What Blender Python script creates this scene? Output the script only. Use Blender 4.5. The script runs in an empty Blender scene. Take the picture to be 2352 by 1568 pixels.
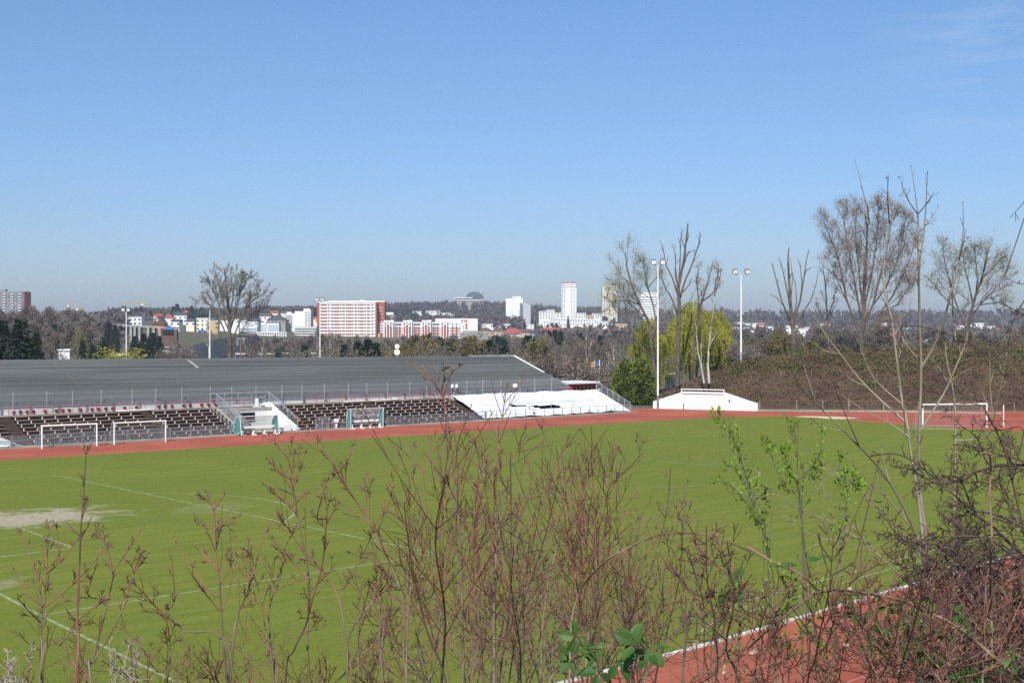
import bpy, math, random
import numpy as np
from mathutils import Vector, Quaternion
R_ = math.radians
C = bpy.context.scene.collection
scene = bpy.context.scene

# ---------------------------------------------------------------- camera
# pixel units: the photograph at 2352 x 1568; f in those units; world +Y is the camera's heading, pitch level is z = 0
F, U0, V0, TILT, EYE = 2946.0, 1176.0, 784.0, -0.0068, 9.1
cam_data = bpy.data.cameras.new("camera"); cam = bpy.data.objects.new("camera", cam_data); C.objects.link(cam)
cam.location = (0, 0, EYE); cam.rotation_euler = (math.pi / 2 + TILT, 0, 0)
cam_data.sensor_width = 36.0; cam_data.lens = 36.0 * F / 2352.0
cam_data.clip_start = 0.2; cam_data.clip_end = 20000
scene.camera = cam

# ---------------------------------------------------------------- light
SUN_EL, SUN_AZ = R_(42), R_(180 + 10)      # azimuth clockwise from +Y: behind the camera, to its left
sun_dir = Vector((math.sin(SUN_AZ) * math.cos(SUN_EL), math.cos(SUN_AZ) * math.cos(SUN_EL), math.sin(SUN_EL)))
sun_data = bpy.data.lights.new("sun", 'SUN'); sun_data.energy = 4.3; sun_data.angle = R_(0.5); sun_data.color = (1.0, 0.95, 0.88)
sun = bpy.data.objects.new("sun", sun_data); C.objects.link(sun)
sun.rotation_mode = 'QUATERNION'; sun.rotation_quaternion = sun_dir.to_track_quat('Z', 'Y')
world = bpy.data.worlds.new("World"); scene.world = world; world.use_nodes = True
wn, wl = world.node_tree.nodes, world.node_tree.links
bg = wn['Background']; bg.inputs[1].default_value = 0.10
sky = wn.new('ShaderNodeTexSky'); sky.sky_type = 'NISHITA'; sky.sun_disc = False
sky.sun_elevation = SUN_EL; sky.sun_rotation = SUN_AZ; sky.air_density = 1.0; sky.dust_density = 0.6; sky.ozone_density = 3.0
# thin cirrus, a pattern over sky directions
geo = wn.new('ShaderNodeTexCoord'); mp = wn.new('ShaderNodeMapping'); mp.inputs['Scale'].default_value = (3.0, 1.0, 16.0); mp.inputs['Rotation'].default_value = (0, R_(20), 0)
nz = wn.new('ShaderNodeTexNoise'); nz.inputs['Scale'].default_value = 2.6; nz.inputs['Detail'].default_value = 6; nz.inputs['Roughness'].default_value = 0.6
wl.new(geo.outputs['Generated'], mp.inputs['Vector']); wl.new(mp.outputs[0], nz.inputs['Vector'])
rmp = wn.new('ShaderNodeMapRange'); rmp.inputs[1].default_value = 0.5; rmp.inputs[2].default_value = 0.85; rmp.inputs[3].default_value = 0.0; rmp.inputs[4].default_value = 0.36
wl.new(nz.outputs['Fac'], rmp.inputs[0])
# the cirrus patch lies in one part of the sky (direction about az 21 deg, el 13 deg)
dp = wn.new('ShaderNodeVectorMath'); dp.operation = 'DOT_PRODUCT'; dp.inputs[1].default_value = Vector((0.372, 0.9, 0.227)).normalized()
wl.new(geo.outputs['Generated'], dp.inputs[0])
rm2 = wn.new('ShaderNodeMapRange'); rm2.interpolation_type = 'SMOOTHSTEP'; rm2.inputs[1].default_value = math.cos(R_(7.5)); rm2.inputs[2].default_value = math.cos(R_(2.0))
wl.new(dp.outputs['Value'], rm2.inputs[0])
mul = wn.new('ShaderNodeMath'); mul.operation = 'MULTIPLY'; wl.new(rmp.outputs[0], mul.inputs[0]); wl.new(rm2.outputs[0], mul.inputs[1])
tint = wn.new('ShaderNodeMix'); tint.data_type = 'RGBA'; tint.blend_type = 'MULTIPLY'; tint.inputs[0].default_value = 1.0
ez = wn.new('ShaderNodeSeparateXYZ'); wl.new(geo.outputs['Generated'], ez.inputs[0])
er = wn.new('ShaderNodeValToRGB'); wl.new(ez.outputs['Z'], er.inputs[0])      # air colour of this day: cooler and deeper than the model sky near the ground
er.color_ramp.elements[0].position = 0.0; er.color_ramp.elements[0].color = (0.63, 0.69, 0.90, 1); er.color_ramp.elements[1].position = 0.30; er.color_ramp.elements[1].color = (0.66, 0.87, 1.03, 1)
wl.new(er.outputs[0], tint.inputs[7])
wl.new(sky.outputs[0], tint.inputs[6])
mx = wn.new('ShaderNodeMix'); mx.data_type = 'RGBA'; wl.new(mul.outputs[0], mx.inputs[0]); wl.new(tint.outputs[2], mx.inputs[6]); mx.inputs[7].default_value = (6.0, 6.3, 6.8, 1)
wl.new(mx.outputs[2], bg.inputs[0])
scene.view_settings.view_transform = 'Standard'; scene.view_settings.look = 'None'; scene.view_settings.gamma = 1.0
scene.view_settings.exposure = 0.38
scene.cycles.max_bounces = 6; scene.cycles.diffuse_bounces = 2; scene.cycles.glossy_bounces = 2; scene.cycles.transmission_bounces = 4
scene.cycles.transparent_max_bounces = 8; scene.cycles.volume_bounces = 0; scene.cycles.use_denoising = False

# ---------------------------------------------------------------- geometry of the view and of the pitch
def ray(u, v):
    x = (u - U0) / F; y = (V0 - v) / F; c, s = math.cos(TILT), math.sin(TILT)
    return (x, c - y * s, s + y * c)
def at(u, v, D):
    d = ray(u, v); t = D / d[1]; return Vector((d[0] * t, D, EYE + d[2] * t))
def gp(u, v, z=0.0):
    d = ray(u, v); t = (z - EYE) / d[2]; return Vector((d[0] * t, d[1] * t, z))
YA, CX, CY = 0.7089, -15.56, -61.94       # the pitch's own axes: x along its length, y across, y = 0 at its middle
ca, sa = math.cos(YA), math.sin(YA)
def PC(x, y, z=0.0):
    a, b = x - CX, y - CY; return Vector((ca * a - sa * b, sa * a + ca * b, z))
def topc(p): return Vector((ca * p[0] + sa * p[1] + CX, -sa * p[0] + ca * p[1] + CY, p[2]))
def planey(u, v, y):
    o = topc((0, 0, EYE)); d = ray(u, v); e = topc((d[0], d[1], EYE + d[2])) - o; return o + e * ((y - o[1]) / e[1])
def planex(u, v, x):
    o = topc((0, 0, EYE)); d = ray(u, v); e = topc((d[0], d[1], EYE + d[2])) - o; return o + e * ((x - o[0]) / e[0])
def g2(u, v): return topc(gp(u, v))

# ---------------------------------------------------------------- materials
def mat(name, col, rough=0.8, var=0.25, scale=3.0, col2=None, bump=0.0, metallic=0.0, spec=0.3, coord='pos', detail=4, stretch=(1, 1, 1), trans=0.0, lo=.35, hi=.65):
    m = bpy.data.materials.new(name); m.use_nodes = True
    n, l = m.node_tree.nodes, m.node_tree.links
    b = n['Principled BSDF']; b.inputs['Roughness'].default_value = rough; b.inputs['Metallic'].default_value = metallic
    b.inputs['Specular IOR Level'].default_value = spec
    if coord == 'pos': g = n.new('ShaderNodeNewGeometry'); src = g.outputs['Position']
    else: g = n.new('ShaderNodeTexCoord'); src = g.outputs['Object']
    mpn = n.new('ShaderNodeMapping'); mpn.inputs['Scale'].default_value = stretch; l.new(src, mpn.inputs[0])
    nn = n.new('ShaderNodeTexNoise'); nn.inputs['Scale'].default_value = scale; nn.inputs['Detail'].default_value = detail
    l.new(mpn.outputs[0], nn.inputs['Vector'])
    mr = n.new('ShaderNodeMapRange'); mr.inputs[1].default_value = lo; mr.inputs[2].default_value = hi; l.new(nn.outputs['Fac'], mr.inputs[0])
    mi = n.new('ShaderNodeMix'); mi.data_type = 'RGBA'; l.new(mr.outputs[0], mi.inputs[0])
    c2 = col2 if col2 else tuple(min(1, c * (1 + var)) for c in col)
    c1 = col if col2 else tuple(c * (1 - var) for c in col)
    mi.inputs[6].default_value = (*c1, 1); mi.inputs[7].default_value = (*c2, 1)
    l.new(mi.outputs[2], b.inputs['Base Color'])
    if bump:
        bp = n.new('ShaderNodeBump'); bp.inputs['Strength'].default_value = bump; bp.inputs['Distance'].default_value = 0.05
        l.new(nn.outputs['Fac'], bp.inputs['Height']); l.new(bp.outputs[0], b.inputs['Normal'])
    if trans:
        td = n.new('ShaderNodeBsdfTranslucent'); l.new(mi.outputs[2], td.inputs[0]); ms = n.new('ShaderNodeMixShader'); ms.inputs[0].default_value = trans
        l.new(b.outputs[0], ms.inputs[1]); l.new(td.outputs[0], ms.inputs[2]); l.new(ms.outputs[0], n['Material Output'].inputs[0])
    return m
def clear_mat(name, col, alpha, rough=0.3):
    m = bpy.data.materials.new(name); m.use_nodes = True; n, l = m.node_tree.nodes, m.node_tree.links
    b = n['Principled BSDF']; b.inputs['Base Color'].default_value = (*col, 1); b.inputs['Roughness'].default_value = rough; b.inputs['Alpha'].default_value = alpha
    return m
M = {}
M['white'] = mat('white paint', (0.78, 0.78, 0.76), 0.5, 0.05, 1.5)
M['white_wall'] = mat('white render', (0.76, 0.76, 0.73), 0.8, 0.09, 0.9, detail=8, bump=0.05)
M['tarp'] = mat('white tarpaulin', (0.74, 0.75, 0.74), 0.6, 0.10, 0.5, detail=8, bump=0.5)
M['cream'] = mat('cream render', (0.78, 0.74, 0.60), 0.8, 0.06, 0.2)
M['lwhite'] = mat('pale render', (0.74, 0.74, 0.71), 0.8, 0.06, 0.1)
M['bwhite'] = mat('cool white render', (0.80, 0.81, 0.80), 0.8, 0.04, 0.1)
M['ochre'] = mat('ochre render', (0.55, 0.38, 0.20), 0.85, 0.1, 0.2)
M['beige'] = mat('beige render', (0.46, 0.38, 0.26), 0.85, 0.12, 0.3)
M['teal_wall'] = mat('green render', (0.25, 0.42, 0.30), 0.85, 0.1, 0.3)
M['blue_wall'] = mat('pale blue render', (0.55, 0.66, 0.75), 0.85, 0.06, 0.3)
M['brick'] = mat('brick red cladding', (0.40, 0.09, 0.045), 0.85, 0.12, 0.4)
M['red_roof'] = mat('red roof tiles', (0.33, 0.085, 0.06), 0.85, 0.2, 0.5)
M['brown_roof'] = mat('brown roof tiles', (0.12, 0.075, 0.06), 0.85, 0.2, 0.5)
M['dark_roof'] = mat('dark slate roof', (0.07, 0.07, 0.08), 0.8, 0.2, 0.5)
M['glass'] = mat('window glass', (0.10, 0.13, 0.17), 0.15, 0.4, 0.3, spec=0.6)
M['concrete'] = mat('concrete', (0.30, 0.29, 0.26), 0.9, 0.2, 0.4)
M['grey_tower'] = mat('grey concrete panels', (0.24, 0.23, 0.24), 0.9, 0.12, 0.3)
M['dark'] = mat('near black', (0.010, 0.008, 0.007), 0.9, 0.3, 2.0)  # near-black, for painted shade in the bench gaps and for plain dark parts
M['plank'] = mat('weathered plank', (0.19, 0.125, 0.095), 0.85, 0.3, 1.2, stretch=(1, 1, 6))
M['plank_red'] = mat('red stained plank', (0.27, 0.165, 0.125), 0.85, 0.3, 0.6)
M['steel'] = mat('galvanised steel', (0.42, 0.45, 0.47), 0.45, 0.12, 2, metallic=0.4)
M['steel_dark'] = mat('grey painted steel', (0.17, 0.18, 0.19), 0.6, 0.2, 2)
M['red_paint'] = mat('red painted steel', (0.40, 0.045, 0.045), 0.5, 0.2, 2)
M['teal'] = clear_mat('teal sheet', (0.08, 0.31, 0.29), .85)
M['blue_paint'] = mat('blue paint', (0.06, 0.16, 0.42), 0.5, 0.1, 1)
M['yellow_paint'] = mat('yellow paint', (0.70, 0.42, 0.05), 0.5, 0.1, 1)
M['acrylic'] = clear_mat('cloudy acrylic sheet', (0.55, 0.60, 0.62), 0.45)
M['netting'] = None
M['lamp'] = mat('lamp glass', (0.75, 0.75, 0.72), 0.2, 0.05, 1, spec=0.7)

# ---------------------------------------------------------------- mesh builder
class MB:
    def __init__(s): s.v = []; s.f = []; s.n = 0; s.cur = 0; s.mi = []
    def raw(s, verts, faces):
        verts = np.asarray(verts, dtype=np.float32).reshape(-1, 3); faces = np.asarray(faces, dtype=np.int64)
        s.v.append(verts); s.f.append(faces + s.n); s.n += len(verts); s.mi.append(np.full(len(faces), s.cur)); return s
    def box(s, x0, x1, y0, y1, z0, z1):
        v = [(x0,y0,z0),(x1,y0,z0),(x1,y1,z0),(x0,y1,z0),(x0,y0,z1),(x1,y0,z1),(x1,y1,z1),(x0,y1,z1)]
        return s.raw(v, [(0,3,2,1),(4,5,6,7),(0,1,5,4),(1,2,6,5),(2,3,7,6),(3,0,4,7)])
    def quad(s, a, b, c, d): return s.raw([a, b, c, d], [(0,1,2,3)])
    def prism(s, poly, off):      # poly: list of 3D points, extruded by off
        n = len(poly); off = Vector(off); v = [Vector(p) for p in poly] + [Vector(p) + off for p in poly]
        s.raw([tuple(p) for p in v], [(i, (i+1) % n, n + (i+1) % n, n + i) for i in range(n)])
        base = s.n - 2*n
        for k, tri in ((0, 1), (n, -1)):
            for i in range(1, n-1):
                t = (k, k+i, k+i+1) if tri < 0 else (k, k+i+1, k+i)
                s.f.append(np.array([t]) + base); s.mi.append(np.full(1, s.cur))
        return s
    def tubes(s, P, Rr, k=4):     # P (B,n,3)  Rr (B,n)
        P = np.asarray(P, dtype=np.float64); Rr = np.asarray(Rr, dtype=np.float64)
        if P.ndim == 2: P = P[None]; Rr = Rr[None]
        B, n, _ = P.shape
        T = np.empty_like(P); T[:, 1:-1] = P[:, 2:] - P[:, :-2]; T[:, 0] = P[:, 1] - P[:, 0]; T[:, -1] = P[:, -1] - P[:, -2]
        T /= np.linalg.norm(T, axis=2, keepdims=True) + 1e-9
        main = P[:, -1] - P[:, 0]; ref = np.where((np.abs(main[:, 2]) > 0.7 * np.linalg.norm(main, axis=1))[:, None], np.array([1., 0.1, 0]), np.array([0.1, 0, 1.]))
        N1 = np.cross(T, ref[:, None, :]); N1 /= np.linalg.norm(N1, axis=2, keepdims=True) + 1e-9
        N2 = np.cross(T, N1)
        a = np.arange(k) * 2 * math.pi / k
        V = P[:, :, None, :] + Rr[:, :, None, None] * (np.cos(a)[None, None, :, None] * N1[:, :, None, :] + np.sin(a)[None, None, :, None] * N2[:, :, None, :])
        idx = np.arange(B * n * k).reshape(B, n, k); r = np.roll(idx, -1, axis=2)
        Fq = np.stack([idx[:, :-1], r[:, :-1], r[:, 1:], idx[:, 1:]], axis=-1).reshape(-1, 4)
        return s.raw(V.reshape(-1, 3), Fq)
    def bar(s, a, b, r, k=6):
        a, b = Vector(a), Vector(b); s.tubes([[tuple(a), tuple(b)]], [[r, r]], k)
        d = (b - a).normalized(); return s
    def path(s, pts, r, k=6):
        pts = [tuple(p) for p in pts]; rr = r if hasattr(r, '__len__') else [r] * len(pts)
        return s.tubes([pts], [rr], k)
    def leaves(s, P, size, rng, aspect=0.6, up=0.0, dirs=None):   # one small quad per point
        P = np.asarray(P, dtype=np.float64); N = len(P)
        if N == 0: return s
        a = rng.normal(size=(N, 3)) if dirs is None else np.asarray(dirs) + rng.normal(size=(N, 3)) * 0.35
        a /= np.linalg.norm(a, axis=1, keepdims=True) + 1e-9
        b = rng.normal(size=(N, 3)); b[:, 2] *= (1 - up); b -= (b * a).sum(1, keepdims=True) * a; b /= np.linalg.norm(b, axis=1, keepdims=True) + 1e-9
        sz = (size * (0.6 + 0.8 * rng.random(N)))[:, None]
        V = np.stack([P - b * sz * aspect * .5 + a * sz * .35, P, P + b * sz * aspect * .5 + a * sz * .35, P + a * sz], axis=1)
        V[:, 1] = P - a * sz * .1
        V = np.stack([V[:, 1], V[:, 2], V[:, 3], V[:, 0]], axis=1)
        return s.raw(V.reshape(-1, 3), np.arange(N * 4).reshape(N, 4))
    def mesh(s, name, m, smooth=False):
        me = bpy.data.meshes.new(name)
        V = np.concatenate(s.v); me.vertices.add(len(V)); me.vertices.foreach_set('co', V.ravel())
        idx = np.concatenate([f.ravel() for f in s.f]).astype(np.int32); tot = np.concatenate([np.full(len(f), f.shape[1]) for f in s.f]).astype(np.int32)
        st = np.concatenate([[0], np.cumsum(tot)[:-1]]).astype(np.int32)
        me.loops.add(len(idx)); me.loops.foreach_set('vertex_index', idx)
        me.polygons.add(len(tot)); me.polygons.foreach_set('loop_start', st); me.polygons.foreach_set('loop_total', tot)
        me.update(calc_edges=True)
        if s.cur: me.polygons.foreach_set('material_index', np.concatenate(s.mi).astype(np.int32))
        me.validate()
        me.polygons.foreach_set('use_smooth', np.full(len(me.polygons), bool(smooth)))
        for q in (m if isinstance(m, (list, tuple)) else [m]): me.materials.append(q)
        return me
    def obj(s, name, m, parent=None, smooth=False): return link(name, s.mesh(name, m, smooth), parent)
def link(name, me, parent=None, loc=None, rz=None):
    o = bpy.data.objects.new(name, me); C.objects.link(o); o.parent = parent
    if loc is not None: o.location = loc
    if rz is not None: o.rotation_euler = (0, 0, rz)
    return o
def tag(o, label=None, cat=None, group=None, kind=None):
    for k, v in (('label', label), ('category', cat), ('group', group), ('kind', kind)):
        if v: o[k] = v
    return o
def empty(name, loc=(0, 0, 0), rz=0.0): return link(name, None, None, loc, rz)
def pitch_frame(o): o.location = PC(0, 0, 0); o.rotation_euler = (0, 0, YA); return o
def pthing(name, label, cat, group=None): return tag(pitch_frame(empty(name)), label, cat, group)
rng = np.random.default_rng(7); rnd = random.Random(11)
ORD = 'first second third fourth fifth sixth seventh eighth ninth tenth eleventh twelfth thirteenth fourteenth fifteenth sixteenth seventeenth eighteenth nineteenth twentieth'.split()
def ordinal(i):
    if i < 20: return ORD[i]
    t, u_ = divmod(i + 1, 10); tens = {2: 'twent', 3: 'thirt', 4: 'fort', 5: 'fift'}[t]
    return tens + 'ieth' if u_ == 0 else tens + 'y-' + ORD[u_ - 1]
# ================================================================ THE SETTING
# ---- terrain: table of ground height as seen (v) at depth D for columns u
DEP = [0, 60, 250, 400, 700, 900, 1200, 1600, 2000, 2400, 3200, 6000]
COLU = [-900, 0, 200, 300, 450, 700, 1000, 1080, 1150, 1300, 1500, 1750, 2000, 2400, 3300]
TV = {  # v at D = 700, 900, 1200, 1600, 2000, 2400
 -900: (780, 765, 742, 736, 730, 726), 0: (780, 765, 742, 736, 730, 726), 200: (785, 768, 746, 740, 737, 734), 300: (782, 757, 726, 722, 722, 722), 450: (786, 761, 730, 722, 720, 718),
 700: (795, 783, 754, 728, 720, 717), 1000: (797, 788, 769, 740, 713, 712), 1080: (797, 788, 769, 740, 710, 711), 1150: (797, 788, 769, 743, 713, 713), 1300: (797, 788, 771, 744, 726, 722),
 1500: (797, 788, 771, 748, 730, 723), 1750: (797, 788, 773, 754, 732, 725), 2000: (797, 788, 773, 755, 732, 725), 2400: (797, 788, 773, 755, 732, 725), 3300: (797, 788, 773, 755, 732, 725)}
def zrow(c):
    z = [0.0, 0.0, -0.3, 0.3]
    for D, v in zip(DEP[4:10], TV[c]): z.append(EYE + (764 - v) * D / F)
    return z + [z[-1] * .9, 0.0]
ZT = np.array([zrow(c) for c in COLU])
def zt(u, D):
    i = min(max(np.searchsorted(COLU, u) - 1, 0), len(COLU) - 2); a = min(max((u - COLU[i]) / (COLU[i+1] - COLU[i]), 0), 1)
    row = ZT[i] * (1 - a) + ZT[i+1] * a; return float(np.interp(D, DEP, row))
def u_of(x, y): return U0 + F * x / max(y, 1)
M['ground'] = mat('meadow ground', (0.085, 0.095, 0.035), 0.95, 0.3, 0.02, col2=(0.12, 0.10, 0.06))
b = MB(); us = np.concatenate([np.linspace(-900, 3300, 90)]); ds = np.array([-200, -60, 0, 60, 120, 180, 250, 300, 350, 400, 500, 600, 700, 800, 900, 1000, 1100, 1200, 1400, 1600, 1800, 2000, 2200, 2400, 2800, 3200, 4500, 6000, 9000], dtype=float)
V = []
for D in ds:
    for u in us:
        if D <= 60: x = (u - 1200) / 2100 * 400.0; V.append((x, D, -0.06))
        else:
            x = (u - U0) / F * D; x2 = (u - 1200) / 2100 * 400.0; w = min(1, (D - 60) / 190.0); V.append((x2 * (1 - w) + x * w if D < 250 else x, D, zt(u, min(D, 6000)) - 0.06 if D > 200 else -0.06))
n = len(us); fs = [(j*n+i, j*n+i+1, (j+1)*n+i+1, (j+1)*n+i) for j in range(len(ds)-1) for i in range(n-1)]
tag(b.raw(V, fs).obj('ground', M['ground'], smooth=True), kind='structure')

# ---- running track, lawn, markings (pitch frame)
def sheet(poly, z, m, name, kind='structure'):
    b = MB(); me = bpy.data.meshes.new(name); me.from_pydata([(x, y, z) for x, y in poly], [], [list(range(len(poly)))]); me.update(); me.materials.append(m)
    return tag(pitch_frame(link(name, me)), kind=kind)
M['track'] = mat('red track surface', (0.32, 0.078, 0.045), 0.9, 0.1, 0.18, col2=(0.42, 0.112, 0.060), coord='obj', detail=9)
track_edge = [(-70, 40), (89.5, 40.2), (95, 45.5), (98.3, 44.5), (103.6, 33.0), (107.2, 30.6), (112, 25.5), (118, 20.5), (126, 16), (138, 9), (142, -10), (138, -47), (-70, -47)]
sheet(track_edge, 0.0, M['track'], 'running_track')
# lawn material: mown bands, fine grass grain, worn goal mouth
m = bpy.data.materials.new('mown grass'); m.use_nodes = True; n_, l_ = m.node_tree.nodes, m.node_tree.links; bs = n_['Principled BSDF']; bs.inputs['Roughness'].default_value = 0.9; bs.inputs['Specular IOR Level'].default_value = 0.15
tc = n_.new('ShaderNodeTexCoord')
def noise(scale, detail=4, st=(1, 1, 1), rot=0.0, rough=0.55):
    mp_ = n_.new('ShaderNodeMapping'); mp_.inputs['Scale'].default_value = st; mp_.inputs['Rotation'].default_value = (0, 0, rot); l_.new(tc.outputs['Object'], mp_.inputs[0])
    k = n_.new('ShaderNodeTexNoise'); k.inputs['Scale'].default_value = scale; k.inputs['Detail'].default_value = detail; k.inputs['Roughness'].default_value = rough; l_.new(mp_.outputs[0], k.inputs['Vector']); return k.outputs['Fac']
def rng_node(src, a, b_, c=0.0, d=1.0):
    k = n_.new('ShaderNodeMapRange'); k.interpolation_type = 'SMOOTHSTEP'
    for i, x in zip((1, 2, 3, 4), (a, b_, c, d)): k.inputs[i].default_value = x
    l_.new(src, k.inputs[0]); return k.outputs[0]
def mixc(f, a, b_, bt='MIX'):
    k = n_.new('ShaderNodeMix'); k.data_type = 'RGBA'; k.blend_type = bt
    if isinstance(f, float): k.inputs[0].default_value = f
    else: l_.new(f, k.inputs[0])
    for i, x in ((6, a), (7, b_)):
        if isinstance(x, tuple): k.inputs[i].default_value = (*x, 1)
        else: l_.new(x, k.inputs[i])
    return k.outputs[2]
def math_n(op, a, b_=None):
    k = n_.new('ShaderNodeMath'); k.operation = op; k.use_clamp = False
    for i, x in ((0, a), (1, b_)):
        if x is None: continue
        if isinstance(x, (int, float)): k.inputs[i].default_value = x
        else: l_.new(x, k.inputs[i])
    return k.outputs[0]
base = mixc(rng_node(noise(0.045, 5), .38, .62), (0.146, 0.176, 0.020), (0.180, 0.198, 0.026))
base = mixc(rng_node(noise(0.9, 5, (0.22, 1.6, 1), 0.7), .38, .62), base, (0.128, 0.166, 0.018))
base = mixc(rng_node(noise(14, 3), .35, .7, 0, .55), base, (0.19, 0.205, 0.035))
base = mixc(rng_node(noise(6, 4, (1, 1, 1)), .5, .72, 0, .5), base, (0.075, 0.110, 0.012))
sep = n_.new('ShaderNodeSeparateXYZ'); l_.new(tc.outputs['Object'], sep.inputs[0])
def worn(cx, cy, rx, ry, rot, strength, nlo=.36, nhi=.62):
    mp_ = n_.new('ShaderNodeMapping'); mp_.vector_type = 'TEXTURE'; mp_.inputs['Location'].default_value = (cx, cy, 0); mp_.inputs['Rotation'].default_value = (0, 0, rot); mp_.inputs['Scale'].default_value = (rx, ry, 1e6)
    l_.new(tc.outputs['Object'], mp_.inputs[0]); ln = n_.new('ShaderNodeVectorMath'); ln.operation = 'LENGTH'; l_.new(mp_.outputs[0], ln.inputs[0])
    d = math_n('ADD', ln.outputs['Value'], math_n('MULTIPLY', math_n('SUBTRACT', noise(0.8, 6, (1, 1, 1)), .5), 2.1))
    f = rng_node(d, 1.0, 0.35, 0.0, strength); return math_n('MULTIPLY', f, rng_node(noise(3.5, 6, (1, 1, 1), 0, .7), nlo, nhi, .25, 1.0))
wa, wb = g2(-140, 1215), g2(330, 1163); wd = wb - wa
W1 = worn((wa[0] + wb[0]) / 2 - 1.0, (wa[1] + wb[1]) / 2, wd.length / 2 * 1.05, 3.6, math.atan2(wd[1], wd[0]), 1.0, .30, .55)
W2 = worn(*g2(480, 1168)[:2], 3.2, 2.0, .3, .2)
W3 = worn(*g2(-10, 1345)[:2], 2.0, 0.8, .6, .5)
W4 = worn(*g2(2170, 985)[:2], 4.5, 1.2, -.8, .8)
for w in (W1, W2, W3, W4): base = mixc(w, base, (0.40, 0.345, 0.25))
l_.new(base, bs.inputs['Base Color'])
bp = n_.new('ShaderNodeBump'); bp.inputs['Strength'].default_value = 0.5; bp.inputs['Distance'].default_value = 0.08; l_.new(noise(9, 6), bp.inputs['Height']); l_.new(bp.outputs[0], bs.inputs['Normal'])
M['lawn'] = m
LAWN = [(-70, 31.6), (16.7, 31.0), (41, 30.1), (70, 29.6), (84, 28.6), (92, 27.6), (97.5, 25.0), (98.5, 21), (97, 12.6), (96.3, 0), (96, -20), (94, -36.6), (33, -35.7), (13.6, -37.3), (-70, -41.5)]
sheet(LAWN, 0.02, M['lawn'], 'lawn')
M['line'] = mat('chalk line', (0.25, 0.30, 0.14), 0.9, 0.35, 2.5, coord='obj', lo=.3, hi=.7)
M['kerbwhite'] = mat('white kerb paint', (0.60, 0.60, 0.56), 0.8, 0.25, 3.0, coord='obj')
M['lane'] = mat('lane line', (0.40, 0.17, 0.13), 0.9, 0.2, 2.0, coord='obj')
def strip(b, pts, w, z):
    pts = [Vector((p[0], p[1], 0)) for p in pts]
    L, Rr = [], []
    for i, p in enumerate(pts):
        d = (pts[min(i+1, len(pts)-1)] - pts[max(i-1, 0)]).normalized(); nrm = Vector((-d.y, d.x, 0)) * w / 2
        L.append((p.x + nrm.x, p.y + nrm.y, z)); Rr.append((p.x - nrm.x, p.y - nrm.y, z))
    n = len(pts); b.raw(L + Rr, [(n+i, n+i+1, i+1, i) for i in range(n-1)])
A_, B_, C_ = g2(134, 1093), g2(1004, 1272), g2(92, 1414)
b = MB(); lw = 0.13
strip(b, [g2(-250, 1112), A_], lw, .024); strip(b, [A_, B_], lw, .024); strip(b, [B_, C_], lw, .024)
strip(b, [g2(-200, 1262), g2(0, 1365), C_, g2(430, 1580), g2(700, 1730)], lw, .028)       # goal line
gd = g2(167, 1258.5); strip(b, [g2(44, 1212), gd], lw, .024); strip(b, [gd, g2(-60, 1287)], lw, .024)  # goal area
spot = (A_ + B_) / 2 ; along = (A_ - B_).normalized(); perp = Vector((along.y, -along.x, 0)); c0 = spot - perp * 5.5
arc = [c0 + along * 9.15 * math.sin(t) + perp * 9.15 * math.cos(t) for t in np.linspace(-0.93, 0.93, 40)]
strip(b, arc, lw, .024)
strip(b, [g2(1610, 1452), g2(1697, 1386), g2(2106, 1274), g2(2400, 1200)], lw, .024); strip(b, [g2(1720, 1405), g2(2000, 1320), g2(2130, 1285)], .08, .024)   # touch line
strip(b, [g2(1285, 1042), g2(1454, 1054), g2(1670, 1073)], lw * .8, .024)
cc = g2(1420, 1082); strip(b, [cc + Vector((9.15 * math.cos(t), 9.15 * math.sin(t), 0)) for t in np.linspace(0, 2 * math.pi, 48)], lw * .8, .028)
b2 = b.obj('pitch_markings', M['line']); tag(pitch_frame(b2), kind='structure')
b = MB(); ke = [(-70, -41.3), (13.6, -37.25), (33, -35.65), (94, -36.6)]
for i in range(len(ke) - 1):
    for j in range(6):
        p = [Vector((ke[i][0] + (ke[i+1][0] - ke[i][0]) * k, ke[i][1] + (ke[i+1][1] - ke[i][1]) * k, 0)) for k in (j / 6, (j + .985) / 6)]
        d = (p[1] - p[0]).normalized(); q = Vector((d.y, -d.x, 0)) * .065
        b.prism([(p[0] + q)[:2] + (0.0,), (p[1] + q)[:2] + (0.0,), (p[1] - q)[:2] + (0.0,), (p[0] - q)[:2] + (0.0,)], (0, 0, .055))
tag(pitch_frame(b.obj('track_kerb', M['kerbwhite'])), kind='structure')
b = MB()
for k in range(1, 7):
    o = 1.25 * k; strip(b, [(-70, -41.3 - o), (13.6, -37.25 - o), (33, -35.65 - o), (94, -36.6 - o), (120, -36 - o)], .055, .004)
strip(b, [(-70, 31.9), (16.7, 31.25), (41, 30.35), (70, 29.85), (84, 28.85), (93, 27.7)], .09, .004)
for (a, c) in (((415, 1013), (505, 1026)), ((690, 1000), (768, 1008)), ((775, 993), (850, 1001)), ((1030, 975), (1110, 982))):
    strip(b, [g2(*a), g2(*c)], .07, .008)
tag(pitch_frame(b.obj('track_markings', M['lane'])), kind='structure')
M['sand'] = mat('pale sand', (0.62, 0.52, 0.36), 0.95, 0.15, 1.0, coord='obj')
sp = [g2(1815, 957.5), g2(1850, 955), g2(1925, 957), g2(1975, 959.5), g2(1935, 962.5), g2(1870, 961)]
sheet([(p[0], p[1]) for p in sp][::-1], .012, M['sand'], 'sand_pit_surface')
M['asphalt'] = mat('grey asphalt', (0.13, 0.125, 0.12), 0.9, 0.2, 0.4, coord='obj')
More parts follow.
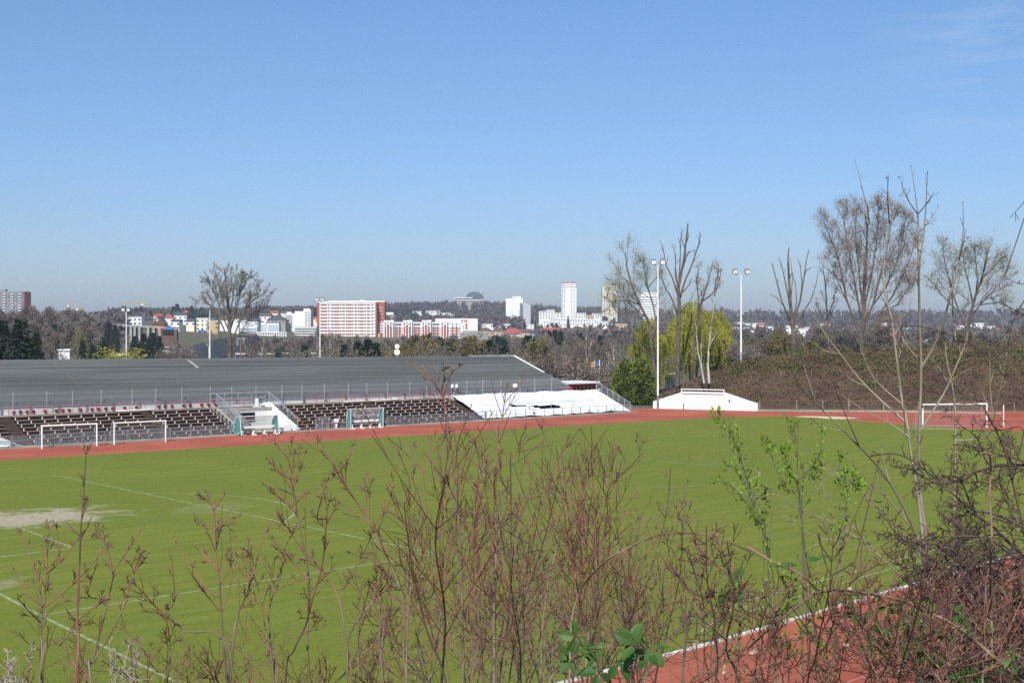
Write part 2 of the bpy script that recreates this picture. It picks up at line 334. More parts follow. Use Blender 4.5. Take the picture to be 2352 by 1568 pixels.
sheet([(89.5, 40.2), (95, 45.5), (98.3, 44.5), (100.5, 48), (96, 60), (89.5, 62), (89.5, 47)], -.02, M['asphalt'], 'asphalt_path')
M['grass2'] = mat('rough grass', (0.07, 0.12, 0.025), 0.95, 0.25, 0.3, coord='obj')
sheet([(96, 52), (103, 50), (118, 58), (135, 90), (96, 100), (88, 72)], -.03, M['grass2'], 'grass_verge')
M['verge'] = mat('dry grass verge', (0.20, 0.165, 0.08), 0.95, 0.25, 0.4, coord='obj', col2=(0.13, 0.13, 0.05))
sheet([(103.8, 33.3), (107.2, 30.75), (112, 25.65), (118, 20.65), (126, 16.15), (138, 9.2), (150, 9), (150, 30), (122, 36), (107, 42), (103, 37)], -.01, M['verge'], 'grass_strip')
# ---- embankment round the far end and the bank under the camera
M['earth'] = mat('bank earth', (0.07, 0.042, 0.030), 0.95, 0.3, 0.3, col2=(0.09, 0.068, 0.038), bump=0.4)
SEC = [((1455, 928), (1462, 924), 3), ((1500, 929), (1520, 912), 7), ((1545, 931), (1575, 890), 9), ((1600, 933), (1630, 862), 11), ((1660, 936), (1680, 842), 12), ((1720, 938), (1722, 830), 13), ((1820, 938), (1820, 812), 14),
       ((1950, 939), (1950, 808), 14), ((2100, 940), (2100, 802), 14), ((2250, 942), (2250, 796), 14), ((2400, 945), (2400, 792), 14), ((2800, 960), (2800, 780), 14)]
su = [s[0][0] for s in SEC]
def bank_pt(u, t):          # t 0 toe .. 1 crest .. 2 back toe
    def ip(f): return float(np.interp(u, su, [f(s) for s in SEC]))
    b0 = gp(u, ip(lambda s: s[0][1])); uc, vc, dd = ip(lambda s: s[1][0]), ip(lambda s: s[1][1]), ip(lambda s: s[2])
    c0 = at(uc, vc, b0.y + dd); h = max(c0.z, 0.1)
    h *= .94
    if t <= 1: k = t * t * (3 - 2 * t) * .6 + t * .4; p = b0.lerp(c0, t); p.z = h * k
    else: s = t - 1; p = c0 + Vector((0, 30 * s, 0)); p.z = h * (1 - s * s) - .2 * s
    return p
from mathutils import noise as mnoise
def bumpz(p, a=.45): return a * mnoise.noise((p.x * .25, p.y * .25, 0)) + a * .5 * mnoise.noise((p.x * .9, p.y * .9, 3))
b = MB(); uu = np.linspace(1455, 2800, 110); tt = np.concatenate([np.linspace(0, 1, 14), np.linspace(1.15, 2, 6)]); V = []
for u in uu:
    for t in tt:
        p = bank_pt(u, t); p.z += bumpz(p) * min(1, 4 * t) * min(1, p.z + .05); V.append(tuple(p))
n = len(tt); fs = [(i*n+j, (i+1)*n+j, (i+1)*n+j+1, i*n+j+1) for i in range(len(uu)-1) for j in range(n-1)]
tag(b.raw(V, fs).obj('embankment', M['earth'], smooth=True), kind='structure')
def near_z(y): return float(np.interp(y, [-140, -90, -64, -61, -58, -46.8, -46], [7.6, 7.6, 7.55, 7.45, 6.2, -0.02, -0.06]))
b = MB(); xs = np.linspace(-70, 140, 80); ys = [-140, -110, -90, -75, -68, -64, -62.5, -61, -59.5, -58, -56, -54, -52, -50, -48, -46.8, -46]; V = []
for x in xs:
    for y in ys:
        z = near_z(y); z += bumpz(Vector((x, y, 0)), .12) if -64 < y < -47 else 0
        V.append((x, y, z))
n = len(ys); fs = [(i*n+j, (i+1)*n+j, (i+1)*n+j+1, i*n+j+1) for i in range(len(xs)-1) for j in range(n-1)]
tag(pitch_frame(b.raw(V, fs).obj('hillside', M['earth'], smooth=True)), kind='structure')
def near_ground(p): q = topc(p); return near_z(q[1])

# bramble thicket on the embankment: uncountable twigs and dead leaves
M['bramble'] = mat('dry bramble', (0.115, 0.066, 0.050), 0.9, 0.4, 0.18, col2=(0.17, 0.118, 0.075), lo=.36, hi=.62, detail=7)
M['bramble_green'] = mat('bramble leaves', (0.06, 0.085, 0.02), 0.8, 0.3, 0.5, col2=(0.12, 0.11, 0.03))
N = 14000; B = []; RR = []; LP = []
for i in range(N):
    u = 1460 + 1000 * rnd.random(); t = rnd.random() ** .8 * 1.12
    p = bank_pt(u, t); p.z += bumpz(p) * min(1, 4 * t) * min(1, p.z + .05)
    if p.z < .15 and rnd.random() < .8: continue
    hh = (.35 + .6 * rnd.random() ** 2) * (1.0 if t < .6 else .6) * min(1.0, .3 + t * 3) * (.35 + 2.4 * max(0, mnoise.noise((p.x * .22, p.y * .22, 7))) + .5 * abs(mnoise.noise((p.x * .9, p.y * .9, 2))))
    a = rnd.random() * 6.28; l = hh * (.3 + .7 * rnd.random())
    q = p + Vector((math.cos(a) * l, math.sin(a) * l, hh)); r = q + Vector((math.cos(a) * l * .8, math.sin(a) * l * .8, -hh * .35 * rnd.random()))
    B.append([tuple(p), tuple(q), tuple(r)]); RR.append([.014, .012, .004])
    for k in range(5): LP.append(tuple(p.lerp(q, .3 + .7 * rnd.random()) + Vector((rnd.gauss(0, .15), rnd.gauss(0, .15), rnd.gauss(0, .12)))))
b = MB(); b.tubes(B, RR, 3); b.leaves(LP, .15, rng, .7); tag(b.obj('bramble_undergrowth', M['bramble']), 'dense brown bramble thicket covering the bank behind the end wall', 'undergrowth', kind='stuff')
LP = []
for i in range(170):
    u = 1640 + 760 * rnd.random(); t = .5 + .5 * rnd.random() if rnd.random() < .75 else rnd.random(); p = bank_pt(u, t)
    for k in range(40): LP.append((p.x + rnd.gauss(0, .7), p.y + rnd.gauss(0, .5), p.z + .3 + abs(rnd.gauss(0, .5))))
b = MB(); b.leaves(LP, .2, rng, .8); tag(b.obj('leafy_undergrowth', M['bramble_green']), 'patchy olive green leaves among the brown brambles along the bank crest', 'undergrowth', kind='stuff')

# ================================================================ STADIUM
# seating terrace: eight stepped rows under benches, four blocks between aisles
ROWS, DY, DZ, Y0 = 8, 0.70, 0.26, 41.0
XL, XR = 5.0, 68.6
def xat(u, v, y): return planey(u, v, y)[0]
STL, STR = xat(556, 995, 41) + .01, xat(684, 985, 41) - .01
st = pthing('seating_terrace', 'long stepped seating terrace with rows coloured black for bench shade beside the track', 'terrace')
b = MB()
for k in range(ROWS + 1):
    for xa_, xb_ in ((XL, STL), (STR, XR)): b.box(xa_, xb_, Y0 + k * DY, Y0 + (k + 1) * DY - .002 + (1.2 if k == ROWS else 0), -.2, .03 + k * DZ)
b.obj('steps', M['dark'], st)  # near-black colour stands for the shade under the benches
top_y = Y0 + (ROWS + 1) * DY
b = MB(); b.box(XL, 91.0, 40.15, 40.62, -.2, .14); b.obj('kerb_wall', M['concrete'], st)
b = MB(); b.box(XL, XR, Y0 + ROWS * DY - .1, top_y + 1.1, DZ * ROWS + .03, DZ * ROWS + .09); b.obj('walkway', M['concrete'], st)
def xat(u, v, y): return planey(u, v, y)[0]
blocks = [(xat(28, 945, 46), xat(322, 930, 46)), (xat(345, 930, 46), xat(556, 995, 41) - .05), (xat(684, 985, 41) + .05, xat(832, 915, 46)), (xat(857, 914, 46), 67.6)]
blocks = [(XL + .5, blocks[0][0] - 1.3)] + blocks
for (x0, x1) in blocks:
    for k in range(ROWS):
        z = .03 + k * DZ; y = Y0 + k * DY; sh = .06 * (k % 2)
        bk = MB(); bk.box(x0, x1, y - .10, y + .12, z + .245, z + .285)
        bk.cur = 1; bk.box(x0, x1, y - .125, y - .099, z + .215, z + .275); bk.cur = 2; x = x0 + .1 + sh
        while x < x1: bk.box(x, x + .075, y - .097, y - .05, z - .02, z + .247); x += 1.12
        bk.obj('bench', [M['plank'], M['plank_red'], M['white']], st)
M['step_wood'] = M['plank']
for i in range(len(blocks) - 1):      # stepped aisles between the blocks
    x0, x1 = blocks[i][1] + .06, blocks[i+1][0] - .06
    if x1 - x0 > 3: continue
    bb = MB()
    for k in range(ROWS * 2): bb.box(x0, x1, Y0 + k * DY / 2 - .08, Y0 + k * DY / 2 + .2, .05 + k * DZ / 2 + .06, .05 + k * DZ / 2 + .10)
    bb.obj('aisle_steps', M['plank'], st)
bb = MB()
for k in range(ROWS * 2): bb.box(67.7, 68.55, Y0 + k * DY / 2 - .08, Y0 + k * DY / 2 + .2, .05 + k * DZ / 2 + .06, .05 + k * DZ / 2 + .10)
bb.obj('aisle_steps', M['plank'], st)
# litter of loose boards on the walkway
for (u, v, w) in ((305, 936, 1.6), (812, 915, 1.3), (880, 918, 1.8)):
    p = planey(u, v, 46.7); bb = MB(); bb.box(-w, w, -.35, .35, 0, .05); o = bb.obj('loose_board', M['lwhite']); o.location = PC(p[0], 46.6, DZ * ROWS + .12); o.rotation_euler = (R_(4), 0, YA + .12)
    tag(o, {305: 'pale loose board on the walkway near the two movable goals', 812: 'pale loose board on the walkway above the boxy shelter', 880: 'longer pale board lying on the walkway where the red railing breaks'}[u], 'board')

# track-side railing
def railing(name, label, cat, pts, h, step, mp_, mr_, rails=(1.0, .5), pr=.03, rr=.02, wide=None, mesh_m=None, group=None, parent_frame=True):
    t = pthing(name, label, cat, group) if parent_frame else tag(empty(name), label, cat, group)
    pts = [Vector(p) for p in pts]; bb = MB()
    for f in rails:
        for a, c in zip(pts[:-1], pts[1:]): bb.bar(a + Vector((0, 0, h * f)), c + Vector((0, 0, h * f)), rr, 4)
    bb.obj('rail', mr_, t); np_ = 0
    for si, (a, c) in enumerate(zip(pts[:-1], pts[1:])):
        L = (c - a).length; nseg = max(1, round(L / step))
        for i in range(nseg + (1 if si == len(pts) - 2 else 0)):
            p = a.lerp(c, i / nseg); bb = MB()
            if wide: bb.box(p.x - wide, p.x + wide, p.y - .03, p.y + .03, p.z, p.z + h)
            else: bb.bar(p, p + Vector((0, 0, h + .01)), pr, 5)
            bb.obj('post', mp_, t); np_ += 1
    if mesh_m:
        bb = MB()
        for a, c in zip(pts[:-1], pts[1:]): bb.quad(tuple(a), tuple(c), tuple(c + Vector((0, 0, h))), tuple(a + Vector((0, 0, h))))
        bb.obj('mesh_panel', mesh_m, t)
    return t
def mesh_mat(name, col, step, wire):        # woven wire: fine crossing wires cut out by alpha
    m = bpy.data.materials.new(name); m.use_nodes = True; n, l = m.node_tree.nodes, m.node_tree.links; bs = n['Principled BSDF']
    bs.inputs['Base Color'].default_value = (*col, 1); bs.inputs['Roughness'].default_value = .6; bs.inputs['Alpha'].default_value = wire
    return m
M['wire'] = mesh_mat('wire mesh', (0.35, 0.37, 0.38), .05, 0.16)
M['wire_dark'] = mesh_mat('dark wire mesh', (0.22, 0.24, 0.26), .05, 0.30)
M['netting'] = mesh_mat('goal netting', (0.30, 0.42, 0.36), .1, 0.14)
railing('track_railing', 'low grey mesh railing along the track below the dark benches', 'railing', [(XL, 40.4, .14), (blocks[2][1] + .5, 40.4, .14)], .85, 1.95, M['steel_dark'], M['steel_dark'], wide=.09, mesh_m=M['wire_dark'])
railing('track_railing', 'low grey mesh railing in front of the benches beyond the curved dugout', 'railing', [(xat(735, 990, 40.4), 40.4, .14), (XR, 40.4, .14)], .85, 1.5, M['steel_dark'], M['steel_dark'], wide=.06, mesh_m=M['wire_dark'])
railing('track_railing', 'low dark post railing in front of the white tarpaulin', 'railing', [(XR + .1, 40.4, .14), (90.3, 40.5, .05)], .85, 1.35, M['steel_dark'], M['steel'], pr=.04, rr=.022)

# long low building with a sloping felt roof behind the terrace
EY, EZ = 47.6, 2.86      # eave
RXR = 87.0
ra = planex(1180, 818, RXR); RY, RZ = ra[1], ra[2]
M['felt'] = mat('grey roofing felt', (0.104, 0.111, 0.104), 0.95, 0.25, 0.10, coord='obj', detail=6, stretch=(.5, 6, 1), lo=.3, hi=.7, spec=.08)
nf, lf = M['felt'].node_tree.nodes, M['felt'].node_tree.links
tcf = nf.new('ShaderNodeTexCoord'); sx = nf.new('ShaderNodeSeparateXYZ'); lf.new(tcf.outputs['Object'], sx.inputs[0])
wv = nf.new('ShaderNodeTexNoise'); wv.noise_dimensions = '1D'; wv.inputs['Scale'].default_value = 2.2; wv.inputs['Detail'].default_value = 1; lf.new(sx.outputs['Y'], wv.inputs['W'])
mrf = nf.new('ShaderNodeMapRange'); mrf.inputs[1].default_value = .3; mrf.inputs[2].default_value = .7; mrf.inputs[3].default_value = .78; mrf.inputs[4].default_value = 1.22; lf.new(wv.outputs[0], mrf.inputs[0])
mxf = nf.new('ShaderNodeMix'); mxf.data_type = 'RGBA'; mxf.blend_type = 'MULTIPLY'; mxf.inputs[0].default_value = 1
old = nf['Principled BSDF'].inputs['Base Color'].links[0].from_socket; lf.new(old, mxf.inputs[6]); cmb = nf.new('ShaderNodeCombineColor')
for i in range(3): lf.new(mrf.outputs[0], cmb.inputs[i])
lf.new(cmb.outputs[0], mxf.inputs[7]); lf.new(mxf.outputs[2], nf['Principled BSDF'].inputs['Base Color'])
hall = pthing('long_hall', 'very long low hall with vast grey felt roof behind the benches', 'building')
b = MB(); X0 = -8.0
RT = 0.0058     # the whole roof rises slightly along its length
def rz_(y, x=None): return EZ + (RZ - EZ) * (y - EY) / (RY - EY) + (RT * (RXR - x) if x is not None else 0)
NST = 16     # felt courses, each lapping over the one below
V = []
for k in range(NST):
    ya, yb = EY - .12 + (RY - EY + .12) * k / NST, EY - .12 + (RY - EY + .12) * (k + 1) / NST
    b.prism([(X0, ya, rz_(ya, X0) + .02), (RXR, ya, rz_(ya) + .02), (RXR, yb, rz_(yb)), (X0, yb, rz_(yb, X0))], (0, 0, -.14))
roof = b.obj('roof', M['felt'], hall)
M['seam'] = mat('felt seam', (0.115, 0.114, 0.10), .9, .2, 1)
for (u1, v1, u2, v2) in ((118, 824, 240, 925), (437, 822, 600, 905), (688, 824, 800, 880)):
    a = planey(u1, v1, RY - .1)[0]; bb = MB(); bb.bar((a, RY - .2, rz_(RY - .2, a) + .03), (a + .3, EY, rz_(EY, a) + .05), .028, 4); bb.obj('seam', M['seam'], roof)
a = planey(425, 822, RY)[0]; bb = MB(); bb.quad((a, RY - 2.6, rz_(RY - 2.6, a) + .04), (a + .3, RY - 2.6, rz_(RY - 2.6, a) + .04), (a + .3, RY - .3, rz_(RY - .3, a) + .04), (a, RY - .3, rz_(RY - .3, a) + .04))
bb.obj('patch', M['concrete'], roof)
bb = MB(); bb.bar((X0, EY - .15, EZ - .15 + RT * (RXR - X0)), (RXR, EY - .15, EZ - .15), .05, 6); bb.obj('gutter', M['steel_dark'], roof)
bb = MB(); yv = EY + (RY - EY) * .45; bb.prism([(RXR + .01, yv, rz_(yv) + .05), (RXR + .28, yv, rz_(yv) + .05), (RXR + .28, RY, rz_(RY) + .08), (RXR + .01, RY, rz_(RY) + .08)], (0, 0, -.3)); bb.obj('verge_board', M['lwhite'], roof)
bb = MB(); bb.prism([(RXR + .01, EY - .1, rz_(EY - .1) + .03), (RXR + .2, EY - .1, rz_(EY - .1) + .03), (RXR + .2, yv - .01, rz_(yv) + .03), (RXR + .01, yv - .01, rz_(yv) + .03)], (0, 0, -.25)); bb.obj('verge_board', M['steel_dark'], roof)
xr0 = planey(1085, 818, RY)[0]
bb = MB(); bb.box(xr0, RXR + .3, RY + .01, RY + .5, RZ - .1, RZ + .18); bb.obj('ridge_cap', M['steel'], roof)
bb = MB(); bb.prism([(X0, RY + .005, RZ - .2), (xr0 - .02, RY + .005, RZ - .2), (xr0 - .02, RY + .005, RZ + .05 + RT * (RXR - xr0)), (X0, RY + .005, RZ + .05 + RT * (RXR - X0))], (0, .2, 0)); bb.obj('ridge_cap', M['steel_dark'], roof)
bb = MB(); bb.prism([(RXR - .4, EY + .35, 0), (RXR - .4, RY - .3, 0), (RXR - .4, RY - .3, RZ - .3), (RXR - .4, EY + .35, EZ - .1)], (.3, 0, 0)); bb.obj('end_wall', M['concrete'], hall)
bb = MB(); bb.box(X0, RXR - .4, RY - .3, RY - .05, 0, RZ - .18); bb.obj('back_wall', M['concrete'], hall)
bb = MB(); bb.prism([(X0, EY + .12, 0), (RXR - .42, EY + .12, 0), (RXR - .42, EY + .12, EZ - .10), (X0, EY + .12, EZ - .10 + RT * (RXR - X0))], (0, .2, 0)); bb.obj('front_wall', M['white_wall'], hall)
x = X0 + .5
while x < RXR - 1:
    bb = MB(); bb.box(x, x + .16, EY + .02, EY + .118, DZ * ROWS, EZ - .05); bb.obj('wall_post', M['steel_dark'], hall); x += 2.45

# tall wire fence in front of the wall
fz = DZ * ROWS + .09
fence = pthing('wire_fence', 'tall wire fence of slim grey posts before the long grey roof', 'fence')
fy = 47.1; bb = MB()
for h in (1.85, 1.25, .72):
    bb.bar((X0, fy, fz + h), (RXR - .3, fy, fz + h * .87), .014, 4)
bb.obj('wire', M['steel'], fence)
x = 20.2; i = 0
while x < RXR - .5:
    bb = MB(); h = 1.98 - .25 * (x - 20) / 66; bb.bar((x, fy, fz - .05), (x, fy, fz + h), .035, 5); bb.obj('post', M['steel'], fence); x += 2.55 + .35 * math.sin(i * 2.1); i += 1
bb = MB(); bb.quad((X0, fy + .02, fz + .05), (RXR - .3, fy + .02, fz + .05), (RXR - .3, fy + .02, fz + 1.6), (X0, fy + .02, fz + 1.85)); bb.obj('wire_mesh', M['wire'], fence)
bb = MB(); p = planey(1183, 885, fy - .06); bb.box(p[0] - .3, p[0] + .3, fy - .07, fy - .045, p[2] - .2, p[2] + .2); tag(pitch_frame(bb.obj('white_sign', M['white'])), 'small blank white square sign hung on the tall wire fence', 'sign')
# lamps and cables on the fence by the tarpaulin
t = pthing('spotlight_pair', 'two small white spotlights on a slanted pole above the tarpaulin edge', 'lamp'); p = planey(1040, 905, fy - .2); q = planey(1052, 878, fy - .2)
bb = MB(); bb.bar((p[0], fy - .2, fz), (q[0], fy - .2, q[2]), .03); bb.obj('pole', M['steel'], t)
for du in (-8, 2):
    p2 = planey(1046 + du, 886, fy - .25); bb = MB(); bb.box(p2[0] - .12, p2[0] + .12, fy - .38, fy - .22, p2[2] - .18, p2[2] + .18); bb.obj('lamp_head', M['white'], t)

# red railings on the walkway
yr = 46.55; hz = DZ * ROWS + .09
for (u0, u1, lab) in ((20, 335, 'red tube railing on the walkway above the movable goals, with red seats behind it'), (358, 590, 'red tube railing on the walkway just short of the players\' stairs'), (697, 898, 'red tube railing on the walkway above the boxy shelter'), (916, 1035, 'red tube railing on the walkway ending at the white tarpaulin')):
    xa, xb = xat(u0, 935, yr), xat(u1, 925, yr)
    railing('red_railing', lab, 'railing', [(xa, yr, hz - .15), (xb, yr, hz - .15)], .78, 1.5, M['red_paint'], M['red_paint'], rails=(1.0, .45, .1), pr=.028, rr=.022, group=None)
RS = []; M['red_dark'] = mat('faded dark red plastic', (0.11, 0.022, 0.022), .6, .3, 3)
for (u0, u1) in ((25, 335), (358, 500)):
    u = u0 + 8
    while u < u1:
        xx = xat(u, 937, 47.0); bb = MB(); bb.box(-.15, .15, -.14, .14, 0, .05); bb.box(-.15, .15, .10, .15, .05, .24)
        o = bb.obj('seat_shell', M['red_dark']); o.location = PC(xx, 47.0, hz + .12); o.rotation_euler = (0, 0, YA); RS.append(o); u += 14 + (11 if rnd.random() < .35 else 0) + 3 * rnd.random()
for i, o in enumerate(RS):
    o.name = 'shell_chair'; tag(o, 'small dark red shell chair on the walkway behind the red railing', 'chair', 'red shell chairs on the walkway')
    bb = MB(); bb.box(-.05, .05, -.05, .05, -.13, 0); bb.obj('seat_foot', M['steel_dark'], o)

# white tarpaulin over the end block, with a frame railing
xe = 91.2
tp = pthing('tarpaulin', 'huge white tarpaulin draped over the end block of the terrace', 'tarpaulin')
nx, ny = 90, 26; V = []
for i in range(nx):
    for j in range(ny):
        a, t = i / (nx - 1), j / (ny - 1)
        y = 40.75 + t * 6.5; x0 = XR + .15 + t * .55; x1 = np.interp(t, [0, 1], [90.0, 91.0]); x = x0 + (x1 - x0) * a
        z = .16 + 2.20 * (t ** .85); z += .12 * mnoise.noise((x * .5, y * .8, 1)) + .10 * abs(mnoise.noise((x * 1.6 + y, y * .5, 4)))
        if t < .42: z += .05 * math.sin(y * 9) * (1 - t)
        V.append((x, y, max(z, .17 + t * 2)))
HO = [(.27, .33, .47, .36), (.45, .27, .62, .31)]
fs = []
for i in range(nx - 1):
    for j in range(ny - 1):
        a, t = (i + .5) / nx, (j + .5) / ny
        hole = (.24 < a < .44 and abs(t - (.40 - (a - .24) * .55)) < .028) or (.42 < a < .57 and abs(t - .27) < .05 + .025 * math.sin(a * 40))
        if not hole: fs.append((i*ny+j, (i+1)*ny+j, (i+1)*ny+j+1, i*ny+j+1))
MB().raw(V, fs).obj('sheet', M['tarp'], tp, smooth=True)
b = MB()
for k in range(ROWS + 1): b.box(XR + .05, 89.6 + .1 * k, 40.85 + k * .72, 40.85 + (k + 1) * .72, -.2, -.05 + k * .235)
b.obj('covered_steps', mat('dark brown boards', (0.07, 0.03, 0.022), .8, .4, 1), tp)  # dark reddish brown steps showing through the tears
bb = MB(); bb.prism([(90.1, 40.7, -.1), (91.1, 47.3, -.1), (91.1, 47.3, 2.35), (90.1, 40.7, .16)], (.18, -.03, 0)); bb.obj('end_wall', M['white_wall'], tp)
railing('stair_railing', 'sloping grey mesh railing down the far end of the white tarpaulin', 'railing', [(91.25, 47.2, 2.35), (90.3, 40.7, .1)], 1.0, 1.15, M['steel'], M['steel'], rails=(1.0, .08), mesh_m=M['wire_dark'], rr=.03, pr=.03)
pa, pb = planey(1110, 947, 42.0), planey(1370, 933, 42.0)
railing('pipe_frame', 'thin white pipe frame standing across the white tarpaulin', 'railing', [(pa[0], 42.2, .5), (pb[0], 42.4, .5)], 1.0, 3.2, M['steel'], M['steel'], rails=(1.0,), pr=.025, rr=.02)
# heap of tarpaulin at the picture's far left
V = []; nx = 16
for i in range(nx):
    for j in range(nx):
        a, t = i / (nx - 1) * 2 - 1, j / (nx - 1) * 2 - 1; r = math.hypot(a, t)
        V.append((a * 1.9, t * .8, max(0, .8 * (1 - r ** 1.2)) + .10 * abs(mnoise.noise((a * 3, t * 3, 2))) + .02))
p = g2(8, 1029); o = MB().raw(V, [(i*nx+j, (i+1)*nx+j, (i+1)*nx+j+1, i*nx+j+1) for i in range(nx-1) for j in range(nx-1)]).obj('tarpaulin', M['tarp'], smooth=True)
o.location = PC(p[0] - .6, 41.1, .15); o.rotation_euler = (0, 0, YA); tag(o, 'small crumpled white tarpaulin heaped on the lowest steps near the movable goals', 'tarpaulin')

# players' stairway between benches
sxl, sxr = xat(556, 995, 41), xat(684, 985, 41)
sw = pthing('stairway', 'broad white players\' stairway with grey railings cutting through the benches', 'stairway')
bb = MB()
for k in range(11): bb.box(sxl + .32, sxl + 1.9, 41.3 + k * .36, 41.3 + (k + 1) * .36 - .002, -.1, .05 + k * .17)
bb.obj('steps', M['concrete'], sw)
bb = MB(); bb.box(sxl + 1.92, sxr - .3, 40.7, 45.15, -.15, .06); bb.obj('floor_slab', M['concrete'], sw)
for x, hi in ((sxl, 0.0), (sxr - .28, 1.0)):
    bb = MB(); bb.prism([(x, 40.75, 0), (x, 46.9, 0), (x, 46.9, 2.15 + .3 * hi), (x, 46.0, 2.12 + .28 * hi), (x, 40.75, .1 + .1 * hi)], (.28, 0, 0)); pw = bb.obj('parapet', M['white_wall'] if hi else M['concrete'], sw)
    if hi: bb = MB(); bb.prism([(x - .05, 40.7, .21), (x - .05, 46.0, 2.41), (x + .33, 46.0, 2.41), (x + .33, 40.7, .21)], (0, 0, .09)); bb.obj('coping', M['bwhite'], pw)
bb = MB(); bb.box(sxl + 1.92, sxr - .3, 45.2, 45.4, -.1, 1.74); bb.obj('landing_wall', M['lwhite'], sw)
bb = MB(); bb.box(sxl - .1, sxr + .1, 46.95, 47.05 + .5, 2.0, 2.3); bb.obj('landing', M['lwhite'], sw)
bb = MB(); bb.box(sxl + .3, sxr - .3, 45.2, 46.9, 1.75, 2.05); bb.obj('landing', M['concrete'], sw)
bb = MB(); bb.box(sxl + 2.0, sxl + 3.6, 45.13, 45.196, .75, 1.65); bb.obj('dark_opening', M['dark'], sw)
for x in (sxl + .14, sxr - .14):
    rl = MB()
    for h in (.95,): rl.bar((x, 46.0, 2.5 + h), (x, 40.75, .3 + h), .04, 5)
    rl.bar((x, 46.0, 2.5 + .95), (x, 47.0, 2.5 + .95), .04, 5)
    o = rl.obj('handrail', M['steel'], sw)
    for t in (0, .33, .66, 1.0):
        pb_ = MB(); y = 40.78 + 5.2 * t; z = .25 + 2.2 * t; pb_.bar((x, y, z), (x, y, z + 1.0), .035, 5); pb_.obj('baluster', M['steel'], o)
    mp2 = MB(); mp2.quad((x + .02, 40.78, .35), (x + .02, 46, 2.55), (x + .02, 46, 3.4), (x + .02, 40.78, 1.2)); mp2.obj('mesh_panel', M['wire_dark'], o)
rl = MB(); rl.bar((sxl, 47.0, 3.4), (sxr, 47.0, 3.4), .035, 5); rl.bar((sxl, 47.0, 2.9), (sxr, 47.0, 2.9), .025, 5)
for i in range(5): rl.bar((sxl + (sxr - sxl) * i / 4, 47.0, 2.3), (sxl + (sxr - sxl) * i / 4, 47.0, 3.4), .03, 5)
rl.obj('back_railing', M['steel'], sw)
bb = MB(); p = planey(590, 932, 46.4); bb.box(p[0] - .12, p[0] + .12, 46.3, 46.5, 2.1, 2.85); bb.box(p[0] - .4, p[0] + .4, 46.25, 46.55, 2.06, 2.14); tag(pitch_frame(bb.obj('white_post', M['white'])), 'short white post on a plate at the head of the players\' stairway', 'post')

# dugouts
def dugout(u0, u1, v, label, curved, y):
    xa, xb = xat(u0, v, y), xat(u1, v, y); t = pthing('dugout', label, 'dugout'); W = xb - xa; Dp = 1.3
    if curved: prof = [(y + .95, .05), (y + 1.2, .4), (y + 1.25, .85), (y + 1.1, 1.25), (y + .8, 1.55), (y + .4, 1.70), (y + .15, 1.68)]
    else: prof = [(y + .6, .05), (y + .7, .6), (y + .7, 1.2), (y + .6, 1.7), (y + .35, 1.88), (y, 1.9)]
    yq = [p[0] for p in prof]; zq = [p[1] for p in prof]
    bb = MB(); n = len(prof); bb.raw([(xa, a, c) for a, c in prof] + [(xb, a, c) for a, c in prof], [(i, n + i, n + i + 1, i + 1) for i in range(n - 1)])
    bb.obj('back_shell', M['acrylic'], t)
    for x in (xa, xb):
        fr = y - (.35 if curved else 0); poly = ([(x, y - .15, .02), (x, fr - .2, .45)] if curved else [(x, fr, .02)]) + [(x, a, c) for a, c in prof] + ([] if curved else [])
        bb = MB(); bb.prism(poly, (.03, 0, 0)); s_ = bb.obj('side_panel', M['teal'], t)
        bb = MB(); pts = poly + [poly[0]]
        for a, c in zip(pts[:-1], pts[1:]): bb.bar(a, c, .03, 5)
        bb.obj('edge_frame', M['white'], s_)
    bb = MB()
    for i in range(1, 4):
        x = xa + W * i / 4; bb.path([(x, a, c) for a, c in prof], .02, 4)
    for k in ((n - 1), 2, 3): bb.bar((xa, prof[k][0], prof[k][1]), (xb, prof[k][0], prof[k][1]), .03, 5)
    bb.obj('frame', M['white'], t)
    bb = MB(); bb.box(xa + .08, xb - .08, y + .2, y + .55, .42, .47); bb.obj('bench_seat', M['plank'], t)
    bb = MB(); bb.box(xa + .08, xb - .08, y + .58, y + .61, .58, .78); bb.obj('bench_back', M['lwhite'], t)
    for i in range(4):
        x = xa + .25 + (W - .5) * i / 3; bb = MB(); bb.box(x - .04, x + .04, y + .1, y + .5, 0, .42); bb.box(x - .16, x + .16, y - .15, y + .09, 0, .10); bb.obj('bench_leg', M['white'], t)
    return t
dugout(553, 640, 1001, 'curved dugout with teal ends and cloudy shell in front of the stairway', True, 39.6)
dugout(806, 880, 986, 'boxy dugout with teal ends standing before the benches', False, 39.8)
bb = MB(); x0 = xat(615, 995, 40.2); 
o = pthing('concrete_block', 'broken pale kerb blocks lying at the foot of the players\' stairs', 'block')
bb.box(x0 + 1.4, x0 + 2.9, 40.65, 41.0, .15, .45); bb.obj('block', M['lwhite'], o)
bb = MB(); bb.box(x0 + 1.9, x0 + 2.5, 40.3, 40.6, .15, .62); bb.obj('block', M['lwhite'], o)
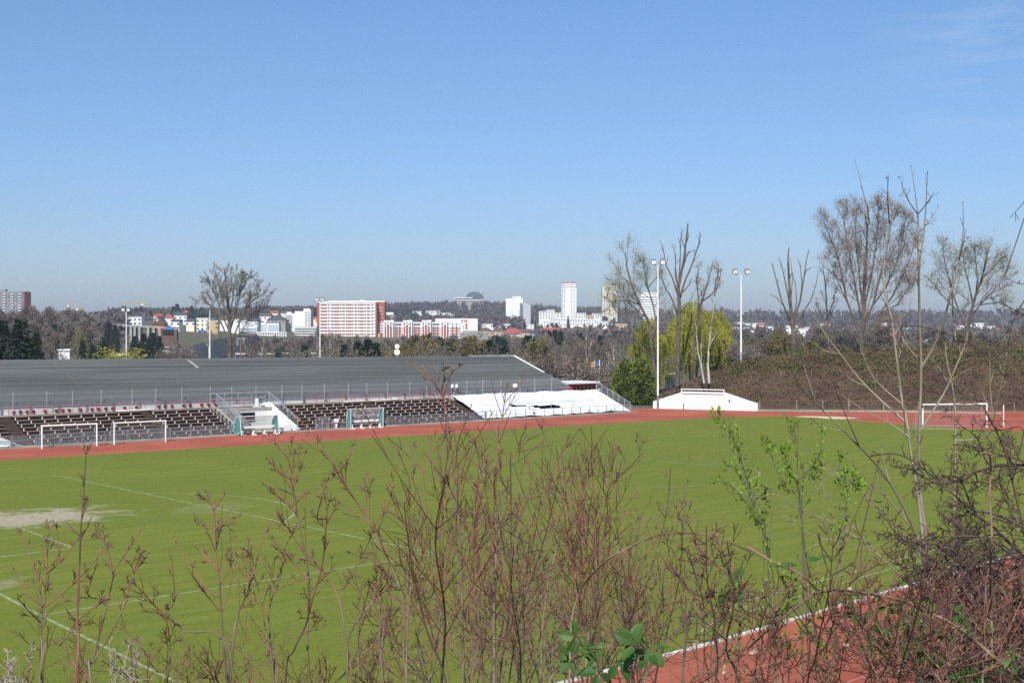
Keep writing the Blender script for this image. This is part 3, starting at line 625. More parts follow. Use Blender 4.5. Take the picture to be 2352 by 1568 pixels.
# mesh gate and box beside it
gx0, gx1 = xat(724, 990, 40.3), xat(754, 988, 40.3)
g = pthing('mesh_gate', 'small grey mesh gate between the two dugouts', 'gate')
bb = MB()
for z in (.2, 1.15): bb.bar((gx0, 40.2, z), (gx1, 40.2, z), .035, 5)
for i in range(3): bb.bar((gx0 + (gx1 - gx0) * i / 2, 40.2, .1), (gx0 + (gx1 - gx0) * i / 2, 40.2, 1.15), .035, 5)
bb.obj('gate_frame', M['steel'], g); bb = MB(); bb.quad((gx0, 40.2, .2), (gx1, 40.2, .2), (gx1, 40.2, 1.15), (gx0, 40.2, 1.15)); bb.obj('mesh_panel', M['wire_dark'], g)
x = xat(773, 988, 40.2); mb_ = pthing('meter_box', 'small white box on a post beside the mesh gate', 'box'); bb = MB(); bb.box(x - .07, x + .07, 40.2, 40.3, .1, .7); bb.obj('post', M['lwhite'], mb_); bb = MB(); bb.box(x - .18, x + .18, 40.1, 40.35, .7, 1.05); bb.obj('box', M['white'], mb_)

# goals
def goal(pl, pr, H_, label, depth, side=1, mnet=None, thick=.06, group=None, back=True, mfr='white'):
    pl, pr = Vector(pl), Vector(pr); t = pthing('football_goal', label, 'goal', group); ax = (pr - pl).normalized(); nrm = Vector((-ax.y, ax.x, 0)) * side
    for p in (pl, pr):
        bb = MB(); bb.bar(p, p + Vector((0, 0, H_)), thick, 8); bb.obj('post', M[mfr], t)
    bb = MB(); up = Vector((0, 0, H_ - thick)); bb.bar(pl + up - ax * thick, pr + up + ax * thick, thick, 8); bb.obj('crossbar', M[mfr], t)
    if back:
        for p in (pl, pr):
            bb = MB(); q = p + nrm * depth; tq = p + nrm * (depth * .45)
            bb.bar(p + Vector((0, 0, .04)), q + Vector((0, 0, .04)), .03, 5); bb.bar(q + Vector((0, 0, .04)), tq + up, .025, 5); bb.bar(tq + up, p + up, .025, 5); bb.obj('side_frame', M['steel'], t)
        bb = MB(); bb.bar(pl + nrm * depth + Vector((0, 0, .04)), pr + nrm * depth + Vector((0, 0, .04)), .03, 5); bb.obj('ground_bar', M['steel'], t)
        bb = MB(); f = lambda v: tuple(v)
        a, c = pl + nrm * depth, pr + nrm * depth; e, g_ = pl + nrm * depth * .45 + up, pr + nrm * depth * .45 + up
        bb.quad(f(a), f(c), f(g_), f(e)); bb.quad(f(e), f(g_), f(pr + up), f(pl + up))
        bb.raw([f(pl), f(a), f(e), f(pl + up)], [(0, 1, 2, 3)]); bb.raw([f(pr), f(c), f(g_), f(pr + up)], [(0, 1, 2, 3)])
        bb.obj('net', mnet or M['netting'], t)
    return t
z0 = Vector((0, 0, 0))
def gg(u, v, vt): p = g2(u, v); q = planey(u, vt, p[1]); return p, q[2]
p1, h1 = gg(96.5, 1030, 976); p2, h2 = gg(222.5, 1024, 971); goal(p1, p2, (h1 + h2) / 2, 'white movable goal with green net farther from the dugouts', 1.2, 1)
p1, h1 = gg(262.5, 1021, 969); p2, h2 = gg(380.5, 1014.5, 965); goal(p1, p2, (h1 + h2) / 2, 'white movable goal with green net closer to the curved dugout', 1.2, 1)
M['net_white'] = mesh_mat('white goal netting', (0.5, 0.5, 0.5), .1, 0.12)
p1, h1 = gg(2119.5, 983.5, 924.5); p2, h2 = gg(2266.5, 981, 928); g_ = goal(p1, p2, (h1 + h2) / 2, 'white full-size goal at the pitch end beneath the overgrown bank', 1.8, 1, M['net_white'], .07)
wl_ = MB()
W_L, W_R = g2(1500, 937.5), g2(1740, 943.5)
wd_ = (W_R - W_L).normalized()
p1 = W_L + wd_ * ((W_R - W_L).length * .285) ; p2 = W_L + wd_ * ((W_R - W_L).length * .69); nn_ = Vector((wd_.y, -wd_.x, 0)); 
if nn_.dot(topc((0, 0, 0)) - W_L) < 0: nn_ = -nn_
q1, q2 = p1 + nn_ * .25, p2 + nn_ * .25
t = goal(q1, q2, 2.44, 'white goal frame without net standing against the white end wall', .2, 1, None, .06, back=False)
bb = MB(); bb.bar(q1 + Vector((0, 0, 2.05)), q2 + Vector((0, 0, 2.05)), .05, 6); bb.obj('lower_bar', M['white'], t)
# white end wall with sloping shoulders
L_ = (W_R - W_L).length; top = lambda f, h: W_L + wd_ * (L_ * f) + Vector((0, 0, h))
ew = pthing('end_wall', 'white wall with sloping shoulders at the foot of the brambly bank', 'wall')
bb = MB(); bb.prism([tuple(top(0, -.1)), tuple(top(1, -.1)), tuple(top(1, .85)), tuple(top(.69, 2.08)), tuple(top(.30, 2.1)), tuple(top(0, .85))], tuple(-nn_ * .35)); bb.obj('wall', M['white_wall'], ew)
bb = MB(); pp = top(.152, 0) + nn_ * .03; bb.prism([tuple(pp), tuple(pp + wd_ * .16), tuple(pp + wd_ * .16 + Vector((0, 0, 1.42))), tuple(pp + Vector((0, 0, 1.42)))], tuple(nn_ * .05)); bb.obj('blue_stripe', M['blue_wall'], ew)
bb = MB(); pp = top(.73, .95) + nn_ * .01; bb.prism([tuple(pp), tuple(pp + wd_ * .18), tuple(pp + wd_ * .25 + Vector((0, 0, .1))), tuple(pp + wd_ * .1 + Vector((0, 0, .12))), tuple(pp + wd_ * .2 + Vector((0, 0, .3))), tuple(pp + Vector((0, 0, .28)))], tuple(nn_ * .02)); bb.obj('dark_spot', M['dark'], ew)
for (u, v, vt, lab) in ((1570, 942.5, 925, 'short red marker post before the white wall under the goal post'), (1626, 940, 923, 'short red marker post before the middle of the white wall')):
    p = gp(u, v); bb = MB(); bb.bar((0, 0, 0), (0, 0, .72), .07, 6); bb.box(-.09, .09, -.09, .09, .72, .78); o = bb.obj('marker_post', M['red_paint']); o.location = p; tag(o, lab, 'post')
# fences
railing('bank_fence', 'low rusty wire fence along the foot of the brambly bank', 'fence', [tuple(g2(1745, 939)), tuple(g2(1830, 940)), tuple(g2(1950, 941.5)), tuple(g2(2110, 943)), tuple(g2(2330, 947))], 1.05, 3.2, M['concrete'], mat('rusty rail', (0.20, 0.10, 0.07), .9, .3, 1), rails=(1.0,), pr=.05, rr=.035)
railing('wall_railing', 'dark tube railing climbing the bank behind the white wall', 'railing', [tuple(topc(bank_pt(1500, .2))), tuple(topc(bank_pt(1560, .45))), tuple(topc(bank_pt(1590, .45)))], 1.0, 1.8, M['steel_dark'], M['steel_dark'], pr=.035, rr=.03)
railing('lawn_railing', 'low white rail fence on the grass beside the round conifers', 'fence', [tuple(g2(1405, 911)), tuple(g2(1512, 911))], .95, 6.0, M['white'], M['white'], rails=(1.0,), pr=.05, rr=.05)
b = MB(); kp = [g2(1742, 943.3), g2(1850, 944.5), g2(1960, 944.8), g2(2100, 946), g2(2300, 950)]
for a, c in zip(kp[:-1], kp[1:]):
    d = (c - a).normalized(); q = Vector((d.y, -d.x, 0)) * .12; b.prism([(a + q)[:2] + (0,), (c + q)[:2] + (0,), (c - q)[:2] + (0,), (a - q)[:2] + (0,)], (0, 0, .14))
tag(pitch_frame(b.obj('kerb', M['concrete'])), kind='structure')
# frame post by the goal
o = pthing('ball_stop_frame', 'slim white pipe frame standing beside the pitch end goal', 'frame'); a, c = g2(2305, 979), g2(2272, 973); bb = MB(); bb.bar(a, a + Vector((0, 0, 2.1)), .05); bb.obj('post', M['white'], o)
bb = MB(); bb.bar(a + Vector((0, 0, .7)), c + Vector((0, 0, .7)), .02); bb.obj('rail', M['steel'], o)

# floodlight masts
def mast(base, ztop, label, heads, r=.13, dark_foot=False, arm=1.5):
    t = tag(empty('floodlight_mast', base), label, 'floodlight', 'floodlight masts round the ground'); h = ztop - base[2]
    bb = MB(); bb.tubes([[(0, 0, 0), (0, 0, h * .5), (0, 0, h)]], [[r, r * .8, r * .5]], 8); bb.obj('pole', M['white'], t)
    bb = MB(); bb.tubes([[(0, 0, -.1), (0, 0, 1.6)]], [[r + .03, r + .02]], 8); bb.obj('mast_foot', M['steel_dark'] if dark_foot else M['steel'], t)
    bb = MB(); bb.box(-arm / 2, arm / 2, -.06, .06, h - .05, h + .05); bb.obj('cross_arm', M['steel'], t)
    for i in range(heads):
        x = (-arm / 2 + arm * i / (heads - 1)) if heads > 1 else 0
        bb = MB(); w = .30; bb.prism([(x - w, -.25, h + .06), (x + w, -.25, h + .06), (x + w, .22, h + .25), (x - w, .22, h + .25)], (0, -.12, .5)); hd = bb.obj('lamp_head', M['steel_dark'], t)
        bb = MB(); bb.prism([(x - w + .04, -.275, h + .10), (x + w - .04, -.275, h + .10), (x + w - .04, -.385, h + .52), (x - w + .04, -.385, h + .52)], (0, -.02, 0)); bb.obj('lamp_glass', M['lamp'], hd)
    return t
def mast_px(u, vb, vt, D, *a, **k):
    b_ = at(u, vb, D); return mast(b_, at(u, vt, D).z, *a, **k)
mast(gp(1511, 938), at(1511, 609, 154).z, 'tall white floodlight mast with a black foot between tarpaulin and end wall', 2, .12, True, 1.1)
mb2 = at(1702, 830, 168); mast(mb2 - Vector((0, 0, .4)), at(1702, 630, 168).z, 'white twin-lamp floodlight mast on top of the brambly bank', 2, .13, False, 1.6)
for (u, vt, lab, hd) in ((290, 716, 'slim floodlight mast behind the roof below the yellow cranes', 2), (482, 708, 'slim floodlight mast behind the roof beside the tall bare oak', 1), (735, 692, 'slim floodlight mast behind the roof in front of the red hotel', 2)):
    b_ = at(u, 764, 225); b_.z = zt(u, 225); mast(b_, at(u, vt, 225).z, lab, hd, .13, False, .9)
t = tag(empty('signal_pole', at(912, 822, 152)), 'pole with two white round discs peeping over the roof ridge', 'sign'); t.location.z = 0
bb = MB(); zt_ = at(912, 800, 152).z; bb.bar((0, .1, 0), (0, .1, zt_), .05); bb.obj('pole', M['steel'], t)
for (vv, r) in ((795.5, .28), (808.5, .34)):
    bb = MB(); zc = at(912, vv, 152).z; k = 20; P = [(r * math.sin(i * 2 * math.pi / k), 0, zc + r * math.cos(i * 2 * math.pi / k)) for i in range(k)]; bb.prism(P, (0, .06, 0)); bb.obj('disc', M['white'], t)
# second light post near oak
t = tag(empty('lamp_post', at(553, 800, 210)), 'stout lamp post with two dark lanterns at the foot of the oak', 'lamp'); t.location.z = 0
zt_ = at(553, 776, 210).z; bb = MB(); bb.bar((0, 0, 0), (0, 0, zt_), .14); bb.obj('pole', M['plank'], t)
for s in (-.5, .5):
    bb = MB(); bb.box(s - .2, s + .2, -.2, .2, zt_ - 1.2, zt_ - .1); bb.obj('lantern', M['steel_dark'], t)
bb = MB(); bb.box(-.8, .8, -.05, .05, zt_ - .1, zt_); bb.obj('cross_arm', M['steel'], t)
# ================================================================ BUILDINGS
_win = {}
def win_mesh(w, h, m):
    k = (round(w, 2), round(h, 2), m.name)
    if k not in _win: _win[k] = MB().box(-w/2, w/2, -.12, .04, -h/2, h/2).mesh('window', m)
    return _win[k]
class Bld:      # local frame: front wall on y = 0 facing the camera, x along it, z up from its ground
    def __init__(s, name, label, cat, u, D, yaw=0.0, group=None, v=None):
        p = at(u, 764, D); g = zt(u, D) - .5; s.D, s.u = D, u
        s.base = g; s.o = tag(empty(name, (p.x, D, g), yaw - math.atan2(p.x, D) * 0), label, cat, group); s.nw = 0
    def h(s, v): return at(s.u, v, s.D).z - s.base
    def x(s, u): return (u - s.u) / F * s.D
    def box(s, nm, x0, x1, y0, y1, z0, z1, m, parent=None): return MB().box(x0, x1, y0, y1, z0, z1).obj(nm, m, parent or s.o)
    def wins(s, xs, zs, w, h, m, y=0.0, parent=None, nm='window', skip=None, cap=100):
        for i, z in enumerate(zs):
            for j, x in enumerate(xs):
                if skip and skip(i, j): continue
                if s.nw >= cap: return
                s.nw += 1; link(nm, win_mesh(w, h, m), parent or s.o, (x, y, z))
    def gable(s, x0, x1, y0, y1, z0, z1, m, over=.4, ridge='x', nm='roof'):
        b = MB()
        if ridge == 'x':
            ym = (y0 + y1) / 2; A = [(x0-over, y0-over, z0), (x0-over, y1+over, z0), (x0-over, ym, z1)]; b.prism(A, (x1 - x0 + 2*over, 0, 0))
        else:
            xm = (x0 + x1) / 2; A = [(x0-over, y0-over, z0), (x1+over, y0-over, z0), (xm, y0-over, z1)]; b.prism(A, (0, y1 - y0 + 2*over, 0))
        return b.obj(nm, m, s.o)
    def hip(s, x0, x1, y0, y1, z0, z1, m, over=.4, nm='roof'):
        x0 -= over; x1 += over; y0 -= over; y1 += over; ym = (y0+y1)/2; k = min((y1-y0)/2, (x1-x0)/2 * .98)
        b = MB(); b.raw([(x0,y0,z0),(x1,y0,z0),(x1,y1,z0),(x0,y1,z0),(x0+k,ym,z1),(x1-k,ym,z1)], [(0,1,5,4),(2,3,4,5)]); b.raw([(x1,y0,z0),(x1,y1,z0),(x1-k,ym,z1),(x0,y1,z0),(x0,y0,z0),(x0+k,ym,z1)], [(0,1,2),(3,4,5)]); b.raw([(x0,y0,z0),(x1,y0,z0),(x1,y1,z0),(x0,y1,z0)], [(3,2,1,0)])
        return b.obj(nm, m, s.o)
    def near(s, v): return s.h(v)
lin = np.linspace
# --- red and white slab block
B = Bld('slab_hotel', 'tall slab block with white floors, red panels and a red brick gable behind', 'building', 800, 1030)
xl, xr = B.x(728), B.x(865); zt_, zb = B.h(694.5), 0
B.box('wall', xl + 2.2, xr - 1.0, .3, 11.5, 0, zt_ - .4, M['bwhite'])
B.box('end_pier', xl, xl + 2.2, -.2, 11.6, 0, zt_, M['brick']); B.box('end_pier', xr - 1.0, xr, -.2, 11.6, 0, zt_, M['brick'])
B.box('parapet', xl, xr, -.3, .3, zt_ - .02, zt_ + .8, M['bwhite'])
zs = [B.h(v) for v in lin(700.5, 768, 10)]
for z in zs: B.box('balcony_band', xl + 2.21, xr - 1.01, -.35, .28, z + .75, z + 1.95 if z < zs[0] else z + 1.6, M['bwhite'])
pat = [(760-1 , 11), (0, 0)]
for i, z in enumerate(zs):
    for u_, wd in ((745.5, 4.0), (763.5, 2.0), (775, 3.2), (789, 2.0), (803, 3.2), (817, 2.0), (831, 3.0), (846, 2.2)):
        B.box('red_panel', B.x(u_) - wd * .5, B.x(u_) + wd * .5, .12, .26, z - .85, z + .72, M['brick'])
B.wins([B.x(u_) for u_ in (738.5, 755, 769, 782.5, 796, 810, 824, 838.5, 855)], zs, 1.1, 1.2, M['glass'], .2)
b0, b1 = B.x(749), B.x(879); zr = B.h(692.3)
B.box('rear_wall', b0, b1, 16, 30, 0, zr, M['brick']); B.box('gable_wall', xr - 6, b1 + .3, 11.7, 15.98, 0, zr - .6, M['brick'])
B.box('rear_parapet', b0 - .2, b1 + .2, 15.6, 30.2, zr, zr + .9, M['bwhite'])
B.wins([B.x(872)], [B.h(v) for v in (706, 714, 722, 730, 738)], 2.2, 1.2, M['bwhite'], 11.66, nm='gable_window', cap=200)
B.wins([B.x(871.2), B.x(873.4)], [B.h(v) for v in (706, 714, 722, 730, 738)], .8, .9, M['glass'], 11.5, nm='gable_pane', cap=200)
B.box('rooftop_plant', B.x(820), B.x(832), 18, 24, zr, zr + 1.6, M['lwhite'])
B.box('annex', B.x(790), B.x(848), -6, -.4, 0, B.h(770), M['lwhite']); B.box('annex_window_band', B.x(793), B.x(846), -6.1, -6.02, B.h(775), B.h(772), M['glass'])
# --- long striped block
B = Bld('striped_block', 'long low block of white frames with red brick strips, beside the slab block', 'building', 955, 1040)
x0, x1 = B.x(849), B.x(1056); zt_ = B.h(738)
B.box('wall', x0, x1, .3, 12, 0, zt_ - .6, M['bwhite'])
rows = [B.h(v) for v in (744.5, 750.5, 756.5, 762.5, 768.5, 774.5)]
units = lin(882, 1054, 4)
B.box('brick_front', x0 + .3, B.x(880), .1, .28, 0, B.h(741), M['brick'])
for z in rows[:4]: B.box('white_band', x0 + .3, B.x(880), -.05, .08, z - .5, z + .5, M['bwhite'])
for k in range(4):
    ua = 882 + k * 43.5; ub = min(ua + 43.5, 1056)
    xa, xb = B.x(ua), B.x(ub)
    B.box('roof_frame', xa, B.x(ua + 22), -.6, .25, zt_ - .5, zt_ + .9, M['bwhite'])
    B.box('brick_strip', B.x(ua + 7), B.x(ua + 12), -.35, .25, 0, rows[0] - .3, M['brick'])
    if k < 3: B.box('brick_strip', B.x(ua + 30), B.x(ua + 32), -.05, .26, 0, rows[1] + .6, M['brick'])
    for uu_ in (ua + .6, ua + 6, ua + 13, ua + 19.5): B.box('white_pier', B.x(uu_) - .3, B.x(uu_) + .3, -.5, .25, 0, zt_ - .5, M['bwhite'])
    if k < 3: B.box('painted_shadow_slot', B.x(ua + 20.5), B.x(ua + 24), -.05, .28, 0, zt_ - 1.2, M['steel_dark'])  # dark box coloured to stand for the shadow in the recess
    if k < 3: B.box('dark_loggia', B.x(ua + 25), B.x(ua + 40), -.02, .28, rows[0] - .7, rows[0] + .6, M['glass'])
    for z in rows[1:]: B.box('brick_sill', B.x(ua + .8), B.x(ub - .3), .02, .2, z - 1.55, z - .75, M['brick'])
xs = [B.x(u_) for k in range(4) for u_ in (882 + k*43.5 + 3.3, 882 + k*43.5 + 16, 882 + k*43.5 + 27, 882 + k*43.5 + 36) if 882 + k*43.5 + 27 < 1055]
B.wins(xs, rows, 1.3, 1.1, M['glass'], .1, cap=96)
for u_ in (868, 900, 940, 985, 1003, 1032): B.box('rooftop_box', B.x(u_) - 1.2, B.x(u_) + 1.2, 4, 7, zt_ - .6, zt_ + 1.2, M['lwhite'])
B.box('low_annex', B.x(852), B.x(873), -5, -.4, 0, B.h(766), M['cream'])
# grey parking deck and white hall beside it
B = Bld('parking_deck', 'grey concrete deck building at the end of the striped block', 'building', 1090, 1000)
B.box('wall', B.x(1056), B.x(1120), 0, 14, 0, B.h(763), M['concrete']); B.box('wall', B.x(1062), B.x(1095), 3, 14, 0, B.h(759), M['concrete'])
for v in (766, 771): B.box('window_band', B.x(1058), B.x(1118), -.1, -.01, B.h(v + 1.5), B.h(v), M['steel_dark'])
B = Bld('white_hall', 'flat white hall with a red striped stair tower behind the striped block', 'building', 1075, 1130)
B.box('wall', B.x(1000), B.x(1097), 0, 20, 0, B.h(730.5), M['bwhite']); B.box('stair_tower', B.x(1057), B.x(1074), -1.5, -.02, 0, B.h(732), M['bwhite'])
for (a, c, va, vb) in ((1059.5, 1063.5, 734, 739), (1065.5, 1067.5, 734, 740), (1069, 1073, 734, 740), (1059.5, 1063.5, 741.5, 743), (1069, 1073, 742.5, 756), (1064.5, 1066, 746, 756)): B.box('brick_panel', B.x(a), B.x(c), -1.62, -1.51, B.h(vb), B.h(va), M['brick'])
B.box('roof_edge', B.x(999), B.x(1098), -.3, -.02, B.h(731), B.h(730.2), M['steel_dark'])
# grey villa right of the slab, white flats left of it
B = Bld('flat_block', 'grey and white stepped flats directly behind the red brick gable', 'building', 892, 1350)
B.box('wall', B.x(879), B.x(906), 0, 12, 0, B.h(722), M['concrete']); B.box('penthouse', B.x(882), B.x(903), 1, 10, B.h(722), B.h(717), M['bwhite'])
for v in (725, 731): B.box('window_band', B.x(880), B.x(905), -.1, -.01, B.h(v + 2.5), B.h(v), M['glass'])
B = Bld('tower_flats', 'white eight-storey flats with balcony columns short of the slab block', 'building', 695, 1060)
B.box('wall', B.x(677), B.x(700), 0, 14, 0, B.h(714.5), M['bwhite']); B.box('balcony_wing', B.x(700), B.x(714.5), -.6, 12, 0, B.h(713.5), M['lwhite'])
B.box('plant_room', B.x(696), B.x(711), 3, 9, B.h(713.6), B.h(708.5), M['cream'])
zs = [B.h(v) for v in lin(718, 750, 8)]
B.wins([B.x(703), B.x(710)], zs, 1.6, 1.3, M['glass'], -.6)
for z in zs: B.box('balcony', B.x(700.5), B.x(714), -1.2, -.62, z - 1.4, z - .5, M['bwhite'])
B = Bld('stepped_flats', 'slim white flats with stacked balconies between terraced flats and the slab block', 'building', 668, 1075)
B.box('wall', B.x(656), B.x(677), 0, 12, 0, B.h(720), M['lwhite']); B.box('penthouse', B.x(658), B.x(668), 1, 9, B.h(720), B.h(716), M['lwhite'])
for v in lin(723, 748, 7): B.box('balcony', B.x(656), B.x(671), -1.2, -.02, B.h(v + 1.6), B.h(v), M['bwhite']); B.box('window_band', B.x(657), B.x(670), -.1, -.01, B.h(v + 3.1), B.h(v + 1.7), M['glass'])
B = Bld('terraced_flats', 'low white terraced flats with long balcony bands left below the slab block'.replace('left below', 'next to'), 'building', 703, 1000)
B.box('wall', B.x(677), B.x(728), 0, 12, 0, B.h(750), M['concrete'])
for v in (752, 757.5, 763, 768.5, 774): B.box('balcony_band', B.x(677), B.x(728), -1.5, -.02, B.h(v + 2.2), B.h(v), M['lwhite'])
B = Bld('balcony_block', 'white four-storey flats with blue-glass balconies below the hillside houses', 'building', 618, 1000)
B.box('wall', B.x(590), B.x(640), 0, 12, 0, B.h(742.5), M['bwhite']); B.box('projecting_bay', B.x(590), B.x(611), -2, -.02, 0, B.h(740.5), M['bwhite'])
for v in (745, 750, 755): B.box('balcony', B.x(596), B.x(609), -2.6, -2.02, B.h(v + 3), B.h(v), M['blue_wall']); B.box('balcony', B.x(615), B.x(638), -.7, -.02, B.h(v + 3), B.h(v), M['blue_wall'])
B = Bld('balcony_block', 'long low white flats with pale blue balconies beside the tall bare oak', 'building', 565, 960)
B.box('wall', B.x(540), B.x(590), 0, 10, 0, B.h(750), M['lwhite'])
for v in (752, 758): B.box('balcony', B.x(542), B.x(588), -1, -.02, B.h(v + 3), B.h(v), M['blue_wall'])
B = Bld('garden_flats', 'low white maisonettes with dark window recesses beneath the balcony flats', 'building', 625, 930)
B.box('wall', B.x(591), B.x(658), 0, 10, 0, B.h(762), M['lwhite']); B.wins([B.x(u_) for u_ in lin(595, 654, 12)], [B.h(766), B.h(772)], 1.1, 1.3, M['glass'])
# --- domed building on the hill
B = Bld('domed_building', 'grey barrel-roofed glass building on white decks atop the wooded hill', 'building', 1078, 2050)
B.box('deck', B.x(1044), B.x(1111), 0, 26, 0, B.h(691), M['concrete'])
for v0 in (683, 688.5): B.box('terrace_slab', B.x(1043), B.x(1086 if v0 < 685 else 1108), -1.5, 26, B.h(v0 + 1.8), B.h(v0), M['bwhite'])
B.box('window_band', B.x(1045), B.x(1107), .0, 20, B.h(691.2), B.h(684.5), M['glass'])
k = 14; P_ = [(B.x(1070), 2, B.h(684))] + [(B.x(1070 + 20 * (1 - math.cos(i * math.pi / 2 / 7))), 2, B.h(684 - 14.5 * math.sin(i * math.pi / 2 / 7))) for i in range(8)] + [(B.x(1090 + 20 * math.sin(i * math.pi / 2 / 7)), 2, B.h(684 - 14.5 * math.cos(i * math.pi / 2 / 7))) for i in range(1, 8)]
M['dome'] = mat('barrel roof glass', (0.09, 0.12, 0.15), .35, .15, .2)
MB().prism(P_[1:], (0, 20, 0)).obj('barrel_roof', M['dome'], B.o)
for i in range(6): B.box('rib', B.x(1073 + i * 6.6) - .2, B.x(1073 + i * 6.6) + .2, 1.8, 2.0, B.h(684), B.h(684 - 8 - 5 * math.sin((i + .5) * math.pi / 6)), M['steel_dark'])
B.box('side_tower', B.x(1106), B.x(1111.5), 3, 14, B.h(691), B.h(671), M['concrete']); B.box('antenna', B.x(1104) - .25, B.x(1104) + .25, 6, 6.5, B.h(684), B.h(668.5), M['lwhite'])
# --- white stepped tower
B = Bld('stepped_tower', 'windowless white stepped tower block with a saw-toothed wing', 'building', 1190, 1560)
B.box('wall', B.x(1162), B.x(1196), 2, 22, 0, B.h(685.5), M['bwhite']); B.box('high_core', B.x(1177), B.x(1196.3), 3, 15, B.h(685.5), B.h(680.5), M['bwhite']); B.box('high_core', B.x(1196.5), B.x(1200.5), 5, 15, 0, B.h(685), M['bwhite'])
B.box('front_bay', B.x(1167), B.x(1194), -.5, 1.98, 0, B.h(697), M['bwhite']); B.box('front_bay', B.x(1170), B.x(1192), -3, -.52, 0, B.h(708), M['bwhite'])
B.box('dark_slot', B.x(1175), B.x(1176.6), -3.1, -2.9, B.h(735), B.h(711), M['blue_wall']); B.box('glass_joint', B.x(1195), B.x(1200), 0, 1.9, 0, B.h(696), M['glass'])
for i in range(4):
    xa, xb = B.x(1201 + i * 4.6), B.x(1201 + (i + 1) * 4.6)
    MB().prism([(xa, 3 + i * 3.0, 0), (xb, 6 + i * 3.0, 0), (xb, 18, 0), (xa, 18, 0)], (0, 0, B.h(694.5 + i * 1.5))).obj('saw_tooth_wing', M['bwhite'], B.o)
B.wins([B.x(1180), B.x(1182)], [B.h(v) for v in (684.5,)], 1, 1, M['glass'], 2.9)
# --- towers
B = Bld('slim_tower', 'slim white seventeen-storey tower, the tallest on the skyline', 'tower block', 1306, 1620)
zz = [B.h(v) for v in lin(654, 733, 15)]
B.box('wall', B.x(1290), B.x(1322), 3, 17, 0, B.h(649.5), M['bwhite']); B.box('roof_edge', B.x(1289.5), B.x(1322.5), 2.5, 17.2, B.h(649.5), B.h(648.2), M['red_roof'])
B.box('middle_wall', B.x(1295), B.x(1323), 1.5, 2.98, 0, B.h(654.5), M['bwhite']); B.box('front_wall', B.x(1299), B.x(1324), 0, 1.48, 0, B.h(659.5), M['bwhite']); B.box('roof_edge', B.x(1298.5), B.x(1324.5), -.3, 1.5, B.h(659.5), B.h(658.6), M['red_roof']); B.box('roof_edge', B.x(1294), B.x(1321), 1.2, 2.9, B.h(654.4), B.h(653.6), M['red_roof'])
B.wins([B.x(1313), B.x(1318.5)], zz[1:], 1.3, 1.2, M['glass'], 0); B.wins([B.x(1292.5)], zz, 1.6, 1.5, M['glass'], 3.0); B.wins([B.x(1297)], zz[1:], 1.3, 1.4, M['glass'], 1.5)
B.box('antenna', B.x(1315) - .15, B.x(1315) + .15, 8, 8.3, B.h(648), B.h(643), M['red_paint'])
B = Bld('cream_tower', 'cream tower block with many small windows behind the pale budding poplar', 'tower block', 1401, 1680)
B.box('wall', B.x(1383.5), B.x(1418), 0, 18, 0, B.h(657), M['cream']); zz = [B.h(v) for v in lin(661, 736, 16)]
B.wins([B.x(u_) for u_ in (1388, 1393.5, 1399, 1409, 1414)], zz, 1.2, 1.2, M['glass'], 0, cap=85)
B.box('roof_box', B.x(1396), B.x(1408), 5, 12, B.h(657), B.h(655), M['lwhite'])
B = Bld('balcony_tower', 'white tower with banded balconies beside the tall light mast', 'tower block', 1491, 1750)
B.box('wall', B.x(1472), B.x(1511), 0, 18, 0, B.h(674), M['bwhite']); B.box('roof_edge', B.x(1476), B.x(1512), -.5, 18.5, B.h(674), B.h(671.5), M['lwhite'])
for v in lin(680, 740, 12): B.box('balcony_band', B.x(1470), B.x(1513), -1.4, -.02, B.h(v + 1.8), B.h(v), M['bwhite']); B.box('window_band', B.x(1473), B.x(1510), -.12, -.01, B.h(v + 3.4), B.h(v + 2), M['blue_wall'])
# --- grey high-rise far left
B = Bld('high_rise', 'grey high-rise with rows of small dark windows at the frame edge over dark firs', 'tower block', 20, 1150)
B.box('wall', B.x(-60), B.x(54), 0, 16, 0, B.h(669), M['grey_tower']); B.box('edge_wall', B.x(54), B.x(56), .5, 16, 0, B.h(669), M['brick']); B.box('roof_box', B.x(-40), B.x(8), 4, 10, B.h(669), B.h(664), M['grey_tower'])
zz = [B.h(v) for v in lin(674, 724, 9)]
B.wins([B.x(u_) for u_ in lin(2, 51, 9)], zz, 1.2, 1.1, M['glass'], 0, skip=lambda i, j: False, cap=81)
for z in zz:
    for u_ in (11, 29, 46): B.box('balcony', B.x(u_) - 1.2, B.x(u_) + 1.2, -1.0, -.14, z - 1.0, z - .3, M['lwhite'])
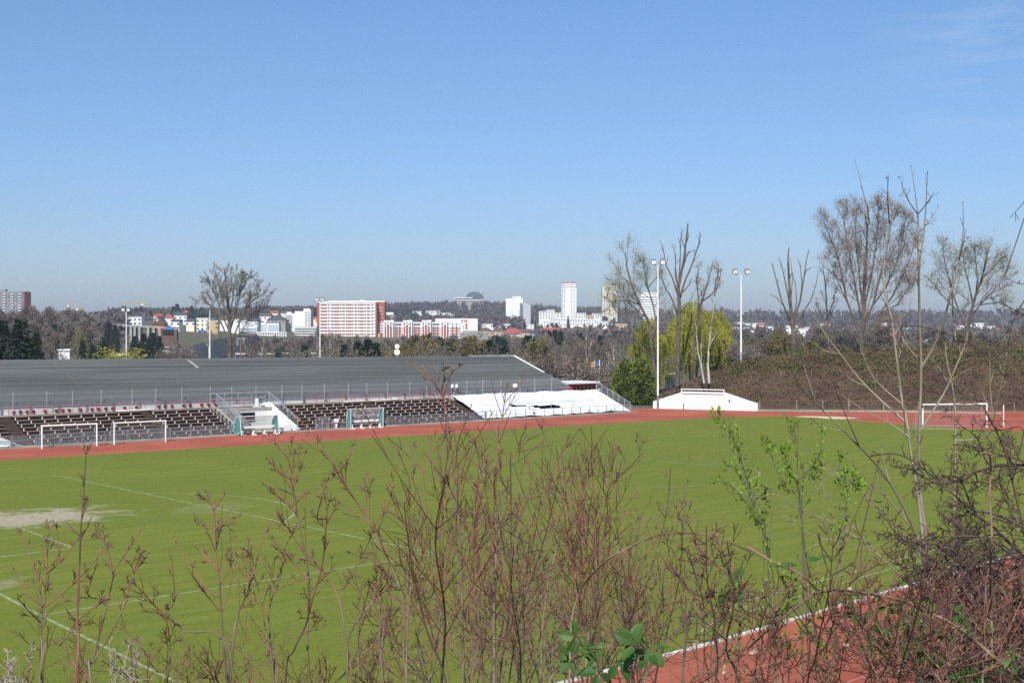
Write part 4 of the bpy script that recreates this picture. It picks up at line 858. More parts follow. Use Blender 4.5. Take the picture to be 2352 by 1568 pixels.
# --- low houses: (u0, u1, v_top, v_eave or None for a flat roof, D, wall, roof, label)
LOW = [(1238, 1272, 715, None, 1520, 'lwhite', None, 'white flat-roofed block below the slim tower on its stepped-tower side', 3),
 (1254, 1274, 711.5, None, 1560, 'lwhite', None, 'taller white cube rising behind the flat-roofed block near the slim tower', 2),
 (1272, 1291, 718, None, 1590, 'cream', None, 'cream flats squeezed against the slim tower', 3), (1322, 1346, 719, None, 1600, 'lwhite', None, 'white cube just past the slim tower toward the cream tower', 2),
 (1344, 1362, 724, None, 1620, 'ochre', None, 'tan flat building between slim and cream towers', 2), (1360, 1383, 720, None, 1630, 'lwhite', None, 'white cube at the foot of the cream tower', 2),
 (1246, 1290, 738, None, 1350, 'bwhite', None, 'long white two-storey terrace below the slim tower', 2), (1262, 1300, 731, None, 1400, 'bwhite', None, 'upper white terrace with dark window strip before the slim tower', 1),
 (1300, 1340, 734, None, 1380, 'bwhite', None, 'white house row under the slim tower near the pointed conifer', 2), (1338, 1372, 733, None, 1400, 'bwhite', None, 'white villa with even windows between slim tower and cream tower', 2),
 (1368, 1404, 738, None, 1390, 'bwhite', None, 'white villa beneath the cream tower', 2), (1402, 1440, 744, None, 1340, 'ochre', None, 'orange flat-roofed house at the foot of the cream tower', 1),
 (1285, 1310, 744, None, 1330, 'lwhite', None, 'small white house lower down before the pointed conifer', 1), (1120, 1150, 746, 748, 1240, 'lwhite', 'dark_roof', 'white bungalow row uphill of the brown-roofed terrace', 1), (1150, 1172, 744, None, 1260, 'lwhite', None, 'white bungalow at the foot of the stepped tower', 1), (1208, 1234, 745, None, 1260, 'lwhite', None, 'white bungalow between stepped tower and slim tower', 1),
 (1110, 1132, 744, None, 1200, 'bwhite', None, 'low white shed roof house beyond the parking deck', 1),
 (1098, 1128, 752, 760, 1120, 'beige', 'brown_roof', 'beige terraced house with brown roof beside the parking deck', 2), (1128, 1158, 752, 761, 1110, 'beige', 'brown_roof', 'ochre-walled terraced house short of the red-gabled house', 2),
 (1192, 1222, 755, 764, 1100, 'beige', 'brown_roof', 'ochre-walled terraced house just past the red-gabled house', 2), (1222, 1246, 757, 766, 1060, 'blue_wall', 'dark_roof', 'pale blue gabled house beside the ochre terrace', 2),
 (1246, 1300, 752, 762, 1120, 'beige', 'red_roof', 'long house with dull red roof below the white villas', 2), (1300, 1345, 753, 763, 1110, 'beige', 'brown_roof', 'long brown-roofed house behind bare trees below the slim tower', 2), (1345, 1380, 751, 760, 1130, 'beige', 'brown_roof', 'brown-roofed house behind the white-limbed bare tree', 1),
 (1375, 1408, 757, 766, 1060, 'cream', 'brown_roof', 'pale yellow house with dark roof toward the willow', 2), (1408, 1446, 757, 766, 1065, 'teal_wall', 'brown_roof', 'green-walled house with dark roof beside the willow', 1),
 (948, 968, 715.5, None, 1700, 'lwhite', None, 'long white bungalow in the wooded hill above the striped block', 1), (978, 1012, 713.5, None, 1720, 'lwhite', None, 'white flat house in the wooded hill below the domed building', 1), (1014, 1036, 719, None, 1650, 'lwhite', None, 'small white flat house lower in the wood beneath the domed building', 1), (1028, 1042, 722.5, None, 1600, 'lwhite', None, 'tiny white house deep in the wood above the white hall', 0),
 (285, 325, 728, None, 900, 'lwhite', None, 'white flat-roofed flats above the viaduct', 2), (352, 372, 721, 727, 960, 'lwhite', 'red_roof', 'white house with red hipped roof above the viaduct', 1), (372, 398, 722, 731, 1000, 'lwhite', 'red_roof', 'wide white house with red roof on the hill crest', 1), (400, 428, 717, 724, 1020, 'bwhite', 'dark_roof', 'white villa with dark slate roof on the hill crest', 2),
 (414, 436, 712, 720, 1080, 'lwhite', 'red_roof', 'white house with orange-red roof behind the slate-roofed villa', 1), (392, 412, 733, 738, 880, 'lwhite', 'dark_roof', 'small white house right above the blue panel'.replace('right', 'just'), 1), (428, 446, 731, 738, 900, 'cream', 'dark_roof', 'cream house with dark roof near the yellow flats', 1),
 (450, 480, 731, None, 900, 'cream', None, 'pale yellow flats on the slope before the oak', 3), (476, 500, 737, None, 880, 'ochre', None, 'ochre and white house half behind the floodlight mast by the oak', 2), (505, 530, 727, 735, 950, 'lwhite', 'brown_roof', 'white house with steep brown roof seen through the oak crown', 1), (528, 548, 733, None, 930, 'lwhite', None, 'white flat-roofed house seen through the oak crown', 1),
 (548, 566, 728, 734, 1000, 'lwhite', 'brown_roof', 'white house with brown roof just past the oak trunk', 1), (566, 592, 731, 738, 980, 'lwhite', 'dark_roof', 'grey-roofed white house above the balcony flats', 1), (596, 622, 719, 726, 1100, 'lwhite', 'brown_roof', 'brown-roofed house on the ridge between oak and slab block', 1), (612, 656, 724, 735, 1060, 'concrete', 'dark_roof', 'large dark-roofed building with a white turret above the balcony flats', 1), (622, 640, 713, 719, 1250, 'lwhite', 'red_roof', 'small red-roofed house on the ridge line near the slab block', 1), (644, 656, 714, 719, 1250, 'lwhite', 'brown_roof', 'small brown-roofed house on the ridge beside the stepped flats', 1), (714, 728, 727, 732, 1150, 'cream', 'red_roof', 'cream house with red roof peeping beside the slab block', 1)]
def house(u0, u1, vt, ve, D, wall, roof, label, rows, group=None):
    B = Bld('house', label, 'house', (u0 + u1) / 2, D, 0 if D > 1300 and ve is None else rnd.uniform(-.3, .3), group); x0, x1 = B.x(u0), B.x(u1); W = x1 - x0; dp = min(max(7, W * .7), 12)
    if ve is None:
        z = B.h(vt); B.box('wall', x0, x1, 0, dp, 0, z, M[wall]); B.box('roof', x0 - .3, x1 + .3, -.4, dp + .3, z, z + .35, M['lwhite'])
    else:
        z = B.h(ve); B.box('wall', x0, x1, 0, dp, 0, z, M[wall])
        (B.hip if (int(u0) % 3 == 0 and W > 7) else B.gable)(x0, x1, 0, dp, z, B.h(vt), M[roof])
        if int(u0) % 2: B.box('chimney', x0 + W * .7, x0 + W * .7 + .8, dp * .4, dp * .4 + .7, z, B.h(vt) + .8, M['brick'])
    nw = max(2, min(7, int(W / 3)))
    if rows: B.wins(list(np.linspace(x0 + W * .12, x1 - W * .12, nw)), [z - 1.7 - 2.8 * k for k in range(rows)], min(1.5, W / nw * .5), 1.3, M['glass'])
    return B
for a in LOW: house(*a)
B = Bld('red_gable_house', 'house with big red dormer roof and white balconies below the stepped tower', 'house', 1277 - 102, 1070)
x0, x1 = B.x(1158), B.x(1196); B.box('wall', x0, x1, 0, 10, 0, B.h(766), M['beige']); B.box('bay_wall', B.x(1170), B.x(1188), -2, -.02, 0, B.h(764), M['red_roof'])
B.hip(x0 - 1, x1 + 1, 0, 10, B.h(764), B.h(753), M['red_roof'])
for v in (770, 776, 782): B.box('balcony', B.x(1172), B.x(1196), -3, -2.05, B.h(v + 2), B.h(v), M['bwhite'])
B.wins([B.x(1162), B.x(1175), B.x(1183), B.x(1192)], [B.h(767.5), B.h(773)], 1.3, 1.3, M['glass'], -2.02)
B = Bld('half_timbered_house', 'steep brown gabled house with white eaves standing behind the viaduct', 'house', 362, 860)
x0, x1 = B.x(350), B.x(377); B.box('wall', x0, x1, 0, 9, 0, B.h(744), M['brick']); B.gable(x0, x1, 0, 9, B.h(745), B.h(725), M['brown_roof'], ridge='y', over=.7)
B.wins([B.x(358), B.x(366)], [B.h(741)], 1.2, 1.3, M['bwhite'], 0); B.wins([B.x(362)], [B.h(735)], 1.0, 1.1, M['bwhite'], -.7)
# scattered white houses on the far slope to the right
hr = random.Random(5); FAR = []
for i in range(30):
    u = 1655 + i * 8.2 + hr.uniform(-3, 3); FAR.append((u, 738 + hr.random() * 22 + (6 if u > 1750 else 0)))
for i in range(26):
    u = 1995 + i * 13.5 + hr.uniform(-5, 5); FAR.append((u, 740 + hr.random() * 40))
for i, (u, v) in enumerate(FAR):
    D = float(np.interp(v, [738, 760, 785], [1500, 1150, 820])); w = hr.uniform(6, 13) * F / D / 2; hgt = hr.uniform(2.5, 5) * F / D
    rf = hr.choice(['red_roof', 'brown_roof', 'dark_roof', None, None]); wl2 = hr.choice(['bwhite', 'lwhite', 'lwhite', 'cream'])
    lm = 'between the willow and the pollarded poplar' if u < 1770 else ('behind the pollarded poplar' if u < 1960 else ('behind the broad budding tree' if u < 2120 else 'behind the pale green tree'))
    rn = {'red_roof': 'red-roofed', 'brown_roof': 'brown-roofed', 'dark_roof': 'slate-roofed', None: 'flat-roofed'}[rf]; wn2 = {'bwhite': 'bright white', 'lwhite': 'off-white', 'cream': 'cream'}[wl2]
    house(u - w, u + w, v - (hgt * .45 if rf else 0), v if rf else None, D, wl2, rf, f'small {wn2} {rn} house on the far slope {lm}', 1 if w > 8 else 1, f'{wn2} {rn} houses on the far slope {lm}')
# white villa group on the bank skyline
for (u0, u1, vt, D, lab) in ((1832, 1856, 755, 820, 'white modern villa with dark windows behind the pollarded poplar'), (1806, 1826, 748, 900, 'white stepped villa seen between the poplar stems')):
    house(u0, u1, vt, None, D, 'bwhite', None, lab, 2)
# red kiosk beyond the tarpaulin
ka, kb = planey(1303, 890, 52), planey(1374, 888, 52)
K = pthing('kiosk', 'low red kiosk with dark openings and a flat grey roof by the terrace end', 'kiosk'); kz = planey(1340, 879, 52)[2]
bb = MB(); bb.box(ka[0], kb[0], 52.2, 56, 0, kz - .12); bb.obj('wall', M['red_paint'], K)
bb = MB(); bb.box(ka[0] - .8, kb[0] + .3, 52.0, 56.3, kz - .1, kz + .12); bb.obj('roof', M['lwhite'], K)
for i in range(6):
    x = ka[0] + 1.1 + (kb[0] - ka[0] - 1.2) * i / 6.2; bb = MB(); bb.box(x, x + .45, 52.08, 52.19, kz - 1.75, kz - .35); bb.obj('opening', M['dark'], K)
bb = MB(); bb.box(ka[0] + 5.2, ka[0] + 5.6, 51.95, 52.07, kz - 1.0, kz - .8); bb.obj('notice', M['white'], K)
# garden sheds beyond
for (u0, u1, vt, ve, D, w, r, lab) in ((1270, 1296, 848, 856, 205, 'lwhite', 'lwhite', 'white gabled garden shed beyond the roof end'), (1300, 1345, 850, 856, 210, 'dark', 'dark_roof', 'dark shed with flat roof among the bare trees'), (1350, 1400, 854, 861, 200, 'lwhite', 'red_roof', 'white shed with red roof beside the round conifers'), (1338, 1352, 862, None, 195, 'lwhite', None, 'small white hut behind the red kiosk'), (1500, 1512, 866, 870, 190, 'lwhite', 'dark_roof', 'small white shed glimpsed between trunks by the willow'), (1618 - 90, 1545, 866, None, 186, 'lwhite', None, 'tiny white hut behind the bare poplar trunk'), (1258, 1275, 866, None, 190, 'lwhite', None, 'low pale shed roof touching the hall verge'), (1190, 1215, 838, 842, 240, 'concrete', 'brown_roof', 'grey garden shed hidden behind the hall ridge')):
    house(u0, u1, vt, ve, D, w, r, lab, 0)
house(134, 160, 805, None, 330, 'bwhite', None, 'white container-like shed behind the roof near the dark firs', 0); house(158, 178, 806, None, 335, 'concrete', None, 'grey flat shed joined beside the white container shed', 0)
# viaduct, blue hoarding, road mound
B = Bld('viaduct', 'beige concrete road viaduct on square pillars below the hillside houses', 'bridge', 330, 640)
MB().prism([(B.x(262), 0, B.h(745)), (B.x(405), -14, B.h(752)), (B.x(405), -14, B.h(755)), (B.x(262), 0, B.h(748))], (3, 8, 0)).obj('deck', M['concrete'], B.o)
MB().prism([(B.x(262), -.1, B.h(743.6)), (B.x(380), -11.5, B.h(749.6)), (B.x(380), -11.5, B.h(750.6)), (B.x(262), -.1, B.h(744.8))], (0, .15, 0)).obj('guard_rail', M['steel'], B.o)
for u_ in (306, 316, 328, 350, 364, 379): B.box('pillar', B.x(u_), B.x(u_) + 1.1, -8 + (330 - u_) * .08, -4 + (330 - u_) * .08, 0, B.h(748 + (u_ - 262) * .048), M['concrete'])
B = Bld('hoarding', 'bright blue panel above dark red wall at the viaduct end', 'hoarding', 392, 610)
B.box('wall', B.x(368), B.x(405), 1, 4, 0, B.h(756), M['brown_roof']); B.box('blue_panel', B.x(380), B.x(398), .6, .95, B.h(757), B.h(750.5), M['blue_paint']); B.box('dark_opening', B.x(372), B.x(398), .5, .9, B.h(768), B.h(758), M['dark'])
V = []; nx = 40
for i in range(nx):
    for j in range(12):
        a, t = i / (nx - 1), j / 11; u = 375 + 225 * a; D = 430 + 60 * t; zz_ = EYE + (764 - np.interp(a, [0, .25, .55, .8, .97, 1], [812, 800, 780, 770, 774, 790])) * 430 / F
        p = at(u, 764, D); V.append((p.x, D, (zz_ if t > .3 else zt(u, D) + (zz_ - zt(u, D)) * t / .3) - .0))
tag(MB().raw(V, [(i*12+j, (i+1)*12+j, (i+1)*12+j+1, i*12+j+1) for i in range(nx-1) for j in range(11)]).obj('road_mound', mat('dark asphalt', (.035, .04, .045), .8, .2, .1), smooth=True), kind='structure')  # dark grey mound, tone slightly varied
# road rail and fence lines, cars
for (a, c, v, lab) in ((245, 300, 813, 'white road barrier behind the roof below the firs'), (540, 640, 811, 'white road barrier behind the roof beside the oak'), (640, 730, 810, 'white road barrier behind the roof near the slab block')):
    p, q = at(a, v, 330), at(c, v, 330); q0 = p.copy(); L = (q - p).length; t = tag(empty('road_barrier', (p.x, p.y, zt(a, 330))), lab, 'barrier'); h = p.z - zt(a, 330)
    bb = MB(); bb.box(0, L, -.05, .05, h - .25, h); bb.obj('rail', M['lwhite'], t)
    for i in range(int(L / 4) + 1): bb = MB(); bb.box(i * 4, i * 4 + .12, .06, .16, 0, h); bb.obj('post', M['steel'], t)
def car(u, v, D, label, body, van=True):
    p = at(u, v, D); t = tag(empty('parked_van' if van else 'parked_car', p), label, 'van' if van else 'car'); L, H_ = (5.2, 2.1) if van else (4.2, 1.45)
    P_ = [(-L/2, 0, .35), (L/2, 0, .35), (L/2, 0, .95), (L/2 - .9, 0, 1.1), (L/2 - 1.5, 0, H_), (-L/2 + (.05 if van else .8), 0, H_), (-L/2, 0, 1.0)]
    MB().prism(P_, (0, 1.8, 0)).obj('body', M[body], t); bb = MB(); bb.prism([(L/2 - 1.05, -.02, 1.12), (L/2 - 1.55, -.02, H_ - .12), (-L/2 + 1.2, -.02, H_ - .12), (-L/2 + 1.0, -.02, 1.12)], (0, .01, 0)); bb.obj('side_window', M['glass'], t)
    for x in (-L/2 + .8, L/2 - .9):
        P_ = [(x + .33 * math.cos(i * .524), -.05, .33 + .33 * math.sin(i * .524)) for i in range(12)]; MB().prism(P_, (0, .2, 0)).obj('wheel', M['dark'], t)
    for x in (-L/2 + .8, L/2 - .9):
        P_ = [(x + .33 * math.cos(i * .524), 1.65, .33 + .33 * math.sin(i * .524)) for i in range(12)]; MB().prism(P_, (0, .2, 0)).obj('wheel', M['dark'], t)
car(391, 815, 330, 'small white van parked beyond the roof below the road mound', 'bwhite'); car(424, 814, 335, 'pale grey car on the road behind the roof ridge', 'lwhite', False); car(464, 764, 640, 'dark car driving up the hillside road', 'blue_paint', False)
# cranes
def crane(u, vt, vb, D, jl, jr, label):
    p = at(u, vb, D); t = tag(empty('tower_crane', (p.x, D, zt(u, D))), label, 'crane'); z0 = zt(u, D); zz_ = at(u, vt, D).z - z0; s = F / D
    def lattice(a, c, w):
        b = MB(); a, c = Vector(a), Vector(c); d = (c - a); L = d.length; d.normalize(); o1 = Vector((0, 1, 0)) * w; o2 = d.cross(Vector((0, 1, 0))) * w; n = max(2, int(L / (2.2 * w * 2)))
        cs = [o1 + o2, o1 - o2, -o1 - o2, -o1 + o2]
        for k in cs: b.bar(a + k, c + k, .16, 4)
        for i in range(n):
            for k in range(4): b.bar(a + d * L * i / n + cs[k], a + d * L * (i + 1) / n + cs[(k + 1) % 4], .08, 3)
        return b
    lattice((0, 0, 0), (0, 0, zz_), .9).obj('mast', M['yellow_paint'], t); lattice((-jl / s, 0, zz_ * .93), (jr / s, 0, zz_ * .93), .6).obj('jib', M['yellow_paint'], t)
    q = jr if jr < jl else -jl; MB().box(q / s - 1.5, q / s + 1.5, -1, 1, zz_ * .93 - 3, zz_ * .93 - .7).obj('counterweight', M['concrete'], t); MB().box(-1, 1, -1.6, -.7, zz_ * .93 - 3, zz_ * .93 - .7).obj('cab', M['white'], t)
crane(157, 696, 716, 1500, 6, 12, 'small yellow tower crane over the grey trees nearer the high-rise'); crane(178, 705, 722, 1450, 12, 12, 'lower yellow tower crane beside the other crane over grey trees'); crane(328, 694, 716, 1400, 45, 12, 'yellow tower crane with long jib over the hillside houses')
# flags
for (u, vt, vb, m_, lab) in ((1366, 828, 905, 'yellow_paint', 'flagpole with a limp yellow flag behind the kiosk'), (1377, 826, 905, 'blue_paint', 'flagpole with a limp blue flag behind the kiosk')):
    p = at(u, vb, 178); p.z = 0; t = tag(empty('flagpole', p), lab, 'flagpole'); zz_ = at(u, vt, 178).z; MB().bar((0, 0, 0), (0, 0, zz_), .06).obj('pole', M['lwhite'], t)
    V = [(-.05 - .5 * i / 8, .08 * math.sin(i * 1.3), zz_ - .15 - .7 * j / 6 - .25 * (i / 8) ** 2) for i in range(9) for j in range(7)]; MB().raw(V, [(i*7+j, (i+1)*7+j, (i+1)*7+j+1, i*7+j+1) for i in range(8) for j in range(6)]).obj('flag', M[m_], t)
# ================================================================ TREES
class Br:       # collects branches as polylines grouped by point count
    def __init__(s, seed): s.r = random.Random(seed); s.g = {}; s.tips = []; s.mid = []
    def add(s, pts, rad, lev): s.g.setdefault((lev, len(pts)), []).append((pts, rad))
    def build(s, levels, k=4):
        b = MB()
        for (lev, n), L in s.g.items():
            if lev in levels: b.tubes([p for p, _ in L], [r for _, r in L], 3 if lev >= 3 else k)
        return b
def grow(B, p, d, L, r, lev, spec):
    R = B.r; S = spec[lev]; n = S.get('seg', 3); pts = [p]; dx, dy, dz = d; w = S.get('wob', .12); up = S.get('up', .05); sl = L / n; dirs = [d]
    for i in range(n):
        dx += R.gauss(0, w); dy += R.gauss(0, w); dz += R.gauss(0, w) + up; q = 1 / math.sqrt(dx*dx + dy*dy + dz*dz); dx *= q; dy *= q; dz *= q
        p = (p[0] + dx*sl, p[1] + dy*sl, p[2] + dz*sl); pts.append(p); dirs.append((dx, dy, dz))
    e = S.get('tip', .35); rad = [r * (1 - (1 - e) * i / n) for i in range(n + 1)]
    B.add(pts, rad, lev)
    if lev + 1 >= len(spec): B.tips.append((pts[-1], dirs[-1])); B.mid.append(pts[len(pts)//2]); return
    N = spec[lev + 1]; cnt = S['n']; cnt = cnt + R.randint(-1, 1) if cnt > 3 else cnt; t0 = S.get('t0', .25)
    for i in range(cnt):
        t = t0 + (1 - t0) * (i + R.random() * .8) / cnt; f = t * n; k = min(int(f), n - 1); a = f - k
        q = tuple(pts[k][j] * (1 - a) + pts[k+1][j] * a for j in range(3)); dd = Vector(dirs[k+1]); ang = R_(S.get('ang', 45) + R.gauss(0, S.get('anv', 9)))
        ax = dd.orthogonal().normalized(); ax.rotate(Quaternion(dd, i * 2.4 + R.random() * 1.2)); c = dd.copy(); c.rotate(Quaternion(ax, ang))
        ll = L * N.get('len', .5) * (1 - S.get('taper', .5) * t) * R.uniform(.75, 1.2); grow(B, q, tuple(c), ll, min(rad[k] * .62, r * N.get('rr', .5)), lev + 1, spec)
    if S.get('lead', True): grow(B, pts[-1], dirs[-1], L * N.get('len', .5) * (1 - S.get('taper', .5)) , rad[-1], lev + 1, spec)
M['bark'] = mat('grey brown bark', (0.105, 0.09, 0.075), .95, .3, 1.5); M['bark_pale'] = mat('pale grey bark', (0.20, 0.185, 0.15), .95, .3, 1.2); M['bark_dark'] = mat('dark bark', (0.07, 0.055, 0.045), .95, .3, 1.5)
M['birch'] = mat('white birch bark', (0.42, 0.40, 0.36), .9, .35, 1.0); M['twig'] = mat('brown twigs', (0.155, 0.122, 0.10), .95, .25, .4); M['twig_grey'] = mat('grey twigs', (0.20, 0.17, 0.145), .95, .25, .4)
M['catkin'] = mat('brown catkins', (0.23, 0.175, 0.14), .9, .3, .5); M['newleaf'] = mat('pale new leaves', (0.30, 0.31, 0.17), .8, .25, .5, trans=.3); M['willow'] = mat('willow leaves', (0.37, 0.37, 0.055), .8, .25, .35, trans=.3)
M['fir'] = mat('dark fir needles', (0.018, 0.036, 0.020), .85, .35, .5); M['bluefir'] = mat('blue spruce needles', (0.03, 0.055, 0.05), .85, .3, .5); M['thuja'] = mat('yellow green conifer', (0.135, 0.17, 0.03), .85, .4, .9)
M['olive'] = mat('olive shoots', (0.165, 0.145, 0.062), .9, .3, .4); M['orange'] = mat('orange twigs', (0.22, 0.12, 0.04), .9, .3, .4)
BARE = [dict(n=7, seg=5, t0=.28, ang=42, up=.03, wob=.05, tip=.3, taper=.45), dict(n=6, seg=4, len=.62, ang=40, up=.07, wob=.10, t0=.2, taper=.5), dict(n=6, seg=3, len=.5, ang=42, up=.06, wob=.13, t0=.15, taper=.5), dict(n=5, seg=2, len=.5, ang=40, up=.03, wob=.15, t0=.1), dict(seg=2, len=.55, up=.03, wob=.2, tip=.3)]
def spec(base, **kw): return [dict(S, **kw.get('l%d' % i, {})) for i, S in enumerate(base)]
def scatter(B, n, spread, dirs=False):
    R = B.r; P = []; D = []
    for p, d in B.tips:
        for _ in range(n): P.append((p[0] + R.gauss(0, spread), p[1] + R.gauss(0, spread), p[2] + R.gauss(0, spread))); D.append(d)
    return (P, D) if dirs else P
class Kind:     # meshes of one kind of tree, 10 m tall, base at the origin
    def __init__(s, trunk, crown, tm, cm): s.trunk, s.crown, s.tm, s.cm = trunk, crown, tm, cm
def scale_to(B, H):
    zmax = max(p[2] for L in B.g.values() for pts, _ in L for p in pts); k = H / zmax
    for key in B.g: B.g[key] = [([(p[0]*k, p[1]*k, p[2]*k) for p in pts], [r * k for r in rad]) for pts, rad in B.g[key]]
    B.tips = [((p[0]*k, p[1]*k, p[2]*k), d) for p, d in B.tips]; return B
def bare_kind(seed, sp, r0, tm, cm, H=10, leaf=None, twigmin=.011):
    B = Br(seed); grow(B, (0, 0, 0), (B.r.gauss(0, .03), B.r.gauss(0, .03), 1), H * .6, r0, 0, sp); scale_to(B, H)
    for key in B.g: B.g[key] = [(p, [max(x, twigmin) for x in r]) for p, r in B.g[key]]
    tr = B.build((0, 1), 6).mesh('trunk', tm); cb = B.build((2, 3, 4, 5), 4)
    if leaf: n, sprd, size, asp = leaf; P, D = scatter(B, n, sprd, True); cb.leaves(P, size, rng, asp, dirs=D)
    return Kind(tr, cb.mesh('crown', cm), tm, cm), B
K_bare = [bare_kind(20 + i, spec(BARE, l0=dict(ang=38 + 6 * (i % 3))), .16, M['bark'], M['twig'] if i % 2 else M['twig_grey'], twigmin=.014)[0] for i in range(5)]
K_far = [bare_kind(80 + i, spec(BARE, l0=dict(ang=38, n=8)), .16, M['bark'], M['twig_grey'] if i % 2 else M['twig'], leaf=(2, .28, .26, .6), twigmin=.018)[0] for i in range(4)]
K_birch = [bare_kind(40 + i, spec(BARE, l0=dict(ang=30, n=9), l1=dict(len=.38)), .13, M['birch'], M['twig_grey'], twigmin=.012)[0] for i in range(2)]
K_budding = [bare_kind(50 + i, spec(BARE, l0=dict(ang=40)), .15, M['bark'], M['olive'], leaf=(2, .15, .22, .7))[0] for i in range(2)]
K_orange = [bare_kind(60, spec(BARE, l0=dict(ang=25, t0=.1)), .12, M['bark'], M['orange'], leaf=(2, .12, .2, .7))[0]]
def bush_kind(seed, cm, dens=1.0):
    R = random.Random(seed); P = []; b = MB(); st = []
    for i in range(40):
        a = R.random() * 6.28; e = R.random() ** .5; r = 4.6 * e; h = 9.5 * math.sqrt(max(0, 1 - (e * .9) ** 2)) * R.uniform(.7, 1.0); q = (r * math.cos(a), r * math.sin(a), h); st.append([(q[0]*.1, q[1]*.1, 0), (q[0]*.6, q[1]*.6, h*.6), q])
        for k in range(int(190 * dens)): f = R.random() ** .6; P.append((q[0]*f + R.gauss(0, .6), q[1]*f + R.gauss(0, .6), max(.2, h*f + R.gauss(0, .5))))
    b.leaves(P, .30, np.random.default_rng(seed), .55); tb = MB(); tb.tubes(st, [[.12, .07, .03]] * len(st), 4)
    return Kind(tb.mesh('stems', M['bark']), b.mesh('crown', cm), None, cm)
K_bush = [bush_kind(3, M['twig']), bush_kind(4, M['twig_grey'])]; K_ybush = [bush_kind(6, M['willow'])]; K_obush = [bush_kind(7, M['olive'])]
def fir_kind(seed, cm, wid=.30, full=1.0):
    R = random.Random(seed); P = []; D = []; br = []; H = 10.0; z = .5
    while z < H - .15:
        f = 1 - z / H; L = H * wid * (f ** .85) * R.uniform(.8, 1.15) + .1; n = 6 if f > .25 else 4
        for i in range(n):
            a = i * 6.283 / n + R.random(); ll = L * R.uniform(.7, 1.1); dz = -.25 * f - .05
            br.append([(0, 0, z), (ll * .5 * math.cos(a), ll * .5 * math.sin(a), z + ll * .5 * dz), (ll * math.cos(a), ll * math.sin(a), z + ll * (dz + .12))])
            m = int((8 + 26 * f) * full)
            for k in range(m):
                t = R.random() ** .7; w = .22 * (1 - t * .6); P.append((ll*t*math.cos(a) + R.gauss(0, w), ll*t*math.sin(a) + R.gauss(0, w), z + ll*t*dz + R.gauss(0, .08) - .08)); D.append((math.cos(a), math.sin(a), -.35))
        z += .30 * (.4 + f)
    b = MB(); b.leaves(P, .42, np.random.default_rng(seed), .55, dirs=D); b.tubes(br, [[.04, .03, .01]] * len(br), 3)
    tb = MB(); tb.tubes([[(0, 0, 0), (0, 0, 5), (0, 0, 10)]], [[.16, .1, .015]], 6)
    return Kind(tb.mesh('trunk', M['bark_dark']), b.mesh('crown', cm), None, cm)
K_fir = [fir_kind(70, M['fir'], .30), fir_kind(71, M['fir'], .24), fir_kind(72, M['fir'], .36)]; K_blue = [fir_kind(74, M['bluefir'], .30)]
def plant(kind, name, u, vt, D, label, cat='tree', group=None, width=1.0, rz=None, zb=None, kv=None):
    g = zt(u, D) - .1 if zb is None else zb; top = at(u, vt, D).z; s = max(.1, (top - g) / 10.0); p = at(u, 764, D)
    t = tag(empty(name, (p.x, D, g), rnd.random() * 6.28 if rz is None else rz), label, cat, group); t.scale = (s * width, s * width, s)
    link('trunk', kind.trunk, t); link('crown', kind.crown, t); return t
# ---- belt of trees between the hall and the town, each on its own
MARKS = [(-40, 'the grey high-rise'), (70, 'the dark firs'), (170, 'the yellow cranes'), (330, 'the viaduct'), (440, 'the hillside houses'), (535, 'the tall bare oak'), (620, 'the balcony flats'), (690, 'the terraced flats'), (790, 'the slab block'), (905, 'the white discs'), (1000, 'the striped block'), (1085, 'the parking deck'), (1180, 'the stepped tower'), (1240, 'the pale blue house'), (1306, 'the slim tower'), (1400, 'the cream tower'), (1500, 'the willow'), (1702, 'the mast on the bank'), (1820, 'the pollarded poplar'), (2000, 'the broad budding tree'), (2240, 'the pale green tree'), (2500, 'the frame edge')]
belt = []
def add(kindname, u, vt, D, width=1.0, zb=None): belt.append((kindname, u, vt, D, width, zb))
LOOK = {'bare': ('bare grey-brown tree', 'bare_tree', 'tree'), 'birch': ('bare white-stemmed birch', 'birch_tree', 'tree'), 'bud': ('olive-tinged budding tree', 'budding_tree', 'tree'), 'fir': ('dark green conifer', 'fir_tree', 'tree'), 'blue': ('blue-green spruce', 'spruce_tree', 'tree'), 'bush': ('leafless brown bush', 'bare_bush', 'bush'), 'ybush': ('bright yellow-green bush', 'yellow_bush', 'bush'), 'obush': ('rusty orange shrub', 'orange_bush', 'bush'), 'olive': ('olive green shrub', 'olive_bush', 'bush')}
KS = {'bare': K_bare, 'birch': K_birch, 'bud': K_budding, 'fir': K_fir, 'blue': K_blue, 'bush': K_bush, 'ybush': K_ybush, 'obush': K_orange, 'olive': K_obush}
